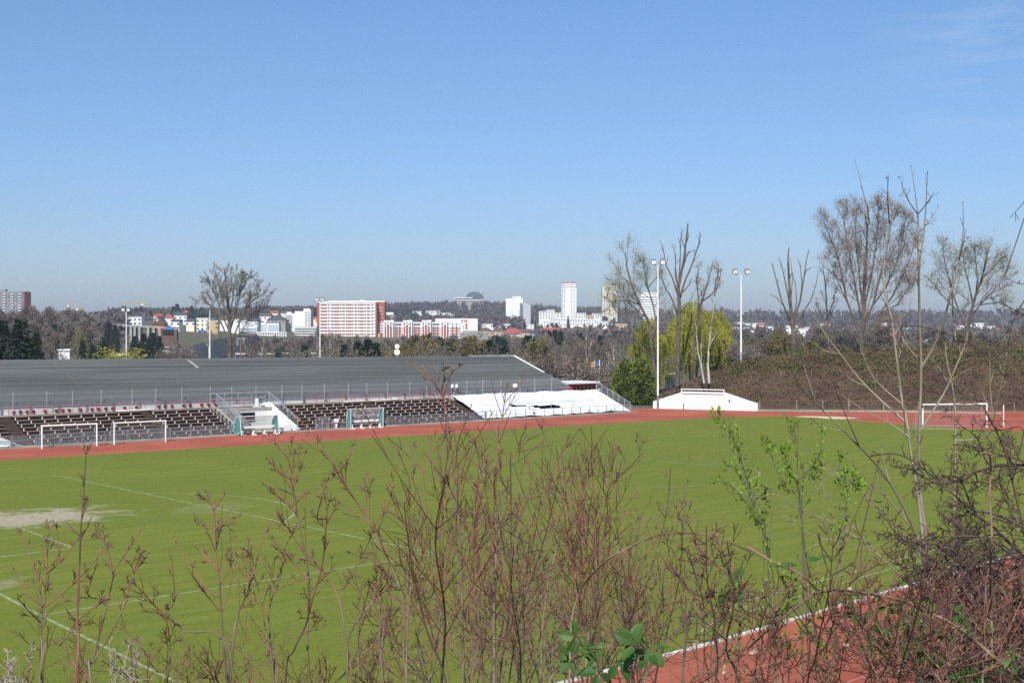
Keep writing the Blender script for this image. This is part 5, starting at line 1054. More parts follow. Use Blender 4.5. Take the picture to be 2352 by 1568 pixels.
# placed ones
for (u, vt, D, w) in ((-45, 742, 172, 1.1), (8, 733, 178, .95), (47, 728, 172, 1.15), (84, 760, 185, .8)): add('fir', u, vt, D, w)
for (u, vt, D, w) in ((125, 742, 420, .9), (190, 778, 260, .9), (205, 742, 480, 1.3), (228, 740, 470, 1.2), (250, 738, 490, 1.2), (265, 744, 470, 1.1), (240, 775, 330, 1.2), (310, 770, 330, 1.2), (330, 764, 340, 1.3), (350, 762, 345, 1.3), (366, 770, 330, 1.1), (212, 790, 250, .9)): add('fir', u, vt, D, w)
for (u, vt, D, w) in ((60, 706, 520, 1.1), (90, 704, 560, 1.2), (115, 706, 540, 1.1), (140, 709, 560, 1.2), (172, 712, 600, 1.2), (200, 724, 620, 1.2), (75, 722, 430, 1), (105, 726, 420, 1.1), (150, 728, 430, 1.1), (178, 736, 400, 1), (225, 742, 420, 1), (170, 745, 370, 1), (100, 755, 330, 1), (130, 768, 300, 1), (40, 716, 600, 1.2), (10, 722, 620, 1.2), (20, 712, 560, 1.1), (128, 712, 500, 1.1), (158, 720, 520, 1.2), (190, 730, 500, 1.1)): add('bare', u, vt, D, w * 1.15)
add('olive', 184, 742, 330, .5); add('bush', 150, 795, 220, 1.2); add('bush', 410, 770, 330, 1.3); add('bush', 395, 782, 300, 1.3)
add('ybush', 285, 784, 205, 1.9); add('olive', 300, 808, 200, 1.3)
for (u, vt, D, w) in ((735, 752, 235, 1), (757, 752, 240, 1), (480, 740, 420, 1), (1350, 744, 235, 1.05), (1105, 752, 260, 1), (1215, 775, 215, 1), (1255, 776, 230, 1), (600, 775, 235, 1), (684, 770, 230, .9), (815, 778, 225, .9), (1290, 780, 215, 1), (1395, 790, 200, 1), (1408, 775, 195, .9), (668, 776, 225, 1)): add('birch', u, vt, D, w)
for (u, vt, D, w) in ((822, 782, 205, 1.2), (845, 776, 200, 1.2), (862, 784, 205, 1.2), (700, 790, 210, 1), (1125, 778, 220, 1), (1138, 768, 235, 1.1), (1155, 776, 225, 1.2), (1012, 772, 260, 1), (940, 786, 215, .9), (1213, 768, 245, 1.3), (1225, 775, 235, 1.1), (1262, 758, 420, 1), (1275, 756, 420, 1), (1288, 758, 430, 1), (1335, 762, 350, .9), (1305, 724, 1320, .55), (1378, 768, 330, 1), (1230, 736, 1220, .8), (1280, 742, 1200, 1), (1205, 738, 1200, 1), (1222, 726, 1450, 1), (1410, 738, 1250, .8), (1180, 741, 1180, .8)): add('fir', u, vt, D, w)
for (u, vt, D, w) in ((792, 788, 210, 1.1), (1146, 772, 215, 1.1), (1030, 780, 250, 1), (640, 798, 200, .9), (1040, 776, 250, 1.0)): add('blue', u, vt, D, w)
for (u, vt, D, w) in ((1000, 766, 245, 1.2), (965, 770, 240, 1.2), (1060, 775, 230, 1.2), (1080, 772, 225, 1.2), (930, 780, 205, 1), (925, 790, 190, .7), (1240, 775, 200, 1.1), (980, 778, 230, 1.2)): add('bud', u, vt, D, w)
for (u, vt, D, w) in ((1334, 836, 175, .9), (1267, 852, 178, .7), (975, 768, 270, 1)): add('obush', u, vt, D, w)
tr_ = random.Random(9)
def vtop_belt(u): return float(np.interp(u, [400, 480, 560, 620, 700, 800, 900, 1000, 1100, 1200, 1300, 1400, 1460], [790, 785, 782, 780, 776, 778, 782, 776, 770, 768, 768, 770, 775]))
for i in range(78):
    u = 560 + 900 * (i + tr_.random()) / 78; D = tr_.uniform(185, 420); add('bare', u, vtop_belt(u) + tr_.uniform(-2, 26), D, tr_.uniform(1.0, 1.4))
for i in range(44):
    u = 545 + 850 * (i + tr_.random()) / 44; D = tr_.uniform(172, 260); add('bush' if tr_.random() < .8 else 'olive', u, 800 + tr_.uniform(-14, 22) + max(0, (u - 1180)) * .07, D, tr_.uniform(1.3, 1.9))
for i in range(26):
    u = 1195 + 205 * tr_.random(); add('bare' if tr_.random() < .6 else 'bush', u, tr_.uniform(800, 850), tr_.uniform(172, 200), tr_.uniform(1, 1.4))
for i in range(90):
    u = 545 + 915 * (i + tr_.random()) / 90; add('bare' if tr_.random() < .85 else 'fir', u, tr_.uniform(769, 786), tr_.uniform(380, 800), tr_.uniform(1.1, 1.6))
# trees on and behind the bank to the right
for i in range(64):
    u = 1640 + 740 * (i + tr_.random()) / 64; D = tr_.uniform(172, 205); kd = tr_.choice(['bush', 'olive', 'bush', 'bare', 'bush', 'bud']); add(kd, u, tr_.uniform(752, 796), D, tr_.uniform(1.0, 1.6), zb=4.6)
for i in range(34):
    u = 1600 + 800 * (i + tr_.random()) / 34; D = tr_.uniform(300, 700); add('bare', u, tr_.uniform(742, 772), D, 1.3)
add('ybush', 1795, 770, 230, 1.3, 2.0); add('ybush', 1780, 775, 240, 1.0, 2.0)
for (u, vt) in ((1655, 700), (1672, 708), (1648, 722)): add('bare', u, vt, 190, .8)
seg = {}
for i, t in enumerate(sorted(belt, key=lambda t: t[1])):
    k = max(j for j in range(len(MARKS)) if MARKS[j][0] <= max(t[1], -40)); seg.setdefault((t[0], k), []).append(t)
cnt = 0
for (kn, k), L in seg.items():
    look, nm, cat = LOOK[kn]; a, c = MARKS[k][1], MARKS[min(k + 1, len(MARKS) - 1)][1]
    for i, (_, u, vt, D, w, zb) in enumerate(L):
        lab = (f'{ordinal(i)} {look} going from {a} to {c}' if len(L) > 1 else f'{look} between {a} and {c}')
        V_ = K_far if kn == 'bare' and D > 300 else KS[kn]; plant(V_[cnt % len(V_)], nm, u, vt, D, lab, cat, f'{look}s beyond the ground', w, zb=zb); cnt += 1
# ---- far wood on the hills
def wood(name, label, m, regions, n, size, seed):
    R = random.Random(seed); P = []; sz = []
    for i in range(n):
        (u0, u1, d0, d1, h) = R.choice(regions); u = R.uniform(u0, u1); D = d0 + (d1 - d0) * R.random() ** .8; g = zt(u, D); x = (u - U0) / F * D; hh = h * R.uniform(.55, 1.15); r = hh * R.uniform(.3, .45)
        for k in range(26):
            a = R.random() * 6.28; e = R.random() ** .5; z = R.random(); P.append((x + r * e * math.cos(a) * math.sin(z * 2.6 + .5), D + r * e * math.sin(a), g + hh * (.2 + .8 * z)))
    b = MB(); b.leaves(P, size, np.random.default_rng(seed), .8); tag(b.obj(name, m), label, 'woodland', kind='stuff')
M['wood'] = mat('bare wood', (0.085, 0.062, 0.056), .95, .35, .012, col2=(0.12, 0.10, 0.085)); M['wood_dark'] = mat('evergreen wood', (0.020, 0.036, 0.026), .95, .3, .02)
REG = [(830, 1420, 1650, 2500, 12), (830, 1420, 1900, 2500, 13), (-700, 280, 1250, 2500, 11), (1380, 3100, 1700, 2550, 12), (1380, 3100, 1250, 2000, 9), (560, 830, 1500, 2450, 10), (280, 560, 1300, 2450, 7), (830, 1200, 1200, 1600, 9), (1230, 2500, 800, 1300, 7), (-300, 290, 620, 1200, 10), (300, 640, 1080, 1250, 3.5)]
wood('bare_woodland', 'grey-brown leafless woodland covering the hills behind the town', M['wood'], REG, 9000, 3.2, 31)
wood('evergreen_woodland', 'dark evergreen patches scattered through the hillside woodland', M['wood_dark'], [(890, 1000, 1700, 2000, 12), (250, 660, 1100, 1350, 6), (400, 480, 1050, 1150, 7), (1560, 2100, 1300, 2300, 10), (560, 720, 1100, 1800, 10), (870, 960, 1500, 1800, 11)], 420, 2.8, 32)
for i, (u, vt, D) in enumerate(((407, 697, 1150), (398, 702, 1150), (440, 701, 1200), (325, 702, 1200), (300, 712, 1100), (345, 712, 1100), (312, 706, 1200), (430, 706, 1150), (463, 704, 1250), (1008, 697, 2000), (1028 - 20, 697, 1990), (520, 702, 1300), (575, 706, 1350), (596, 708, 1400), (624, 709, 1400), (725, 706, 1400), (690, 709, 1350), (940, 703, 1900))):
    plant(K_fir[i % 3], 'fir_tree', u, vt, D, f'{ordinal(i)} dark round-topped evergreen on the skyline of the house hill', 'tree', 'skyline evergreens on the house hill', 1.6)
# ---- single trees
def single(name, label, u, vb, vt, D, B, trunk_lv, crown_lv, tm, cm, leaf=None, twigmin=.012, lm=None, zb=None):
    p = at(u, vb, D); z = p.z if zb is None else zb; H = at(u, vt, D).z - z; scale_to(B, H)
    for key in B.g: B.g[key] = [(q, [max(x, twigmin) for x in r]) for q, r in B.g[key]]
    t = tag(empty(name, (p.x, D, z)), label, 'tree'); B.build(trunk_lv, 7).obj('trunk', tm, t); cr = B.build(crown_lv, 4).obj('crown', cm, t)
    if leaf: n, sp, size, asp = leaf; P, Dd = scatter(B, n, sp, True); MB().leaves(P, size, rng, asp, dirs=Dd).obj('foliage', lm, cr)
    return t
# tall bare oak behind the hall
def guided(B, polys, r0s, specs, lev0=0, dd=None):
    for pts, r0, sp in zip(polys, r0s, specs):
        n = len(pts); rad = [r0 * (1 - .75 * i / (n - 1)) for i in range(n)]; B.add([tuple(p) for p in pts], rad, 0)
        L = sum((Vector(pts[i+1]) - Vector(pts[i])).length for i in range(n-1)); cn = sp['n']; t0 = sp.get('t0', .35)
        for i in range(cn):
            t = t0 + (1 - t0) * (i + B.r.random() * .8) / cn; f = t * (n - 1); k = min(int(f), n - 2); a = f - k; q = Vector(pts[k]).lerp(Vector(pts[k+1]), a); d = (Vector(pts[k+1]) - Vector(pts[k])).normalized()
            ax = d.orthogonal().normalized(); ax.rotate(Quaternion(d, i * 2.4 + B.r.random())); c = d.copy(); c.rotate(Quaternion(ax, R_(sp.get('ang', 35) + B.r.gauss(0, 8))))
            grow(B, tuple(q), tuple(c), L * sp['len'] * (1.1 - .75 * t) * B.r.uniform(.7, 1.2), r0 * (1 - .75 * t) * .5, 1, sp['sub'])
def traced(name, label, D, polys, radii, sub, n, ln, tm, cm, leaf=None, lm=None, seed=1, ang=35, t0=.35, twigmin=.009, depth=.9, group=None):
    B = Br(seed); base = at(polys[0][0][0], polys[0][0][1], D); P3 = []
    for pl in polys:
        off = 0; pts = []
        for i, (u, v) in enumerate(pl):
            if pl is not polys[0] or i: off += B.r.gauss(0, depth) * (i / len(pl))
            pts.append(at(u, v, D + off) - base)
        if len(pts) < 6:     # resample
            q = []
            for i in range(len(pts) - 1):
                for k in range(2): q.append(pts[i].lerp(pts[i+1], k / 2) + Vector((B.r.gauss(0, .03), 0, B.r.gauss(0, .03))) * (k > 0))
            pts = q + [pts[-1]]
        P3.append(pts)
    LN = [sum((q[j+1] - q[j]).length for j in range(len(q) - 1)) for q in P3]
    guided(B, P3, radii, [dict(n=max(3, round(n * LN[i] / max(LN))) if i else max(2, n // 2), len=ln, ang=ang, t0=t0, sub=sub) for i in range(len(P3))])
    for key in B.g: B.g[key] = [(q, [max(x, twigmin) for x in r]) for q, r in B.g[key]]
    t = tag(empty(name, base), label, 'tree', group); B.build((0,), 7).obj('trunk', tm, t); cr = B.build((1, 2, 3, 4, 5), 4).obj('crown', cm, t)
    if leaf: nn, sp, size, asp = leaf; Pp, Dd = scatter(B, nn, sp, True); MB().leaves(Pp, size, rng, asp, dirs=Dd).obj('foliage', lm, cr)
    return t
SUB = [{}, dict(n=5, seg=3, len=.5, ang=32, up=.10, wob=.10, t0=.2, taper=.4, tip=.4), dict(n=4, seg=3, len=.5, ang=32, up=.08, wob=.12, t0=.15), dict(seg=2, len=.5, up=.05, wob=.15, tip=.3)]
SUBD = SUB[:3] + [dict(n=4, seg=2, len=.62, ang=32, up=.08, wob=.15, t0=.1), dict(seg=2, len=.65, up=.08, wob=.18, tip=.3)]
SHORT = [{}, dict(n=2, seg=3, len=.4, ang=28, up=.12, wob=.10, t0=.4, tip=.5), dict(seg=2, len=.5, up=.1, wob=.12, tip=.5)]
OAKS = [{}, dict(n=6, seg=4, len=.5, ang=33, up=.08, wob=.10, t0=.15, taper=.45, tip=.35), dict(n=6, seg=3, len=.5, ang=35, up=.06, wob=.14, t0=.1), dict(n=4, seg=2, len=.55, ang=35, up=.04, wob=.18, t0=.1), dict(seg=2, len=.6, wob=.2, tip=.4)]
traced('oak_tree', 'tall spreading leafless oak behind the long hall roof', 176, [[(529, 828), (528, 780), (526, 730), (523, 690), (519, 650), (515, 615)], [(527, 790), (512, 750), (498, 725), (482, 700), (466, 685), (452, 690)], [(526, 760), (508, 715), (494, 675), (482, 650), (472, 642)], [(525, 740), (512, 690), (502, 650), (494, 622)], [(530, 790), (546, 750), (562, 715), (580, 690), (602, 678), (622, 680)], [(530, 800), (548, 772), (570, 735), (590, 710), (615, 700)], [(528, 760), (543, 710), (553, 670), (564, 645), (575, 635)], [(526, 730), (534, 690), (539, 650), (540, 618)], [(527, 745), (545, 690), (553, 655), (556, 625)], [(546, 750), (566, 700), (585, 665), (592, 650)], [(498, 725), (485, 690), (465, 662)], [(528, 800), (505, 780), (490, 765)], [(530, 810), (556, 790), (575, 780)]], [.32, .12, .11, .11, .12, .10, .11, .10, .10, .08, .07, .05, .05], OAKS, 18, .32, M['bark'], M['twig_grey'], None, None, 10, 33, .3, twigmin=.008, depth=1.0)
# pale budding poplar left of the tall mast
traced('budding_poplar', 'leaning poplar with pale new leaves before the cream tower and light mast', 166, [[(1506, 925), (1504, 860), (1497, 800), (1490, 740), (1470, 700), (1452, 660), (1440, 615), (1436, 580)], [(1499, 830), (1480, 805), (1455, 770), (1440, 735), (1436, 700), (1425, 665), (1412, 640)], [(1498, 780), (1508, 745), (1500, 700), (1488, 660), (1480, 620), (1470, 590)], [(1470, 700), (1445, 690), (1420, 690), (1400, 703), (1392, 712)], [(1505, 885), (1480, 862), (1455, 840), (1440, 822)], [(1504, 860), (1530, 840), (1545, 828)], [(1488, 660), (1505, 640), (1520, 625)], [(1440, 735), (1415, 715), (1395, 680), (1400, 650)]], [.28, .15, .15, .10, .10, .08, .08, .10], SUBD, 15, .32, M['bark'], M['twig_grey'], (2, .45, .12, .5), M['newleaf'], 11, 40)
# pollarded poplar between mast and willow
traced('pollarded_poplar', 'tall bare lopped poplar with upright limbs rising out of the willow', 165, [[(1555, 885), (1557, 820), (1558, 760), (1560, 700), (1558, 660), (1570, 600), (1575, 560), (1580, 515)], [(1558, 735), (1545, 690), (1530, 665), (1520, 640), (1515, 600)], [(1558, 680), (1545, 640), (1530, 610), (1524, 575), (1519, 560)], [(1560, 690), (1575, 640), (1592, 600), (1605, 560), (1608, 535)], [(1557, 680), (1553, 630), (1552, 595), (1545, 560)], [(1562, 720), (1585, 690), (1598, 665)], [(1558, 650), (1562, 600), (1562, 555), (1566, 525)], [(1570, 600), (1582, 580), (1597, 575)]], [.34, .12, .12, .14, .11, .07, .11, .08], SHORT, 15, .17, M['bark'], M['bark'], (1, .06, .14, .6), M['catkin'], 12, 30, .45)
traced('catkin_poplar', 'brownish poplar hung with catkins rising behind the willow', 168, [[(1595, 870), (1592, 800), (1600, 740), (1610, 700), (1625, 650), (1638, 600)], [(1600, 740), (1605, 690), (1600, 640), (1605, 610)], [(1615, 690), (1640, 670), (1648, 635), (1650, 605)], [(1640, 680), (1650, 650), (1658, 615)]], [.2, .12, .12, .1], SUB, 12, .25, M['bark'], M['twig'], (2, .26, .13, .6), M['catkin'], 13, 25, .3)
traced('birch_tree', 'slim white birch leaning before the willow at the bank edge', 161, [[(1629, 880), (1626, 840), (1628, 800), (1632, 760), (1638, 720), (1640, 690)], [(1628, 800), (1640, 775), (1650, 755)]], [.16, .07], SUB, 10, .2, M['birch'], M['twig'], None, None, 14, 35, .4)
traced('birch_tree', 'second slim birch with two thin stems at the bank edge'.replace('second', 'thinner'), 162, [[(1617, 880), (1612, 850), (1604, 810), (1600, 770), (1598, 740)], [(1612, 850), (1610, 800), (1612, 770)]], [.12, .06], SUB, 8, .2, M['birch'], M['twig'], None, None, 15, 35, .4)
# pollarded poplar on the bank
traced('pollarded_poplar', 'bare lopped poplar with fan of stubby limbs standing on the bank', 172, [[(1824, 812), (1822, 770), (1818, 730), (1815, 690), (1812, 640), (1810, 600), (1811, 572)], [(1822, 770), (1812, 730), (1795, 690), (1785, 650), (1776, 615), (1772, 605)], [(1818, 740), (1802, 705), (1785, 685), (1768, 676)], [(1816, 720), (1806, 660), (1798, 620), (1788, 590)], [(1820, 740), (1830, 690), (1826, 650), (1820, 625)], [(1822, 740), (1838, 690), (1846, 640), (1852, 600), (1858, 572)], [(1838, 690), (1842, 650), (1838, 610), (1832, 595)], [(1822, 755), (1845, 715), (1862, 690), (1875, 650), (1880, 620)], [(1846, 640), (1852, 620), (1870, 612)], [(1824, 780), (1838, 740), (1850, 705)], [(1816, 690), (1820, 640), (1815, 590)]], [.32, .14, .08, .11, .09, .15, .09, .11, .06, .13, .08], SHORT, 6, .11, M['bark'], M['bark'], None, None, 16, 28, .55)
# big budding tree
traced('broad_poplar', 'large broad-crowned tree full of brown buds standing on the bank', 172, [[(1980, 806), (1978, 770), (1984, 740), (1985, 700), (1985, 640), (1990, 580), (1992, 520), (1994, 475)], [(1978, 775), (1960, 730), (1945, 690), (1935, 640), (1925, 590), (1905, 540), (1890, 505)], [(1982, 750), (1972, 700), (1962, 640), (1950, 580), (1940, 520), (1936, 482)], [(1984, 745), (2005, 700), (2020, 640), (2035, 580), (2045, 520), (2050, 480)], [(1990, 760), (2020, 720), (2050, 680), (2075, 630), (2095, 580), (2105, 520)], [(1984, 720), (1975, 650), (1968, 580), (1965, 520), (1968, 480)], [(1986, 700), (2000, 640), (2012, 570), (2018, 510), (2020, 472)], [(2005, 700), (2035, 660), (2060, 600), (2075, 540), (2080, 500)], [(1945, 690), (1930, 660), (1915, 620), (1900, 580)], [(2020, 720), (2060, 700), (2085, 665), (2100, 640)], [(1980, 780), (2005, 750), (2030, 735), (2060, 730)]], [.36, .17, .15, .17, .15, .14, .14, .13, .09, .10, .09], SUBD, 18, .27, M['bark'], M['twig_grey'], (2, .34, .12, .55), M['catkin'], 17, 30, .25)
traced('bare_tree', 'thin brown-budded tree between the lopped poplar and the broad tree', 178, [[(1905, 812), (1902, 760), (1898, 700), (1895, 650), (1890, 610)], [(1902, 760), (1885, 720), (1872, 690)], [(1900, 730), (1915, 690), (1920, 660)]], [.16, .09, .09], SUB, 11, .26, M['bark'], M['twig'], (1, .2, .16, .6), M['catkin'], 18, 35, .3)
# pale green trees at right
traced('budding_poplar', 'airy pale green tree in new leaf at the bank beyond the goal', 168, [[(2218, 800), (2222, 760), (2230, 720), (2240, 680), (2255, 640), (2265, 600), (2270, 570)], [(2222, 760), (2205, 720), (2190, 680), (2180, 640), (2170, 600), (2165, 565)], [(2228, 730), (2250, 700), (2280, 670), (2305, 640), (2320, 610)], [(2235, 700), (2225, 650), (2215, 610), (2210, 580)], [(2255, 640), (2285, 610), (2310, 585)], [(2250, 700), (2290, 695), (2325, 690)], [(2205, 720), (2175, 690), (2150, 660), (2135, 640)], [(2240, 690), (2245, 640), (2240, 590), (2240, 565)]], [.26, .14, .13, .12, .10, .09, .10, .10], SUBD, 22, .36, M['bark'], M['twig_grey'], (1, .6, .11, .5), M['newleaf'], 19, 40)
traced('bare_tree', 'slender grey tree with pale trunk just before the airy green tree', 172, [[(2195, 800), (2192, 750), (2188, 700), (2186, 650)], [(2192, 750), (2210, 715), (2225, 690)]], [.18, .1], SUB, 10, .28, M['bark_pale'], M['twig_grey'], (1, .2, .15, .6), M['newleaf'], 20, 38, .3)
# willow
def willow(u, D, vtop, vb, du, label, seed, ns):
    R = random.Random(seed); base = at(u, vb, D); base.z = 0; H = at(u, vtop, D).z; Rw = du / F * D; ST = []; RD = []; P = []; Dd = []; st = []
    for i in range(16):
        a = R.random() * 6.28; e = R.random() ** .5 * .7; st.append([(0, 0, 0), (Rw*e*.25*math.cos(a), Rw*e*.25*math.sin(a), H*.4), (Rw*e*.7*math.cos(a), Rw*e*.7*math.sin(a), H*.72), (Rw*e*math.cos(a), Rw*e*math.sin(a), H*R.uniform(.82, .93))])
    LB = [(0, 0, H * .985, Rw * .42)] + [(Rw * q * math.cos(k * 2.4 + seed), Rw * q * math.sin(k * 2.4 + seed), H * (1.0 - .38 * q * q) * R.uniform(.84, 1.0), Rw * R.uniform(.26, .40)) for k, q in enumerate([.3, .42, .5, .58, .62, .68, .72, .76, .8, .5, .7, .82])]
    for i in range(ns):
        lx, ly, lz, lr = LB[i % len(LB)]; a = R.random() * 6.28; e = R.random() ** .5; x, y = lx + lr * e * math.cos(a), ly + lr * e * math.sin(a); top = lz - lr * .55 * e * e + R.gauss(0, .15); L = min(H * R.uniform(.10, .50), top - .6); o = R.uniform(.2, .7)
        pts = [(lx + (x-lx)*.6, ly + (y-ly)*.6, top - .3), (x, y, top), (x + o*.4*math.cos(a), y + o*.4*math.sin(a), top - L*.35), (x + o*.55*math.cos(a) + R.gauss(0, .1), y + o*.55*math.sin(a), top - L)]
        ST.append(pts); RD.append([.03, .025, .015, .008]); m = int(L * 11)
        for k in range(m):
            t = R.random(); q = Vector(pts[1]).lerp(Vector(pts[2]), t / .35) if t < .35 else Vector(pts[2]).lerp(Vector(pts[3]), (t - .35) / .65); P.append((q.x + R.gauss(0, .07), q.y + R.gauss(0, .07), q.z)); Dd.append((math.cos(a) * .25, math.sin(a) * .25, -1))
    t = tag(empty('willow_tree', base), label, 'tree'); MB().tubes(st, [[.35, .25, .16, .06]] * len(st), 6).obj('trunk', M['bark'], t); b = MB(); b.leaves(P, .20, np.random.default_rng(seed), .34, dirs=Dd); b.tubes(ST, RD, 3); b.obj('crown', M['willow'], t)
willow(1592, 180, 688, 885, 64, 'big bright yellow-green weeping willow behind the lopped poplar', 3, 1150); willow(1492, 178, 728, 885, 46, 'lower weeping willow in yellow green behind the round conifers', 5, 720)
willow(1650, 186, 712, 885, 32, 'narrow yellow-green willow crown at the bank edge behind the birches', 8, 560)
# round conifers
def thuja(u, vb, vt, D, du, label, seed):
    R = random.Random(seed); base = gp(u, vb) if D is None else at(u, vb, D); base.z = 0; D = base.y; H = at(u, vt, D).z; Rw = du / F * D; P = []; Dd = []
    for i in range(190):
        z = R.random(); r = Rw * math.sqrt(max(0, 1 - (2 * abs(z - .36)) ** 2.2)) if z < .36 else Rw * (1 - ((z - .36) / .64) ** 1.5) ** .75; a = R.random() * 6.28; r *= R.uniform(.72, 1.06); c = (r * math.cos(a), r * math.sin(a), .2 + z * (H - .3))
        for k in range(75): P.append((c[0] + R.gauss(0, .24), c[1] + R.gauss(0, .24), c[2] + R.gauss(0, .22))); Dd.append((math.cos(a) * .8, math.sin(a) * .8, .5))
    t = tag(empty('round_conifer', base), label, 'tree'); MB().tubes([[(0, 0, 0), (0, 0, H * .8)]], [[.16, .05]], 6).obj('trunk', M['bark_dark'], t); b = MB(); b.leaves(P, .26, np.random.default_rng(seed), .6, dirs=Dd); b.obj('crown', M['thuja'], t)
thuja(1436, 905, 832, 164, 26, 'rounded green conifer next to the red kiosk', 1); thuja(1474, 905, 828, 163, 27, 'rounded green conifer beside the trunk of the leaning poplar', 2)
# ================================================================ FOREGROUND SHRUBS ON THE BANK BELOW THE CAMERA
M['dog_red'] = mat('red brown dogwood bark', (0.15, 0.052, 0.038), .55, .35, 9.0, col2=(0.27, 0.128, 0.082), spec=.4)
M['dog_dark'] = mat('dark twig bark', (0.075, 0.038, 0.030), .6, .35, 9.0, col2=(0.18, 0.095, 0.066), spec=.4)
M['dog_tan'] = mat('tan stem bark', (0.12, 0.085, 0.05), .7, .3, 8.0, col2=(0.22, 0.175, 0.11), spec=.35)
M['bud'] = mat('yellow green buds', (0.20, 0.16, 0.055), .7, .3, 20)
M['ash'] = mat('olive grey young bark', (0.20, 0.165, 0.105), .75, .25, 5.0, col2=(0.28, 0.24, 0.17)); M['ash_twig'] = mat('grey brown twig', (0.12, 0.085, 0.07), .7, .3, 8, col2=(0.20, 0.155, 0.12))
M['thorn'] = mat('purple brown thorn bark', (0.045, 0.028, 0.025), .7, .35, 8.0, col2=(0.11, 0.068, 0.056))
M['cane'] = mat('bramble cane', (0.17, 0.09, 0.06), .6, .3, 12, col2=(0.27, 0.19, 0.12)); M['leaf_green'] = mat('bramble leaf', (0.036, 0.088, 0.018), .5, .3, 22, col2=(0.085, 0.165, 0.035), spec=.22, trans=.25)
M['spring'] = mat('fresh spring leaf', (0.19, 0.30, 0.03), .6, .25, 12, trans=.35); M['deadleaf'] = mat('dead leaf', (0.42, 0.33, 0.21), .85, .3, 12); M['straw'] = mat('pale dry stalk', (0.28, 0.24, 0.19), .85, .3, 10)
M['greystem'] = mat('grey green stem', (0.12, 0.115, 0.07), .75, .3, 9)
def crom(P, per=4):
    P = [Vector(p) for p in P]; out = []
    for i in range(len(P) - 1):
        a, b_, c, d = P[max(i-1, 0)], P[i], P[i+1], P[min(i+2, len(P)-1)]
        for k in range(per):
            t = k / per; out.append(.5 * ((2*b_) + (c - a)*t + (2*a - 5*b_ + 4*c - d)*t*t + (3*b_ - a - 3*c + d)*t**3))
    return out + [P[-1]]
RK = .68
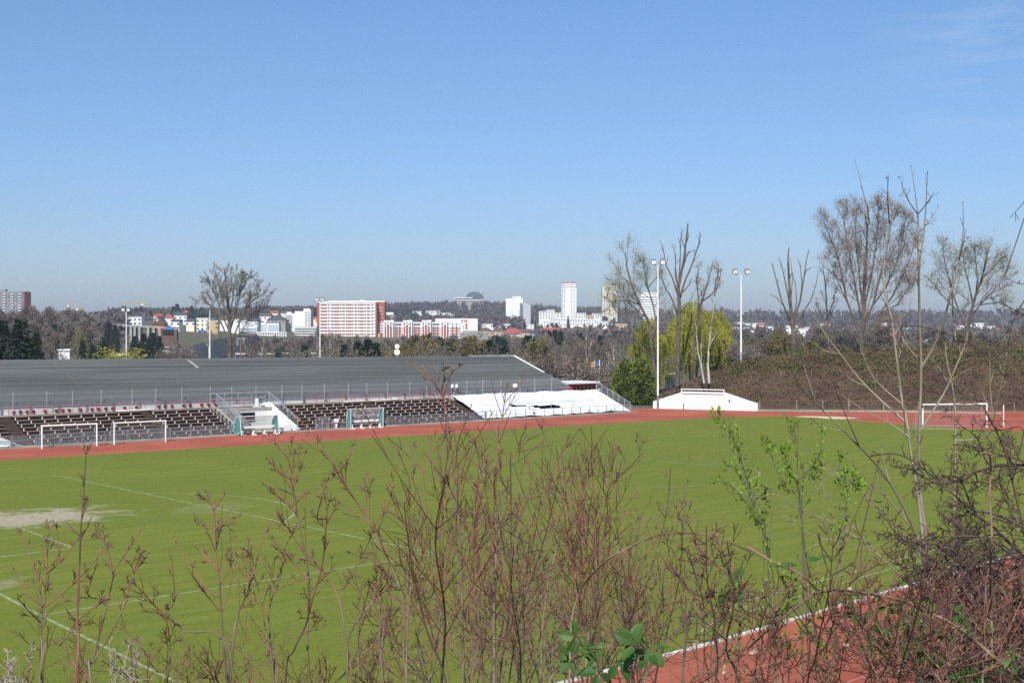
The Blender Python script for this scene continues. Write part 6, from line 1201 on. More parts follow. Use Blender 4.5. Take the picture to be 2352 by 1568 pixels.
class Shrub:
    def __init__(s, seed): s.r = random.Random(seed); s.L = {'base': [], 'mid': [], 'fine': []}; s.buds = []; s.leafp = []; s.leafd = []; s.root = None; s.sk = []
    def add(s, k, pts, rad): s.L[k].append(([tuple(p) for p in pts], rad))
    def bud(s, p, d, r): s.buds.append((tuple(p), tuple(d), r))
    def cyme(s, p, d, r):
        for i in range(s.r.randint(3, 5)):
            v = (d + Vector((s.r.gauss(0, .7), s.r.gauss(0, .7), s.r.gauss(.1, .5)))).normalized(); l = s.r.uniform(.008, .02)
            s.add('fine', [p, p + v * l * .6, p + v * l + Vector((0, 0, s.r.gauss(0, .004)))], [r * .6, r * .5, r * .6])
    def side(s, p, d, L, r, lev, o):
        R = s.r; n = 4; pts = [p.copy()]; q = p.copy(); dd = d.copy(); ds = [d.copy()]
        for i in range(n):
            dd = (dd + Vector((R.gauss(0, .07), R.gauss(0, .07), R.gauss(0, .05) + o['up']))).normalized(); q = q + dd * (L / n); pts.append(q.copy()); ds.append(dd.copy())
        rad = [r * (1 - .35 * i / n) for i in range(n + 1)]; s.add('mid' if lev == 1 else 'fine', pts, rad)
        if o.get('leafy'):
            for i in range(1, n + 1):
                if R.random() < o['leafy']:
                    for k in range(2): s.leafp.append(tuple(pts[i] + Vector((R.gauss(0, .008), R.gauss(0, .008), R.gauss(0, .008))))); s.leafd.append(tuple(ds[i]))
        if lev < o['lev']:
            for i in range(1, n):
                if R.random() < o['p'] * (1 if lev == 1 else .4):
                    ax = ds[i].orthogonal().normalized(); ax.rotate(Quaternion(ds[i], R.random() * 6.28))
                    for sg in ((1, -1) if R.random() < o['pair'] else (1,)):
                        c = ds[i].copy(); c.rotate(Quaternion(ax, sg * R_(R.gauss(o['ang'], 8)))); s.side(pts[i], c, L * R.uniform(.35, .7) * (1.15 - i / n * .5), rad[i] * .72, lev + 1, o)
        if o.get('buds', True):
            if R.random() < .12 and lev >= 2: s.cyme(pts[-1], ds[-1], rad[-1])
            else: s.bud(pts[-1], ds[-1], rad[-1] * 1.25)
    def stem(s, uv, D, rpx, o, n=8, ln=.35, dD=.25, t0=.25, ground=True, tipr=.35, key='base', kn=True):
        R = s.r; uv = list(uv); D0 = None
        if not ground and s.sk:      # a side branch springs from the nearest point of a stem built before it
            best = min(s.sk, key=lambda q: (q[0] - uv[0][0]) ** 2 + (q[1] - uv[0][1]) ** 2); D = best[2].y
            if math.hypot(best[0] - uv[0][0], best[1] - uv[0][1]) > 14: uv = [best[:2]] + uv
            else: uv[0] = best[:2]
            D0 = D
        m = len(uv); dd = R.gauss(0, dD); pts = [at(u, v, D + dd * (i / (m - 1)) + (R.gauss(0, dD * .06) if i else 0)) for i, (u, v) in enumerate(uv)]
        if ground:
            p0 = pts[0]; g = near_ground(p0); k = Vector((p0.x + R.gauss(0, .12), p0.y + R.gauss(0, .08), g - .05)); pts = [k, k.lerp(p0, .5) + Vector((R.gauss(0, .05), 0, 0))] + pts
        if s.root is None: s.root = pts[0].copy()
        r0 = rpx * RK / F * D; C3 = crom(pts, 4); N = len(C3); f0 = 8 if ground else 0
        rad = [r0 * (1.25 if i < f0 else 1 - (1 - tipr) * (i - f0) / (N - 1 - f0)) for i in range(N)]
        sp = f0 + int((N - f0) * .45) if key == 'base' else 0
        if key == 'base': s.add('base', C3[:sp+1], rad[:sp+1]); s.add('mid', C3[sp:], rad[sp:])
        else: s.add(key, C3, rad)
        for q in C3: dq = q - Vector((0, 0, EYE)); c_, s_ = math.cos(TILT), math.sin(TILT); fw = dq.y * c_ + dq.z * s_; s.sk.append((U0 + F * dq.x / fw, V0 - F * (dq.z * c_ - dq.y * s_) / fw, q))
        L = sum((C3[i+1] - C3[i]).length for i in range(f0, N - 1)); az = R.random() * 6.28
        for i in range(n):
            t = t0 + (1 - t0) * (i + R.random() * .7) / n; f = f0 + t * (N - 1 - f0); k = min(int(f), N - 2); p = C3[k].lerp(C3[k+1], f - k); d = (C3[k+1] - C3[k]).normalized(); az += 1.57 + R.gauss(0, .3)
            ax = d.orthogonal().normalized(); ax.rotate(Quaternion(d, az)); r = rad[k]
            for sg in ((1, -1) if R.random() < o['pair'] else (R.choice((1, -1)),)):
                c = d.copy(); c.rotate(Quaternion(ax, sg * R_(R.gauss(o['ang'], 8)))); s.side(p, c, L * ln * R.uniform(.6, 1.2) * (1.05 - .75 * t), min(r * .75, r0 * .5), 1, o)
            if kn: s.bud(p, d, r * .7)
        if o.get('buds', True): s.bud(C3[-1], (C3[-1] - C3[-2]).normalized(), rad[-1] * 1.4)
        return C3
    def finish(s, name, label, ms, cat='shrub', group=None, leaf=None, min_r=.00085):
        g = s.root; t = tag(empty(name, g), label, cat, group)
        for nm, ks in (('stem', ('base',)), ('crown', ('mid', 'fine'))):
            b = MB()
            for k in ks:
                gr = {}
                for pts, rad in s.L[k]: gr.setdefault(len(pts), []).append((pts, rad))
                if k == 'fine': b.cur = 1
                for n, L in gr.items(): b.tubes(np.array([p for p, _ in L]) - np.array(g), np.maximum(np.array([r for _, r in L]), min_r), {'base': 7, 'mid': 5, 'fine': 4}[k])
            if nm == 'crown' and s.buds:
                P = np.array([p for p, _, _ in s.buds]) - np.array(g); Dv = np.array([d for _, d, _ in s.buds]); r = np.array([max(q, .0011) for _, _, q in s.buds])[:, None]
                pts = np.stack([P - Dv * r * 1.0, P + Dv * r * 1.5, P + Dv * r * 4.5], axis=1); rr = np.concatenate([r * .8, r * 1.3, r * .15], axis=1); b.cur = 2; b.tubes(pts, rr, 5)
            if b.n: b.obj(nm, ms[0] if nm == 'stem' else [ms[1], ms[2], ms[3] or M['bud']], t, smooth=True)
        if leaf and s.leafp: MB().leaves(np.array(s.leafp) - np.array(g), leaf[0], np.random.default_rng(3), leaf[1], dirs=s.leafd).obj('leaves', leaf[2], t)
        return t
DOG = dict(up=.05, ang=33, p=.48, pair=.5, lev=3)
DOGS = dict(up=.08, ang=34, p=.34, pair=.5, lev=2)
ST_RED = (M['dog_tan'], M['dog_red'], M['dog_dark'], None); ST_TAN = (M['dog_tan'], M['dog_tan'], M['dog_red'], None); ST_DK = (M['dog_red'], M['dog_dark'], M['dog_dark'], None)
Z1 = lambda *a: [(.3634 * x, 998.2 + .3634 * y) for x, y in a]
Z2 = lambda *a: [((600 + x / 2.313) / 1.102, (1050 + y / 2.313) / 1.102) for x, y in a]
Z3 = lambda *a: [((1200 + x / 2.313) / 1.102, (1050 + y / 2.313) / 1.102) for x, y in a]
Z4 = lambda *a: [((1800 + x / 2.154) / 1.102, (1000 + y / 2.154) / 1.102) for x, y in a]
Z5 = lambda *a: [((1900 + x / 2.178) / 1.102, (380 + y / 2.178) / 1.102) for x, y in a]
# lone straight leader at the far left
s = Shrub(1); s.stem(Z1((482, 1600), (488, 1170), (500, 880), (508, 640), (525, 400), (545, 90)), 2.9, 4.6, DOGS, n=5, ln=.16, t0=.55, dD=.05)
for q in (((503, 650), (460, 600), (415, 545)), ((504, 640), (545, 590), (570, 555)), ((518, 455), (540, 420), (555, 395))): s.stem(Z1(*q), 2.9, 2.2, DOGS, n=1, ln=.2, dD=.03, ground=False, key='mid')
s.finish('dogwood_shrub', 'lone straight dark red stem with paired buds standing over the goal line', ST_DK, 'shrub')
s = Shrub(2)
for i, q in enumerate((((250, 1600), (255, 1250), (282, 1050), (290, 930), (302, 700), (318, 590)), ((255, 1500), (380, 1330), (470, 1200), (600, 1080), (645, 1035)))): s.stem(Z1(*q), 3.3, 4.2 - i, DOG, n=4, ln=.28, dD=.1)
for q in (((285, 950), (200, 800), (120, 595)), ((250, 1080), (150, 980), (85, 840)), ((250, 1180), (180, 1110), (110, 1030)), ((290, 1075), (420, 980), (560, 840), (680, 690)), ((300, 890), (370, 790), (355, 555)), ((300, 880), (420, 760), (500, 640))): s.stem(Z1(*q), 3.3, 2.7, DOGS, n=3, ln=.25, dD=.12, ground=False, key='mid')
s.finish('dogwood_shrub', 'open red twigged shrub beside the lone straight stem', ST_RED, 'shrub')
s = Shrub(3)
for i, q in enumerate((((580, 1600), (585, 1440), (670, 1100), (708, 880), (670, 700), (600, 600)), ((600, 1470), (740, 1180), (830, 930), (860, 820), (900, 720)))): s.stem(Z1(*q), 3.5, 4.0 - i * .6, DOG, n=5, ln=.2, dD=.1, ground=i == 0)
for q in (((710, 865), (800, 740), (880, 610)), ((845, 860), (900, 800), (932, 750)), ((585, 1470), (540, 1420), (500, 1380), (420, 1100)), ((500, 1180), (440, 1130), (350, 960)), ((560, 1020), (575, 930), (610, 820)), ((800, 1030), (780, 980), (770, 975))): s.stem(Z1(*q), 3.5, 2.5, DOGS, n=3, ln=.25, dD=.12, ground=False, key='mid')
s.finish('dogwood_shrub', 'curving forked red shrub between the lone stem and the worn goal mouth', ST_RED, 'shrub')
s = Shrub(4)
for i, q in enumerate((((1440, 1600), (1405, 1250), (1388, 950), (1362, 740), (1352, 480), (1290, 390)), ((1460, 1500), (1500, 1150), (1560, 1000), (1580, 800), (1590, 700)), ((1450, 1450), (1180, 1240), (1000, 1100), (910, 1000), (840, 930)), ((1050, 1600), (1072, 1350), (1060, 1200), (1042, 1100)))): s.stem(Z1(*q), 3.8, 4.4 - i * .5, DOG, n=5, ln=.28, dD=.15)
for q in (((1355, 480), (1380, 430), (1420, 375)), ((1355, 620), (1300, 580), (1230, 550)), ((1360, 610), (1400, 580), (1475, 545)), ((1335, 1000), (1220, 850), (1100, 680)), ((1370, 850), (1300, 770), (1240, 690)), ((1560, 1000), (1620, 800), (1670, 630), (1740, 510)), ((1000, 1500), (860, 1300), (790, 1230), (750, 1050)), ((1380, 960), (1440, 850), (1475, 700), (1450, 610)), ((1100, 1060), (1090, 830), (1075, 740))): s.stem(Z1(*q), 3.8, 2.6, DOGS, n=4, ln=.25, dD=.12, ground=False, key='mid')
s.finish('dogwood_shrub', 'loose dogwood with pale trunk reaching over the penalty area corner line', ST_RED, 'shrub')
s = Shrub(5)
for i, q in enumerate((((280, 1600), (330, 1380), (400, 1230), (440, 1080), (500, 870), (522, 640), (528, 545)), ((430, 1600), (420, 980), (382, 740), (340, 520), (318, 345), (290, 240), (220, 160)), ((200, 1400), (190, 1130), (250, 960), (285, 760), (370, 650)), ((210, 1600), (180, 1350), (120, 1000), (40, 800)))): s.stem(Z2(*q), 4.0, 4.4 - i * .5, DOG, n=6, ln=.26, dD=.2)
for q in (((312, 350), (360, 240), (360, 165)), ((318, 400), (235, 320), (170, 250)), ((330, 570), (230, 470), (145, 392)), ((300, 680), (260, 620), (250, 580)), ((320, 410), (360, 350), (405, 205)), ((470, 600), (500, 470), (535, 350)), ((520, 640), (560, 570), (600, 510)), ((345, 510), (390, 470), (430, 440)), ((420, 960), (290, 820), (205, 770))): s.stem(Z2(*q), 4.0, 2.6, DOGS, n=4, ln=.22, dD=.12, ground=False, key='mid')
s.finish('dogwood_shrub', 'taller dogwood crossing the penalty arc, tips before the curved dugout', ST_RED, 'shrub')
s = Shrub(6)
for i, q in enumerate((((1000, 1600), (990, 1200), (930, 950), (830, 740), (745, 580), (640, 420), (550, 270), (480, 180), (470, 120)), ((640, 1600), (660, 1280), (820, 1060), (880, 950), (800, 800), (780, 690)), ((860, 1600), (840, 1150), (818, 1000), (812, 880)), ((670, 1500), (600, 1090), (480, 880), (370, 840)), ((710, 1600), (715, 1250), (760, 1060), (780, 960)))): s.stem(Z2(*q), 3.7, 4.2 - i * .4, DOG, n=6, ln=.24, dD=.2)
for q in (((615, 350), (650, 260), (675, 170)), ((690, 500), (620, 400), (560, 340)), ((745, 580), (760, 450), (755, 320)), ((800, 660), (880, 540), (910, 400), (920, 310)), ((720, 840), (760, 770), (800, 660)), ((640, 1000), (700, 880), (780, 830))): s.stem(Z2(*q), 3.7, 2.5, DOGS, n=4, ln=.22, dD=.12, ground=False, key='mid')
s.finish('dogwood_shrub', 'pale-barked slender shrub leaning from the thicket toward the boxy shelter', ST_RED, 'shrub')
# thicket in the middle: several dogwoods
topu = ([820, 880, 920, 960, 1000, 1040, 1090, 1150, 1200, 1250, 1290, 1330, 1370, 1420, 1470, 1540, 1600, 1660, 1720], [1330, 1140, 1060, 1040, 1000, 1010, 1050, 980, 1030, 1060, 1020, 1070, 985, 1040, 1060, 1090, 1200, 1290, 1340])
def thicket(seed, ub0, ub1, lean, D, n, label, extra=(), o=DOG, ms=ST_RED, hmin=.0, hmax=360):
    s = Shrub(seed); R = s.r
    for j, (q, r) in enumerate(extra): s.stem(q, D, r, o, n=6 if len(q) > 4 else 2, ln=.24, dD=.15, ground=j == 0, key='base' if j == 0 else 'mid')
    for i in range(n):
        ub = R.uniform(ub0, ub1) if ub1 - ub0 > 350 else (ub0 + ub1) / 2 + R.gauss(0, (ub1 - ub0) * .17); ut = ub + lean + R.gauss(0, 75); vt = float(np.interp(ut, *topu)) + hmin + (R.random() ** 1.3) * hmax; vb = 1640; um = ub + (ut - ub) * .35 + R.gauss(0, 14)
        s.stem([(ub, vb), (um, vb + (vt - vb) * .4), (ub + (ut - ub) * .75 + R.gauss(0, 10), vb + (vt - vb) * .72), (ut, vt)], D * R.uniform(.85, 1.25), R.uniform(1.9, 3.8), o, n=6, ln=.40, dD=.35, t0=.15)
    return s.finish('dogwood_shrub', label, ms, 'shrub')
TALL = [((1058, 1640), (1062, 1420), (1056, 1240), (1042, 1080), (1028, 960), (1016, 905), (1014, 885)), ]
thicket(21, 900, 1080, -25, 3.6, 10, 'dense dogwood in the thicket whose tallest stem forks before the grey roof', [(TALL[0], 4.8), ([(1014, 905), (985, 870), (955, 843), (937, 824)], 2.6), ([(1016, 900), (1020, 865), (1018, 832)], 2.4), ([(1018, 920), (1035, 860), (1062, 838)], 2.2)])
s5 = [((1130, 1640), (1135, 1400), (1140, 1240), (1138, 1120), (1146, 1020), (1155, 950), (1164, 885)), ((1145, 1250), (1100, 1130), (1108, 1060), (1105, 1020)), ((1190, 1500), (1150, 1320), (1120, 1150), (1085, 1000))]
thicket(22, 1020, 1200, 5, 3.9, 11, 'dense dogwood in the thicket topped by a dark budded tip before the tarpaulin', [(s5[0], 4.6), (s5[1], 2.6), (s5[2], 3.0)], ms=ST_RED)
thicket(23, 1120, 1300, 20, 4.4, 12, 'red-brown shrub filling the thicket beneath the white end of the terrace', [([(1240, 1640), (1250, 1400), (1290, 1200), (1290, 1100), (1285, 1030)], 3.6)], ms=ST_TAN)
thicket(24, 1260, 1420, 30, 4.2, 12, 'upright red-stemmed shrub in the thicket with one thin tip reaching the track', [([(1350, 1640), (1372, 1400), (1368, 1250), (1362, 1100), (1358, 980)], 4.0), ([(1372, 1420), (1400, 1250), (1395, 1130), (1440, 1080), (1474, 1042)], 3.0)])
thicket(25, 1380, 1560, 30, 4.8, 11, 'thinner shrub on the thicket edge below the pitch middle', [([(1440, 1500), (1490, 1330), (1530, 1180), (1540, 1075)], 3.0)], ms=ST_TAN)
thicket(26, 840, 960, -30, 4.6, 9, 'low twiggy shrub between the loose dogwoods and the thicket', hmin=120)
thicket(27, 940, 1540, 0, 5.6, 36, 'knee-high tangle of red twigs low down behind the thicket', ms=ST_TAN, hmin=200, hmax=250)
thicket(28, 300, 860, -5, 5.0, 32, 'low red twig tangle along the frame bottom under the loose dogwoods', o=DOGS, hmin=150, hmax=160)
thicket(29, 1560, 2360, 0, 2.7, 44, 'veil of thin brown twigs hanging before the near corner of the red track', o=DOG, hmin=-30, hmax=230)
thicket(30, 0, 300, 0, 4.4, 9, 'low twigs at the foot of the lone straight stem', o=DOGS, hmin=130, hmax=150)
s = Shrub(31)
for i, q in enumerate((((1230, 1640), (1235, 1350), (1300, 1000), (1320, 840), (1265, 650), (1262, 530)), ((1200, 1640), (1240, 1250), (1220, 1080), (1250, 900)), ((1330, 1640), (1310, 1150), (1380, 1050), (1490, 880)), ((1320, 840), (1390, 760), (1405, 680)), ((1265, 650), (1190, 600), (1250, 510)), ((1400, 1640), (1420, 1200), (1560, 960), (1620, 800)))): s.stem(Z3(*q), 3.4, 3.8 - i * .3, DOGS, n=7, ln=.2, dD=.15, ground=i < 3 or i == 5)
s.finish('dogwood_shrub', 'angular bare shrub beneath the arching bramble cane', (M['greystem'], M['dog_dark'], M['dog_dark'], None), 'shrub')
s = Shrub(32)
for q in (((700, 1700), (900, 1650 - 130), (1000, 1120), (850, 1000)),): pass
for i, q in enumerate((((880, 1700), (1180, 1640), (1400, 1500), (1500, 1250), (1600, 1080)), ((1250, 1700), (1420, 1480), (1330, 1200), (1290, 1100)))): s.stem(Z3(*q), 2.8, 3.4, DOGS, n=6, ln=.2, dD=.15, kn=False)
s.finish('bare_shrub', 'pale grey curved stems sprawling over the red track edge', (M['dog_tan'], M['dog_tan'], M['dog_dark'], None), 'shrub')
# shrubs breaking into green leaf
GRN = dict(up=.10, ang=36, p=.30, pair=.2, lev=2, leafy=.42, buds=False)
def green(seed, stems, D, label, ln=.10):
    s = Shrub(seed)
    for q, r in stems: s.stem(q, D, r * .8, GRN, n=13, ln=ln, dD=.2, t0=.08, kn=False)
    R = s.r
    for k in ('mid',):
        for pts, rad in list(s.L[k]):
            for p in pts[::2]:
                if R.random() < .5: s.leafp.append(tuple(Vector(p) + Vector((R.gauss(0, .008), R.gauss(0, .008), R.gauss(0, .008))))); s.leafd.append((R.gauss(0, .5), R.gauss(0, .5), 1))
    s.finish('budding_shrub', label, (M['greystem'], M['greystem'], M['ash_twig'], None), 'shrub', leaf=(.0108, .6, M['spring']))
green(41, [(Z4((330, 1640), (340, 1000), (250, 640), (190, 440), (130, 260), (45, 90)), 3.2), (Z4((290, 900), (215, 560), (160, 400), (60, 180), (0, 120)), 2.4), (Z4((300, 800), (260, 700), (140, 520), (30, 465)), 2.2), (Z4((330, 640), (250, 560), (120, 400), (80, 390)), 1.8)], 3.6, 'leafing shrub with fresh green sprays beside the thicket, tips at the end wall', .09)
green(42, [(Z4((500, 1640), (500, 1000), (490, 640), (475, 420), (465, 230), (430, 160)), 3.2), (Z4((495, 700), (400, 500), (330, 330), (290, 230)), 2.4), (Z4((495, 560), (560, 450), (590, 330), (605, 170)), 2.2), (Z4((490, 640), (420, 430), (400, 280)), 2.0)], 3.8, 'leafing shrub with upright green sprays below the sand pit', .10)
green(43, [(Z4((640, 1640), (690, 1000), (735, 700), (740, 500), (735, 420)), 2.8), (Z4((690, 1000), (700, 700), (705, 480), (700, 330)), 2.4), (Z4((740, 560), (790, 510), (815, 470)), 1.8)], 3.7, 'slim leafing shrub with green sprays near the dark straight cane', .08)
green(44, [(Z4((300, 1700), (350, 1300), (420, 1100), (360, 960)), 2.6), (Z4((430, 1700), (460, 1350), (560, 1200), (590, 1050)), 2.6), (Z4((180, 1700), (150, 1350), (170, 1100), (110, 950)), 2.4), (Z4((620, 1700), (600, 1350), (500, 1280)), 2.2)], 3.0, 'low leafing shrub scattering small green leaves over the red track corner', .12)
# dark straight cane
s = Shrub(45); s.stem(Z4((655, 1640), (680, 1290), (760, 1010), (830, 720), (880, 500), (918, 340)), 2.7, 4.2, DOGS, n=1, ln=.05, t0=.9, dD=.04); s.stem(Z4((680, 1290), (665, 1100), (700, 900), (800, 620), (865, 500)), 2.7, 2.4, DOGS, n=2, ln=.08, dD=.04, ground=False); s.stem(Z4((690, 1250), (600, 1160), (500, 1210), (440, 1000), (430, 900)), 2.75, 2.4, DOGS, n=2, ln=.08, dD=.04, ground=False)
s.finish('straight_cane', 'straight dark red cut cane slanting upward before the leafing shrubs', ST_DK, 'shrub')
# ---- young ash trees
ASH = dict(up=.10, ang=38, p=.12, pair=.4, lev=2)
def ash(seed, stems, D, label, n=4, ln=.16):
    s = Shrub(seed)
    for i, (q, r) in enumerate(stems): s.stem(q, D, r, ASH, n=max(2, n - 2) if i else 3, ln=ln if i else .10, dD=.35, t0=.3, ground=i == 0, tipr=.22, key='base' if i == 0 else 'mid')
    s.finish('ash_sapling', label, (M['ash'], M['ash'], M['ash_twig'], M['ash_twig']), 'tree')
ash(51, [(Z4((1185, 1100), (1170, 760), (1140, 520), (1135, 200), (1150, 60)), 9.0), (Z5((940, 1560), (940, 1200), (930, 900), (930, 650), (950, 500), (965, 330), (975, 125)), 5.2), (Z5((945, 1180), (930, 800), (925, 600), (925, 400), (905, 220), (885, 88)), 4.2), (Z5((920, 370), (870, 280), (830, 185)), 2.2), (Z5((920, 375), (965, 300), (1012, 230)), 2.2), (Z5((965, 430), (1000, 370), (1036, 303)), 2.2), (Z5((965, 425), (990, 400), (1020, 380)), 1.8),
 (Z5((945, 1180), (1020, 1060), (1075, 900), (1110, 760), (1150, 600), (1172, 440), (1170, 290)), 4.2), (Z5((1150, 600), (1175, 500), (1188, 437)), 2.0), (Z5((1145, 610), (1125, 580), (1108, 560)), 1.8), (Z5((960, 1560), (1060, 1350), (1120, 1220), (1170, 1100), (1200, 1000)), 4.2), (Z5((1090, 1290), (1160, 1230), (1235, 1190)), 2.6),
 (Z5((930, 1170), (880, 1100), (830, 1020), (800, 960)), 2.4), (Z5((820, 1150), (840, 1060), (870, 900), (890, 740)), 2.6)], 6.4, 'tall forked young ash with pale trunk rising before the airy green tree', 5, .14)
ash(52, [(Z4((1160, 1000), (1130, 560), (1090, 320), (1070, 150), (1050, 40)), 7.0), (Z5((860, 1560), (830, 1350), (805, 1150), (780, 950), (740, 780), (730, 660), (765, 400), (752, 150)), 5.6), (Z5((730, 670), (680, 570), (620, 450), (580, 380)), 2.4), (Z5((655, 400), (610, 330), (545, 240)), 2.2), (Z5((760, 370), (800, 330), (835, 220)), 2.0), (Z5((640, 400), (620, 230), (576, 62)), 2.6), (Z5((655, 395), (640, 300), (610, 200)), 2.0),
 (Z5((850, 1500), (720, 1380), (600, 1260), (500, 1130), (430, 1040), (330, 890)), 4.4), (Z5((490, 1130), (400, 1100), (310, 1040)), 2.6), (Z5((810, 1400), (700, 1280), (640, 1180), (600, 1060)), 3.0), (Z5((780, 970), (740, 840), (690, 740)), 2.4), (Z5((870, 1600), (760, 1500), (640, 1440), (470, 1330)), 3.2), (Z5((760, 400), (755, 260), (760, 140)), 2.4), (Z5((860, 1560), (830, 1000), (870, 900)), 2.0)], 6.0, 'slimmer young ash with olive trunk rising before the broad budding tree', 5, .14)
ash(53, [(Z4((1192, 1300), (1185, 1100), (1178, 960)), 6.5), (Z4((1180, 950), (1090, 700), (950, 440), (760, 230), (570, 40), (440, -130), (370, -235)), 4.4), (Z5((300, 1360), (260, 1300), (240, 1240)), 2.4), (Z4((800, 270), (690, 0), (640, -180)), 2.4), (Z5((400, 1450), (330, 1330), (350, 1300)), 2.0), (Z4((1100, 1040), (900, 860), (680, 700), (520, 640), (360, 540), (250, 570)), 3.6), (Z4((1000, 960), (830, 780), (640, 560), (590, 430)), 3.2), (Z4((1150, 800), (980, 580), (860, 470), (760, 360), (700, 270)), 3.2), (Z4((900, 580), (720, 440), (560, 380), (450, 300)), 2.6), (Z4((1180, 900), (1000, 700), (900, 600), (760, 500), (540, 300), (420, 190)), 3.0), (Z4((780, 800), (600, 780), (300, 620), (120, 520)), 3.0), (Z4((700, 690), (560, 480), (480, 360)), 2.2)], 5.4, 'wide arching sapling with long pale boughs sweeping over the pitch toward the leafing shrubs', 7, .18)
ash(54, [(Z5((1130, 1600), (1120, 1350), (1080, 1150), (1075, 1060)), 3.8), (Z5((1110, 1350), (1040, 1200), (1000, 1160)), 2.4), (Z5((1320, 1560), (1320, 1300), (1315, 1100), (1312, 1090)), 3.4), (Z5((1340, 1500), (1390, 1250), (1420, 1100)), 2.6)], 6.8, 'thin grey sapling stems standing before the pitch end goal', 6, .2)
# ---- thorn thicket at the right edge
THN = [dict(n=7, seg=6, t0=.12, ang=55, up=.00, wob=.22, tip=.4, taper=.3), dict(n=6, seg=5, len=.6, ang=55, up=.0, wob=.28, t0=.1, taper=.3, tip=.4), dict(n=5, seg=4, len=.5, ang=58, up=.0, wob=.30, t0=.1, taper=.3), dict(n=4, seg=3, len=.42, ang=60, wob=.3, t0=.1, up=.0), dict(seg=2, len=.4, wob=.3, up=.0, tip=.5)]
def thornbush(seed, u, v, D, dirs, L, r0, label, ms=('thorn', 'thorn'), minr=.0011, lv=5):
    B = Br(seed); p0 = at(u, v, D); g = near_ground(p0); root = Vector((p0.x, p0.y, g - .05)); hgt = p0.z - root.z; B.add([(0, 0, 0), (0, .02, hgt * .5), (0, 0, hgt)], [r0 * 1.2, r0 * 1.1, r0], 0)
    for d, k in dirs:
        v_ = Vector(d).normalized(); grow(B, (0, 0, hgt * B.r.uniform(.55, 1)), tuple(v_), L * k, r0 * .8, 0, THN[:lv])
    for key in B.g: B.g[key] = [(q, [max(x, minr) for x in r]) for q, r in B.g[key]]
    t = tag(empty('thorn_bush', root), label, 'bush'); B.build((0, 1), 6).obj('stem', M[ms[0]], t, smooth=True); B.build((2, 3, 4), 4).obj('crown', M[ms[1]], t); return t
thornbush(61, 2395, 1330, 4.2, [((-1, .2, .9), .95), ((-1, 0, .35), 1.15), ((-.6, .1, 1), .9), ((-1, -.1, -.1), 1.0), ((-.3, 0, 1), .8), ((-1, .3, .6), 1.0), ((-.8, 0, -.35), .8), ((0, .2, 1), .8)], .42, .012, 'dense dark thorn thicket hiding the track corner at the frame edge')
thornbush(62, 2330, 1480, 3.8, [((-1, .1, .3), .9), ((-.7, 0, .8), .9), ((-1, 0, -.2), .8), ((-.2, .1, 1), .9), ((.4, 0, .6), .7), ((-.5, .1, .5), .9), ((-.8, 0, .1), 1.0)], .34, .010, 'low black-stemmed thorn tangle beneath the larger thorn thicket')
thornbush(63, 2440, 1050, 4.8, [((-1, .1, .5), .9), ((-.8, .1, .9), .9), ((-1, 0, 0), 1.0), ((-1, .2, -.4), 1.0), ((-.4, .1, 1), .8), ((-.7, 0, -.8), .9)], .46, .011, 'reddish thorn boughs poking in beside the pitch end goal', lv=5)
thornbush(64, 2420, 1230, 5.2, [((-1, .1, .2), 1.2), ((-1, .1, .6), 1.2), ((-1, .1, -.3), 1.2), ((-.6, .1, 1), 1.1), ((-.9, 0, -.7), 1.0), ((-1, .3, .0), 1.3)], .46, .011, 'farther thorn thicket behind the first one, thin tips over the pitch')
thornbush(65, 2250, 1560, 4.3, [((-1, .1, .4), .9), ((-.5, 0, 1), .9), ((.2, 0, 1), .9), ((.8, 0, .7), .9), ((-1, 0, 0), 1.0)], .30, .008, 'small brown thorn bush at the frame bottom over the red track')
# long thorny bough arching over the skyline
s = Shrub(66); TW = dict(up=.02, ang=55, p=.4, pair=.2, lev=2)
s.stem(Z5((1560, 1380), (1440, 1290), (1330, 1160), (1200, 1060), (1060, 1005), (930, 970), (800, 972), (700, 985), (620, 1035)), 3.6, 3.0, TW, n=10, ln=.06, dD=.1, t0=.05, ground=False, key='mid'); s.stem(Z5((1540, 960), (1470, 890), (1390, 850), (1340, 830)), 3.6, 2.6, TW, n=5, ln=.15, dD=.1, ground=False, key='mid'); s.stem(Z5((1540, 760), (1460, 730), (1400, 695)), 3.6, 2.2, TW, n=3, ln=.12, dD=.1, ground=False, key='mid'); s.stem(Z5((1540, 860), (1480, 890), (1440, 960), (1420, 1080)), 3.6, 2.2, TW, n=4, ln=.15, dD=.1, ground=False, key='mid'); s.stem(Z5((1540, 270), (1480, 320), (1437, 365)), 3.4, 2.0, TW, n=2, ln=.15, dD=.05, ground=False, key='mid'); s.stem(Z5((1640, 1700), (1600, 1400), (1540, 960), (1560, 700), (1540, 270)), 3.6, 3.2, TW, n=6, ln=.06, dD=.1, t0=.3)
s.finish('thorny_bough', 'long dark bough arching across the bank and pale tree at the frame edge', (M['thorn'], M['thorn'], M['thorn'], M['thorn']), 'shrub')
s = Shrub(67)
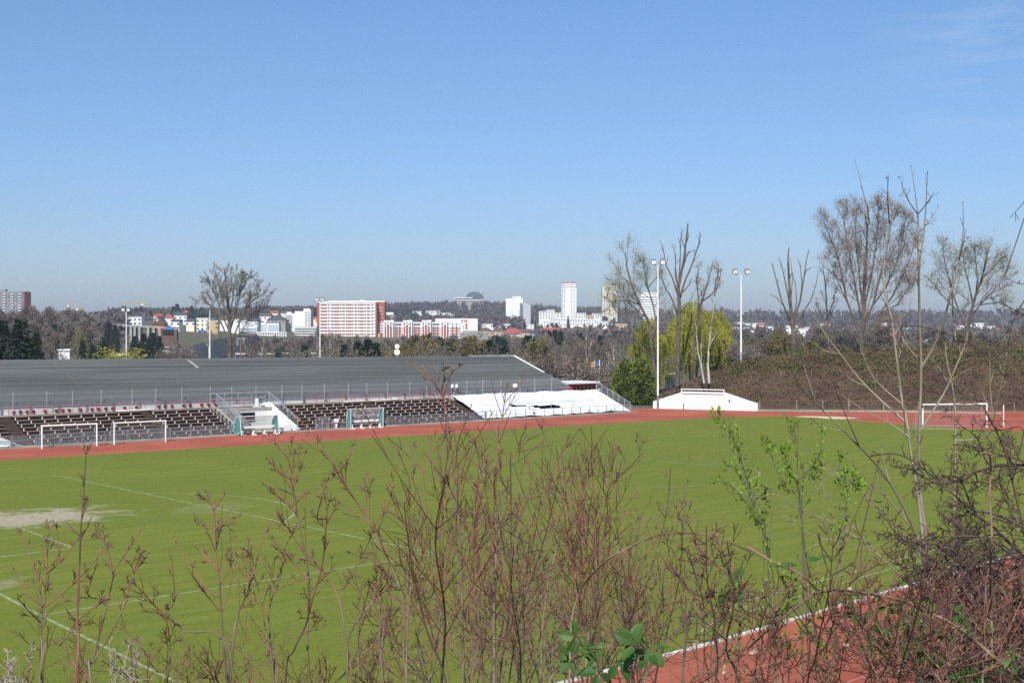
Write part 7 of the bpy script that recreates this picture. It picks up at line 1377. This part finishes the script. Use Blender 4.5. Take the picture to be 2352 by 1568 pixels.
s.stem(Z4((1706, 720), (1560, 650), (1420, 620), (1300, 520), (1130, 380), (1010, 320), (880, 330)), 4.0, 5.0, TW, n=12, ln=.14, dD=.2, t0=.05, ground=False, key='base'); s.stem(Z4((1706, 900), (1500, 780), (1300, 770), (1150, 790), (1020, 870), (930, 950)), 3.9, 4.0, TW, n=10, ln=.14, dD=.2, t0=.05, ground=False, key='base'); s.stem(Z4((1706, 200), (1560, 190), (1480, 60), (1340, 50), (1250, 100)), 4.2, 2.6, TW, n=7, ln=.16, dD=.2, ground=False, key='mid'); s.stem(Z4((1706, 400), (1540, 410), (1370, 440), (1330, 520)), 4.2, 2.6, TW, n=8, ln=.18, dD=.2, ground=False, key='mid'); s.stem(Z4((1900, 1300), (1800, 900), (1700, 700), (1600, 300), (1500, 100)), 4.1, 5.5, TW, n=8, ln=.12, dD=.2); s.root = s.root
s.finish('thorny_bough', 'thick dark crooked boughs reaching out of the thorn thicket over the lawn', (M['thorn'], M['thorn'], M['thorn'], M['thorn']), 'shrub')
# ---- brambles: canes with prickles and three-part leaves
def leaflet(b, base, d, nrm, L, fold=.25, w=.62):
    d = Vector(d).normalized(); nrm = Vector(nrm); sd = d.cross(nrm).normalized(); nrm = sd.cross(d).normalized(); n = 7; base = Vector(base); V = []
    for i in range(n + 1):
        t = i / n; hw = L * w * .5 * (math.sin(math.pi * t ** .75)) ** .8 * (1 + .10 * (-1) ** i) if 0 < t < 1 else .0006; c = base + d * (L * t) - nrm * (L * .22 * t * t)
        V += [tuple(c + sd * hw + nrm * hw * fold), tuple(c), tuple(c - sd * hw + nrm * hw * fold)]
    b.raw(V, [(3*i+k, 3*i+k+1, 3*i+k+4, 3*i+k+3) for i in range(n) for k in (0, 1)])
def bramble(seed, label, canes, leaves, D, lm='leaf_green'):
    R = random.Random(seed); pts0 = at(canes[0][0][0][0], canes[0][0][0][1], D); g = Vector((pts0.x, pts0.y, near_ground(pts0) - .03)); t = tag(empty('bramble', g), label, 'bramble'); b = MB(); pr = b; CN = []
    for ci, (uv, r) in enumerate(canes):
        P = [at(u, v, D + .12 * math.sin(i * 1.7 + ci)) for i, (u, v) in enumerate(uv)]
        if ci == 0: P = [g, g.lerp(P[0], .6)] + P
        P = crom(P, 5); CN += [c - g for c in P]; rr = r / F * D; N = len(P); rad = [rr * (1.1 - .6 * i / N) for i in range(N)]; b.tubes([[tuple(p - g) for p in P]], [rad], 7)
        for i in range(2, N - 1):
            for k in range(2):
                d = (P[i+1] - P[i]).normalized(); o = d.orthogonal(); o.rotate(Quaternion(d, R.random() * 6.28)); q = P[i].lerp(P[i+1], R.random()) - g; pr.tubes([[tuple(q), tuple(q + o * rr * 2.4 - d * rr * .6)]], [[rr * .45, rr * .05]], 4)
    b.obj('cane', M['cane'], t, smooth=True)
    for (u, v, sz, ang) in leaves:
        p = at(u, v, D + R.uniform(-.12, .08)) - g; lb = MB(); nrm = Vector((R.gauss(0, .45), -.75 + R.gauss(0, .3), .75 + R.gauss(0, .3))); L = sz * .66 / F * D
        for da, k in ((0, 1.0), (75, .85), (-75, .85)):
            a = R_(ang + da); d = Vector((math.cos(a), R.gauss(0, .35), math.sin(a))); leaflet(lb, p + d * L * .12, d, nrm + Vector((R.gauss(0, .25), R.gauss(0, .2), R.gauss(0, .2))), L * k * R.uniform(.85, 1.1))
        q = min(CN, key=lambda c: (c - p).length); lb.tubes([[tuple(q), tuple(q.lerp(p, .5) + Vector((0, 0, .012))), tuple(p)]], [[.0014, .0012, .001]], 4); lb.obj('leaf', M[lm], t)
    return t
bramble(71, 'bramble cane arching from the thicket above the dark angular shrub', [(Z3((560, 1480), (600, 1080), (740, 880), (900, 780), (1050, 710), (1170, 690), (1340, 700), (1500, 750), (1620, 800)), 2.6), (Z4((190, 820), (340, 910), (480, 970), (600, 1080)), 3.2)], [], 2.9)
bramble(72, 'leafy bramble cane snaking over the red track toward the frame corner', [(Z4((1760, 1640), (1706, 1570), (1620, 1500), (1500, 1390), (1340, 1260), (1180, 1180), (1010, 1110), (850, 1080), (690, 1060), (560, 1080)), 5.4), (Z4((560, 1080), (470, 1150), (330, 1260), (200, 1380)), 3.4)], [(.908 * 0 + (1800 + x / 2.154) / 1.102, (1000 + y / 2.154) / 1.102, sz, a) for x, y, sz, a in ((960, 1150, 40, -70), (1010, 1160, 38, -50), (920, 1130, 38, 180), (1100, 1130, 36, 10), (820, 1200, 46, -60), (780, 1190, 42, 200), (1180, 1160, 44, 0), (900, 1300, 44, 10), (880, 1360, 46, 190), (940, 1360, 40, -20), (1110, 1260, 50, 100), (1120, 1220, 44, 160), (1140, 1310, 52, -40), (1170, 1390, 62, 230), (1240, 1430, 66, -85), (1280, 1300, 46, 240), (1380, 1270, 40, 10), (1040, 1380, 36, 20), (1330, 1190, 40, -10), (1060, 1250, 40, 200), (1500, 1280, 40, -40), (1440, 1480, 50, 200), (1560, 1480, 46, 30), (1620, 1440, 46, 20), (1380, 1540, 50, 180), (1650, 1520, 50, -20), (1480, 1540, 46, -80))], 2.5)
bramble(73, 'bramble spray of broad green leaves at the foot of the thicket', [([(1250, 1640), (1300, 1530), (1350, 1500), (1420, 1480), (1490, 1485)], 2.6)], [(1322, 1462, 62, 170), (1310, 1502, 50, 140), (1340, 1490, 44, 20), (1305, 1518, 46, 230), (1372, 1512, 70, 150), (1405, 1520, 62, -10), (1375, 1545, 76, 250), (1420, 1525, 70, -50), (1458, 1478, 76, 150), (1452, 1465, 60, 60), (1500, 1490, 70, -60), (1486, 1500, 56, 240)], 2.3)
bramble(74, 'upright pale bramble cane with a bent tip before the thorn thicket', [(Z4((1530, 1380), (1525, 1200), (1523, 950), (1530, 750), (1520, 550), (1525, 400), (1518, 330), (1490, 310)), 3.6), (Z4((1530, 1370), (1620, 1400), (1706, 1440)), 3.0)], [], 2.6)
def leafshrub(seed, pts, D, label):
    R = random.Random(seed); p0 = at(pts[0][0], 1640, D); g = Vector((p0.x, p0.y, near_ground(p0) - .03)); t = tag(empty('evergreen_sprig', g), label, 'shrub'); st = MB()
    for (u, v, sz, a) in pts:
        p = at(u, v, D + R.uniform(-.1, .1)) - g; lb = MB(); L = sz * .8 / F * D; d = Vector((math.cos(R_(a)), R.gauss(0, .4), math.sin(R_(a)))); leaflet(lb, p, d, (R.gauss(0, .5), -.6, .8), L, .3, .36); lb.obj('leaf', M['leaf_green'], t)
        st.tubes([[(0, 0, 0), tuple(p * .55 + Vector((R.gauss(0, .03), 0, .0))), tuple(p)]], [[.003, .0022, .001]], 5)
    st.obj('stem', M['cane'], t); return t
leafshrub(75, [(1680, 1345, 60, 70), (1662, 1375, 55, 60), (1660, 1400, 64, 100), (1685, 1385, 60, 40), (1640, 1410, 50, 190), (1650, 1430, 56, 60), (1700, 1370, 60, 80), (1705, 1325, 44, 90), (1665, 1420, 50, 20), (1790, 1300, 60, 10), (1820, 1305, 70, 170), (1850, 1290, 60, 15), (1880, 1280, 50, 10)], 2.9, 'dark narrow-leaved sprig standing at the green lawn edge before the red track')
# dead leaves and dry stalks
for i, (u, v, D, a, lab) in enumerate(((1590, 1480, 3.0, .5, 'curled dead leaf caught at the track edge below the angular shrub'), (1932, 1452 + 30, 2.7, .2, 'pale dead leaf hanging under the leafy bramble cane'), (1658, 1548, 2.6, 1.2, 'long pale dead leaf near the frame bottom'), (1937, 1358, 2.6, .4, 'crumpled dead leaf sitting on the leafy bramble cane'), (2060, 1545, 2.6, .8, 'dry tan leaf in the thorn bush foot'), (1720, 1500, 2.9, .3, 'small dead leaf over the red track'))):
    p = at(u, v, D); b = MB(); d = Vector((math.cos(a), .2, math.sin(a))); leaflet(b, (0, 0, 0), d, (.2, -.8, .5), 24 / F * D, .7, .42); b2 = d.orthogonal(); o = b.obj('dead_leaf', M['deadleaf']); o.location = p; tag(o, lab, 'leaf')
def stalks(seed, u0, u1, vtop, D, n, label):
    s = Shrub(seed); R = s.r; O = dict(up=.02, ang=35, p=.55, pair=.2, lev=2)
    for i in range(n):
        u = R.uniform(u0, u1); ut = u + R.gauss(18, 22); s.stem([(u, 1640), (u + (ut - u) * .5, 1560), (ut, vtop + R.uniform(0, 60))], D, 1.3, O, n=7, ln=.24, dD=.15, kn=False)
    s.finish('dry_weed', label, (M['straw'], M['straw'], M['straw'], M['straw']), 'weed')
stalks(81, 0, 50, 1470, 2.8, 4, 'pale feathery dry weed in the frame corner beside the loose dogwoods'); stalks(82, 255, 345, 1440, 3.0, 5, 'pale feathery dry weed stalks beneath the curving forked shrub')
HAZE = 0.00019
# ---- air between here and the hills: one closed box of thin haze
hm = bpy.data.materials.new('thin haze'); hm.use_nodes = True; hn, hl = hm.node_tree.nodes, hm.node_tree.links; hn.remove(hn['Principled BSDF'])
pv = hn.new('ShaderNodeVolumePrincipled'); pv.inputs['Color'].default_value = (0.86, 0.92, 1.0, 1); pv.inputs['Density'].default_value = HAZE; pv.inputs['Anisotropy'].default_value = 0.2
hl.new(pv.outputs[0], hn['Material Output'].inputs['Volume'])
tag(MB().box(-2600, 3200, -220, 9100, -8, 110).obj('haze', hm), kind='stuff')
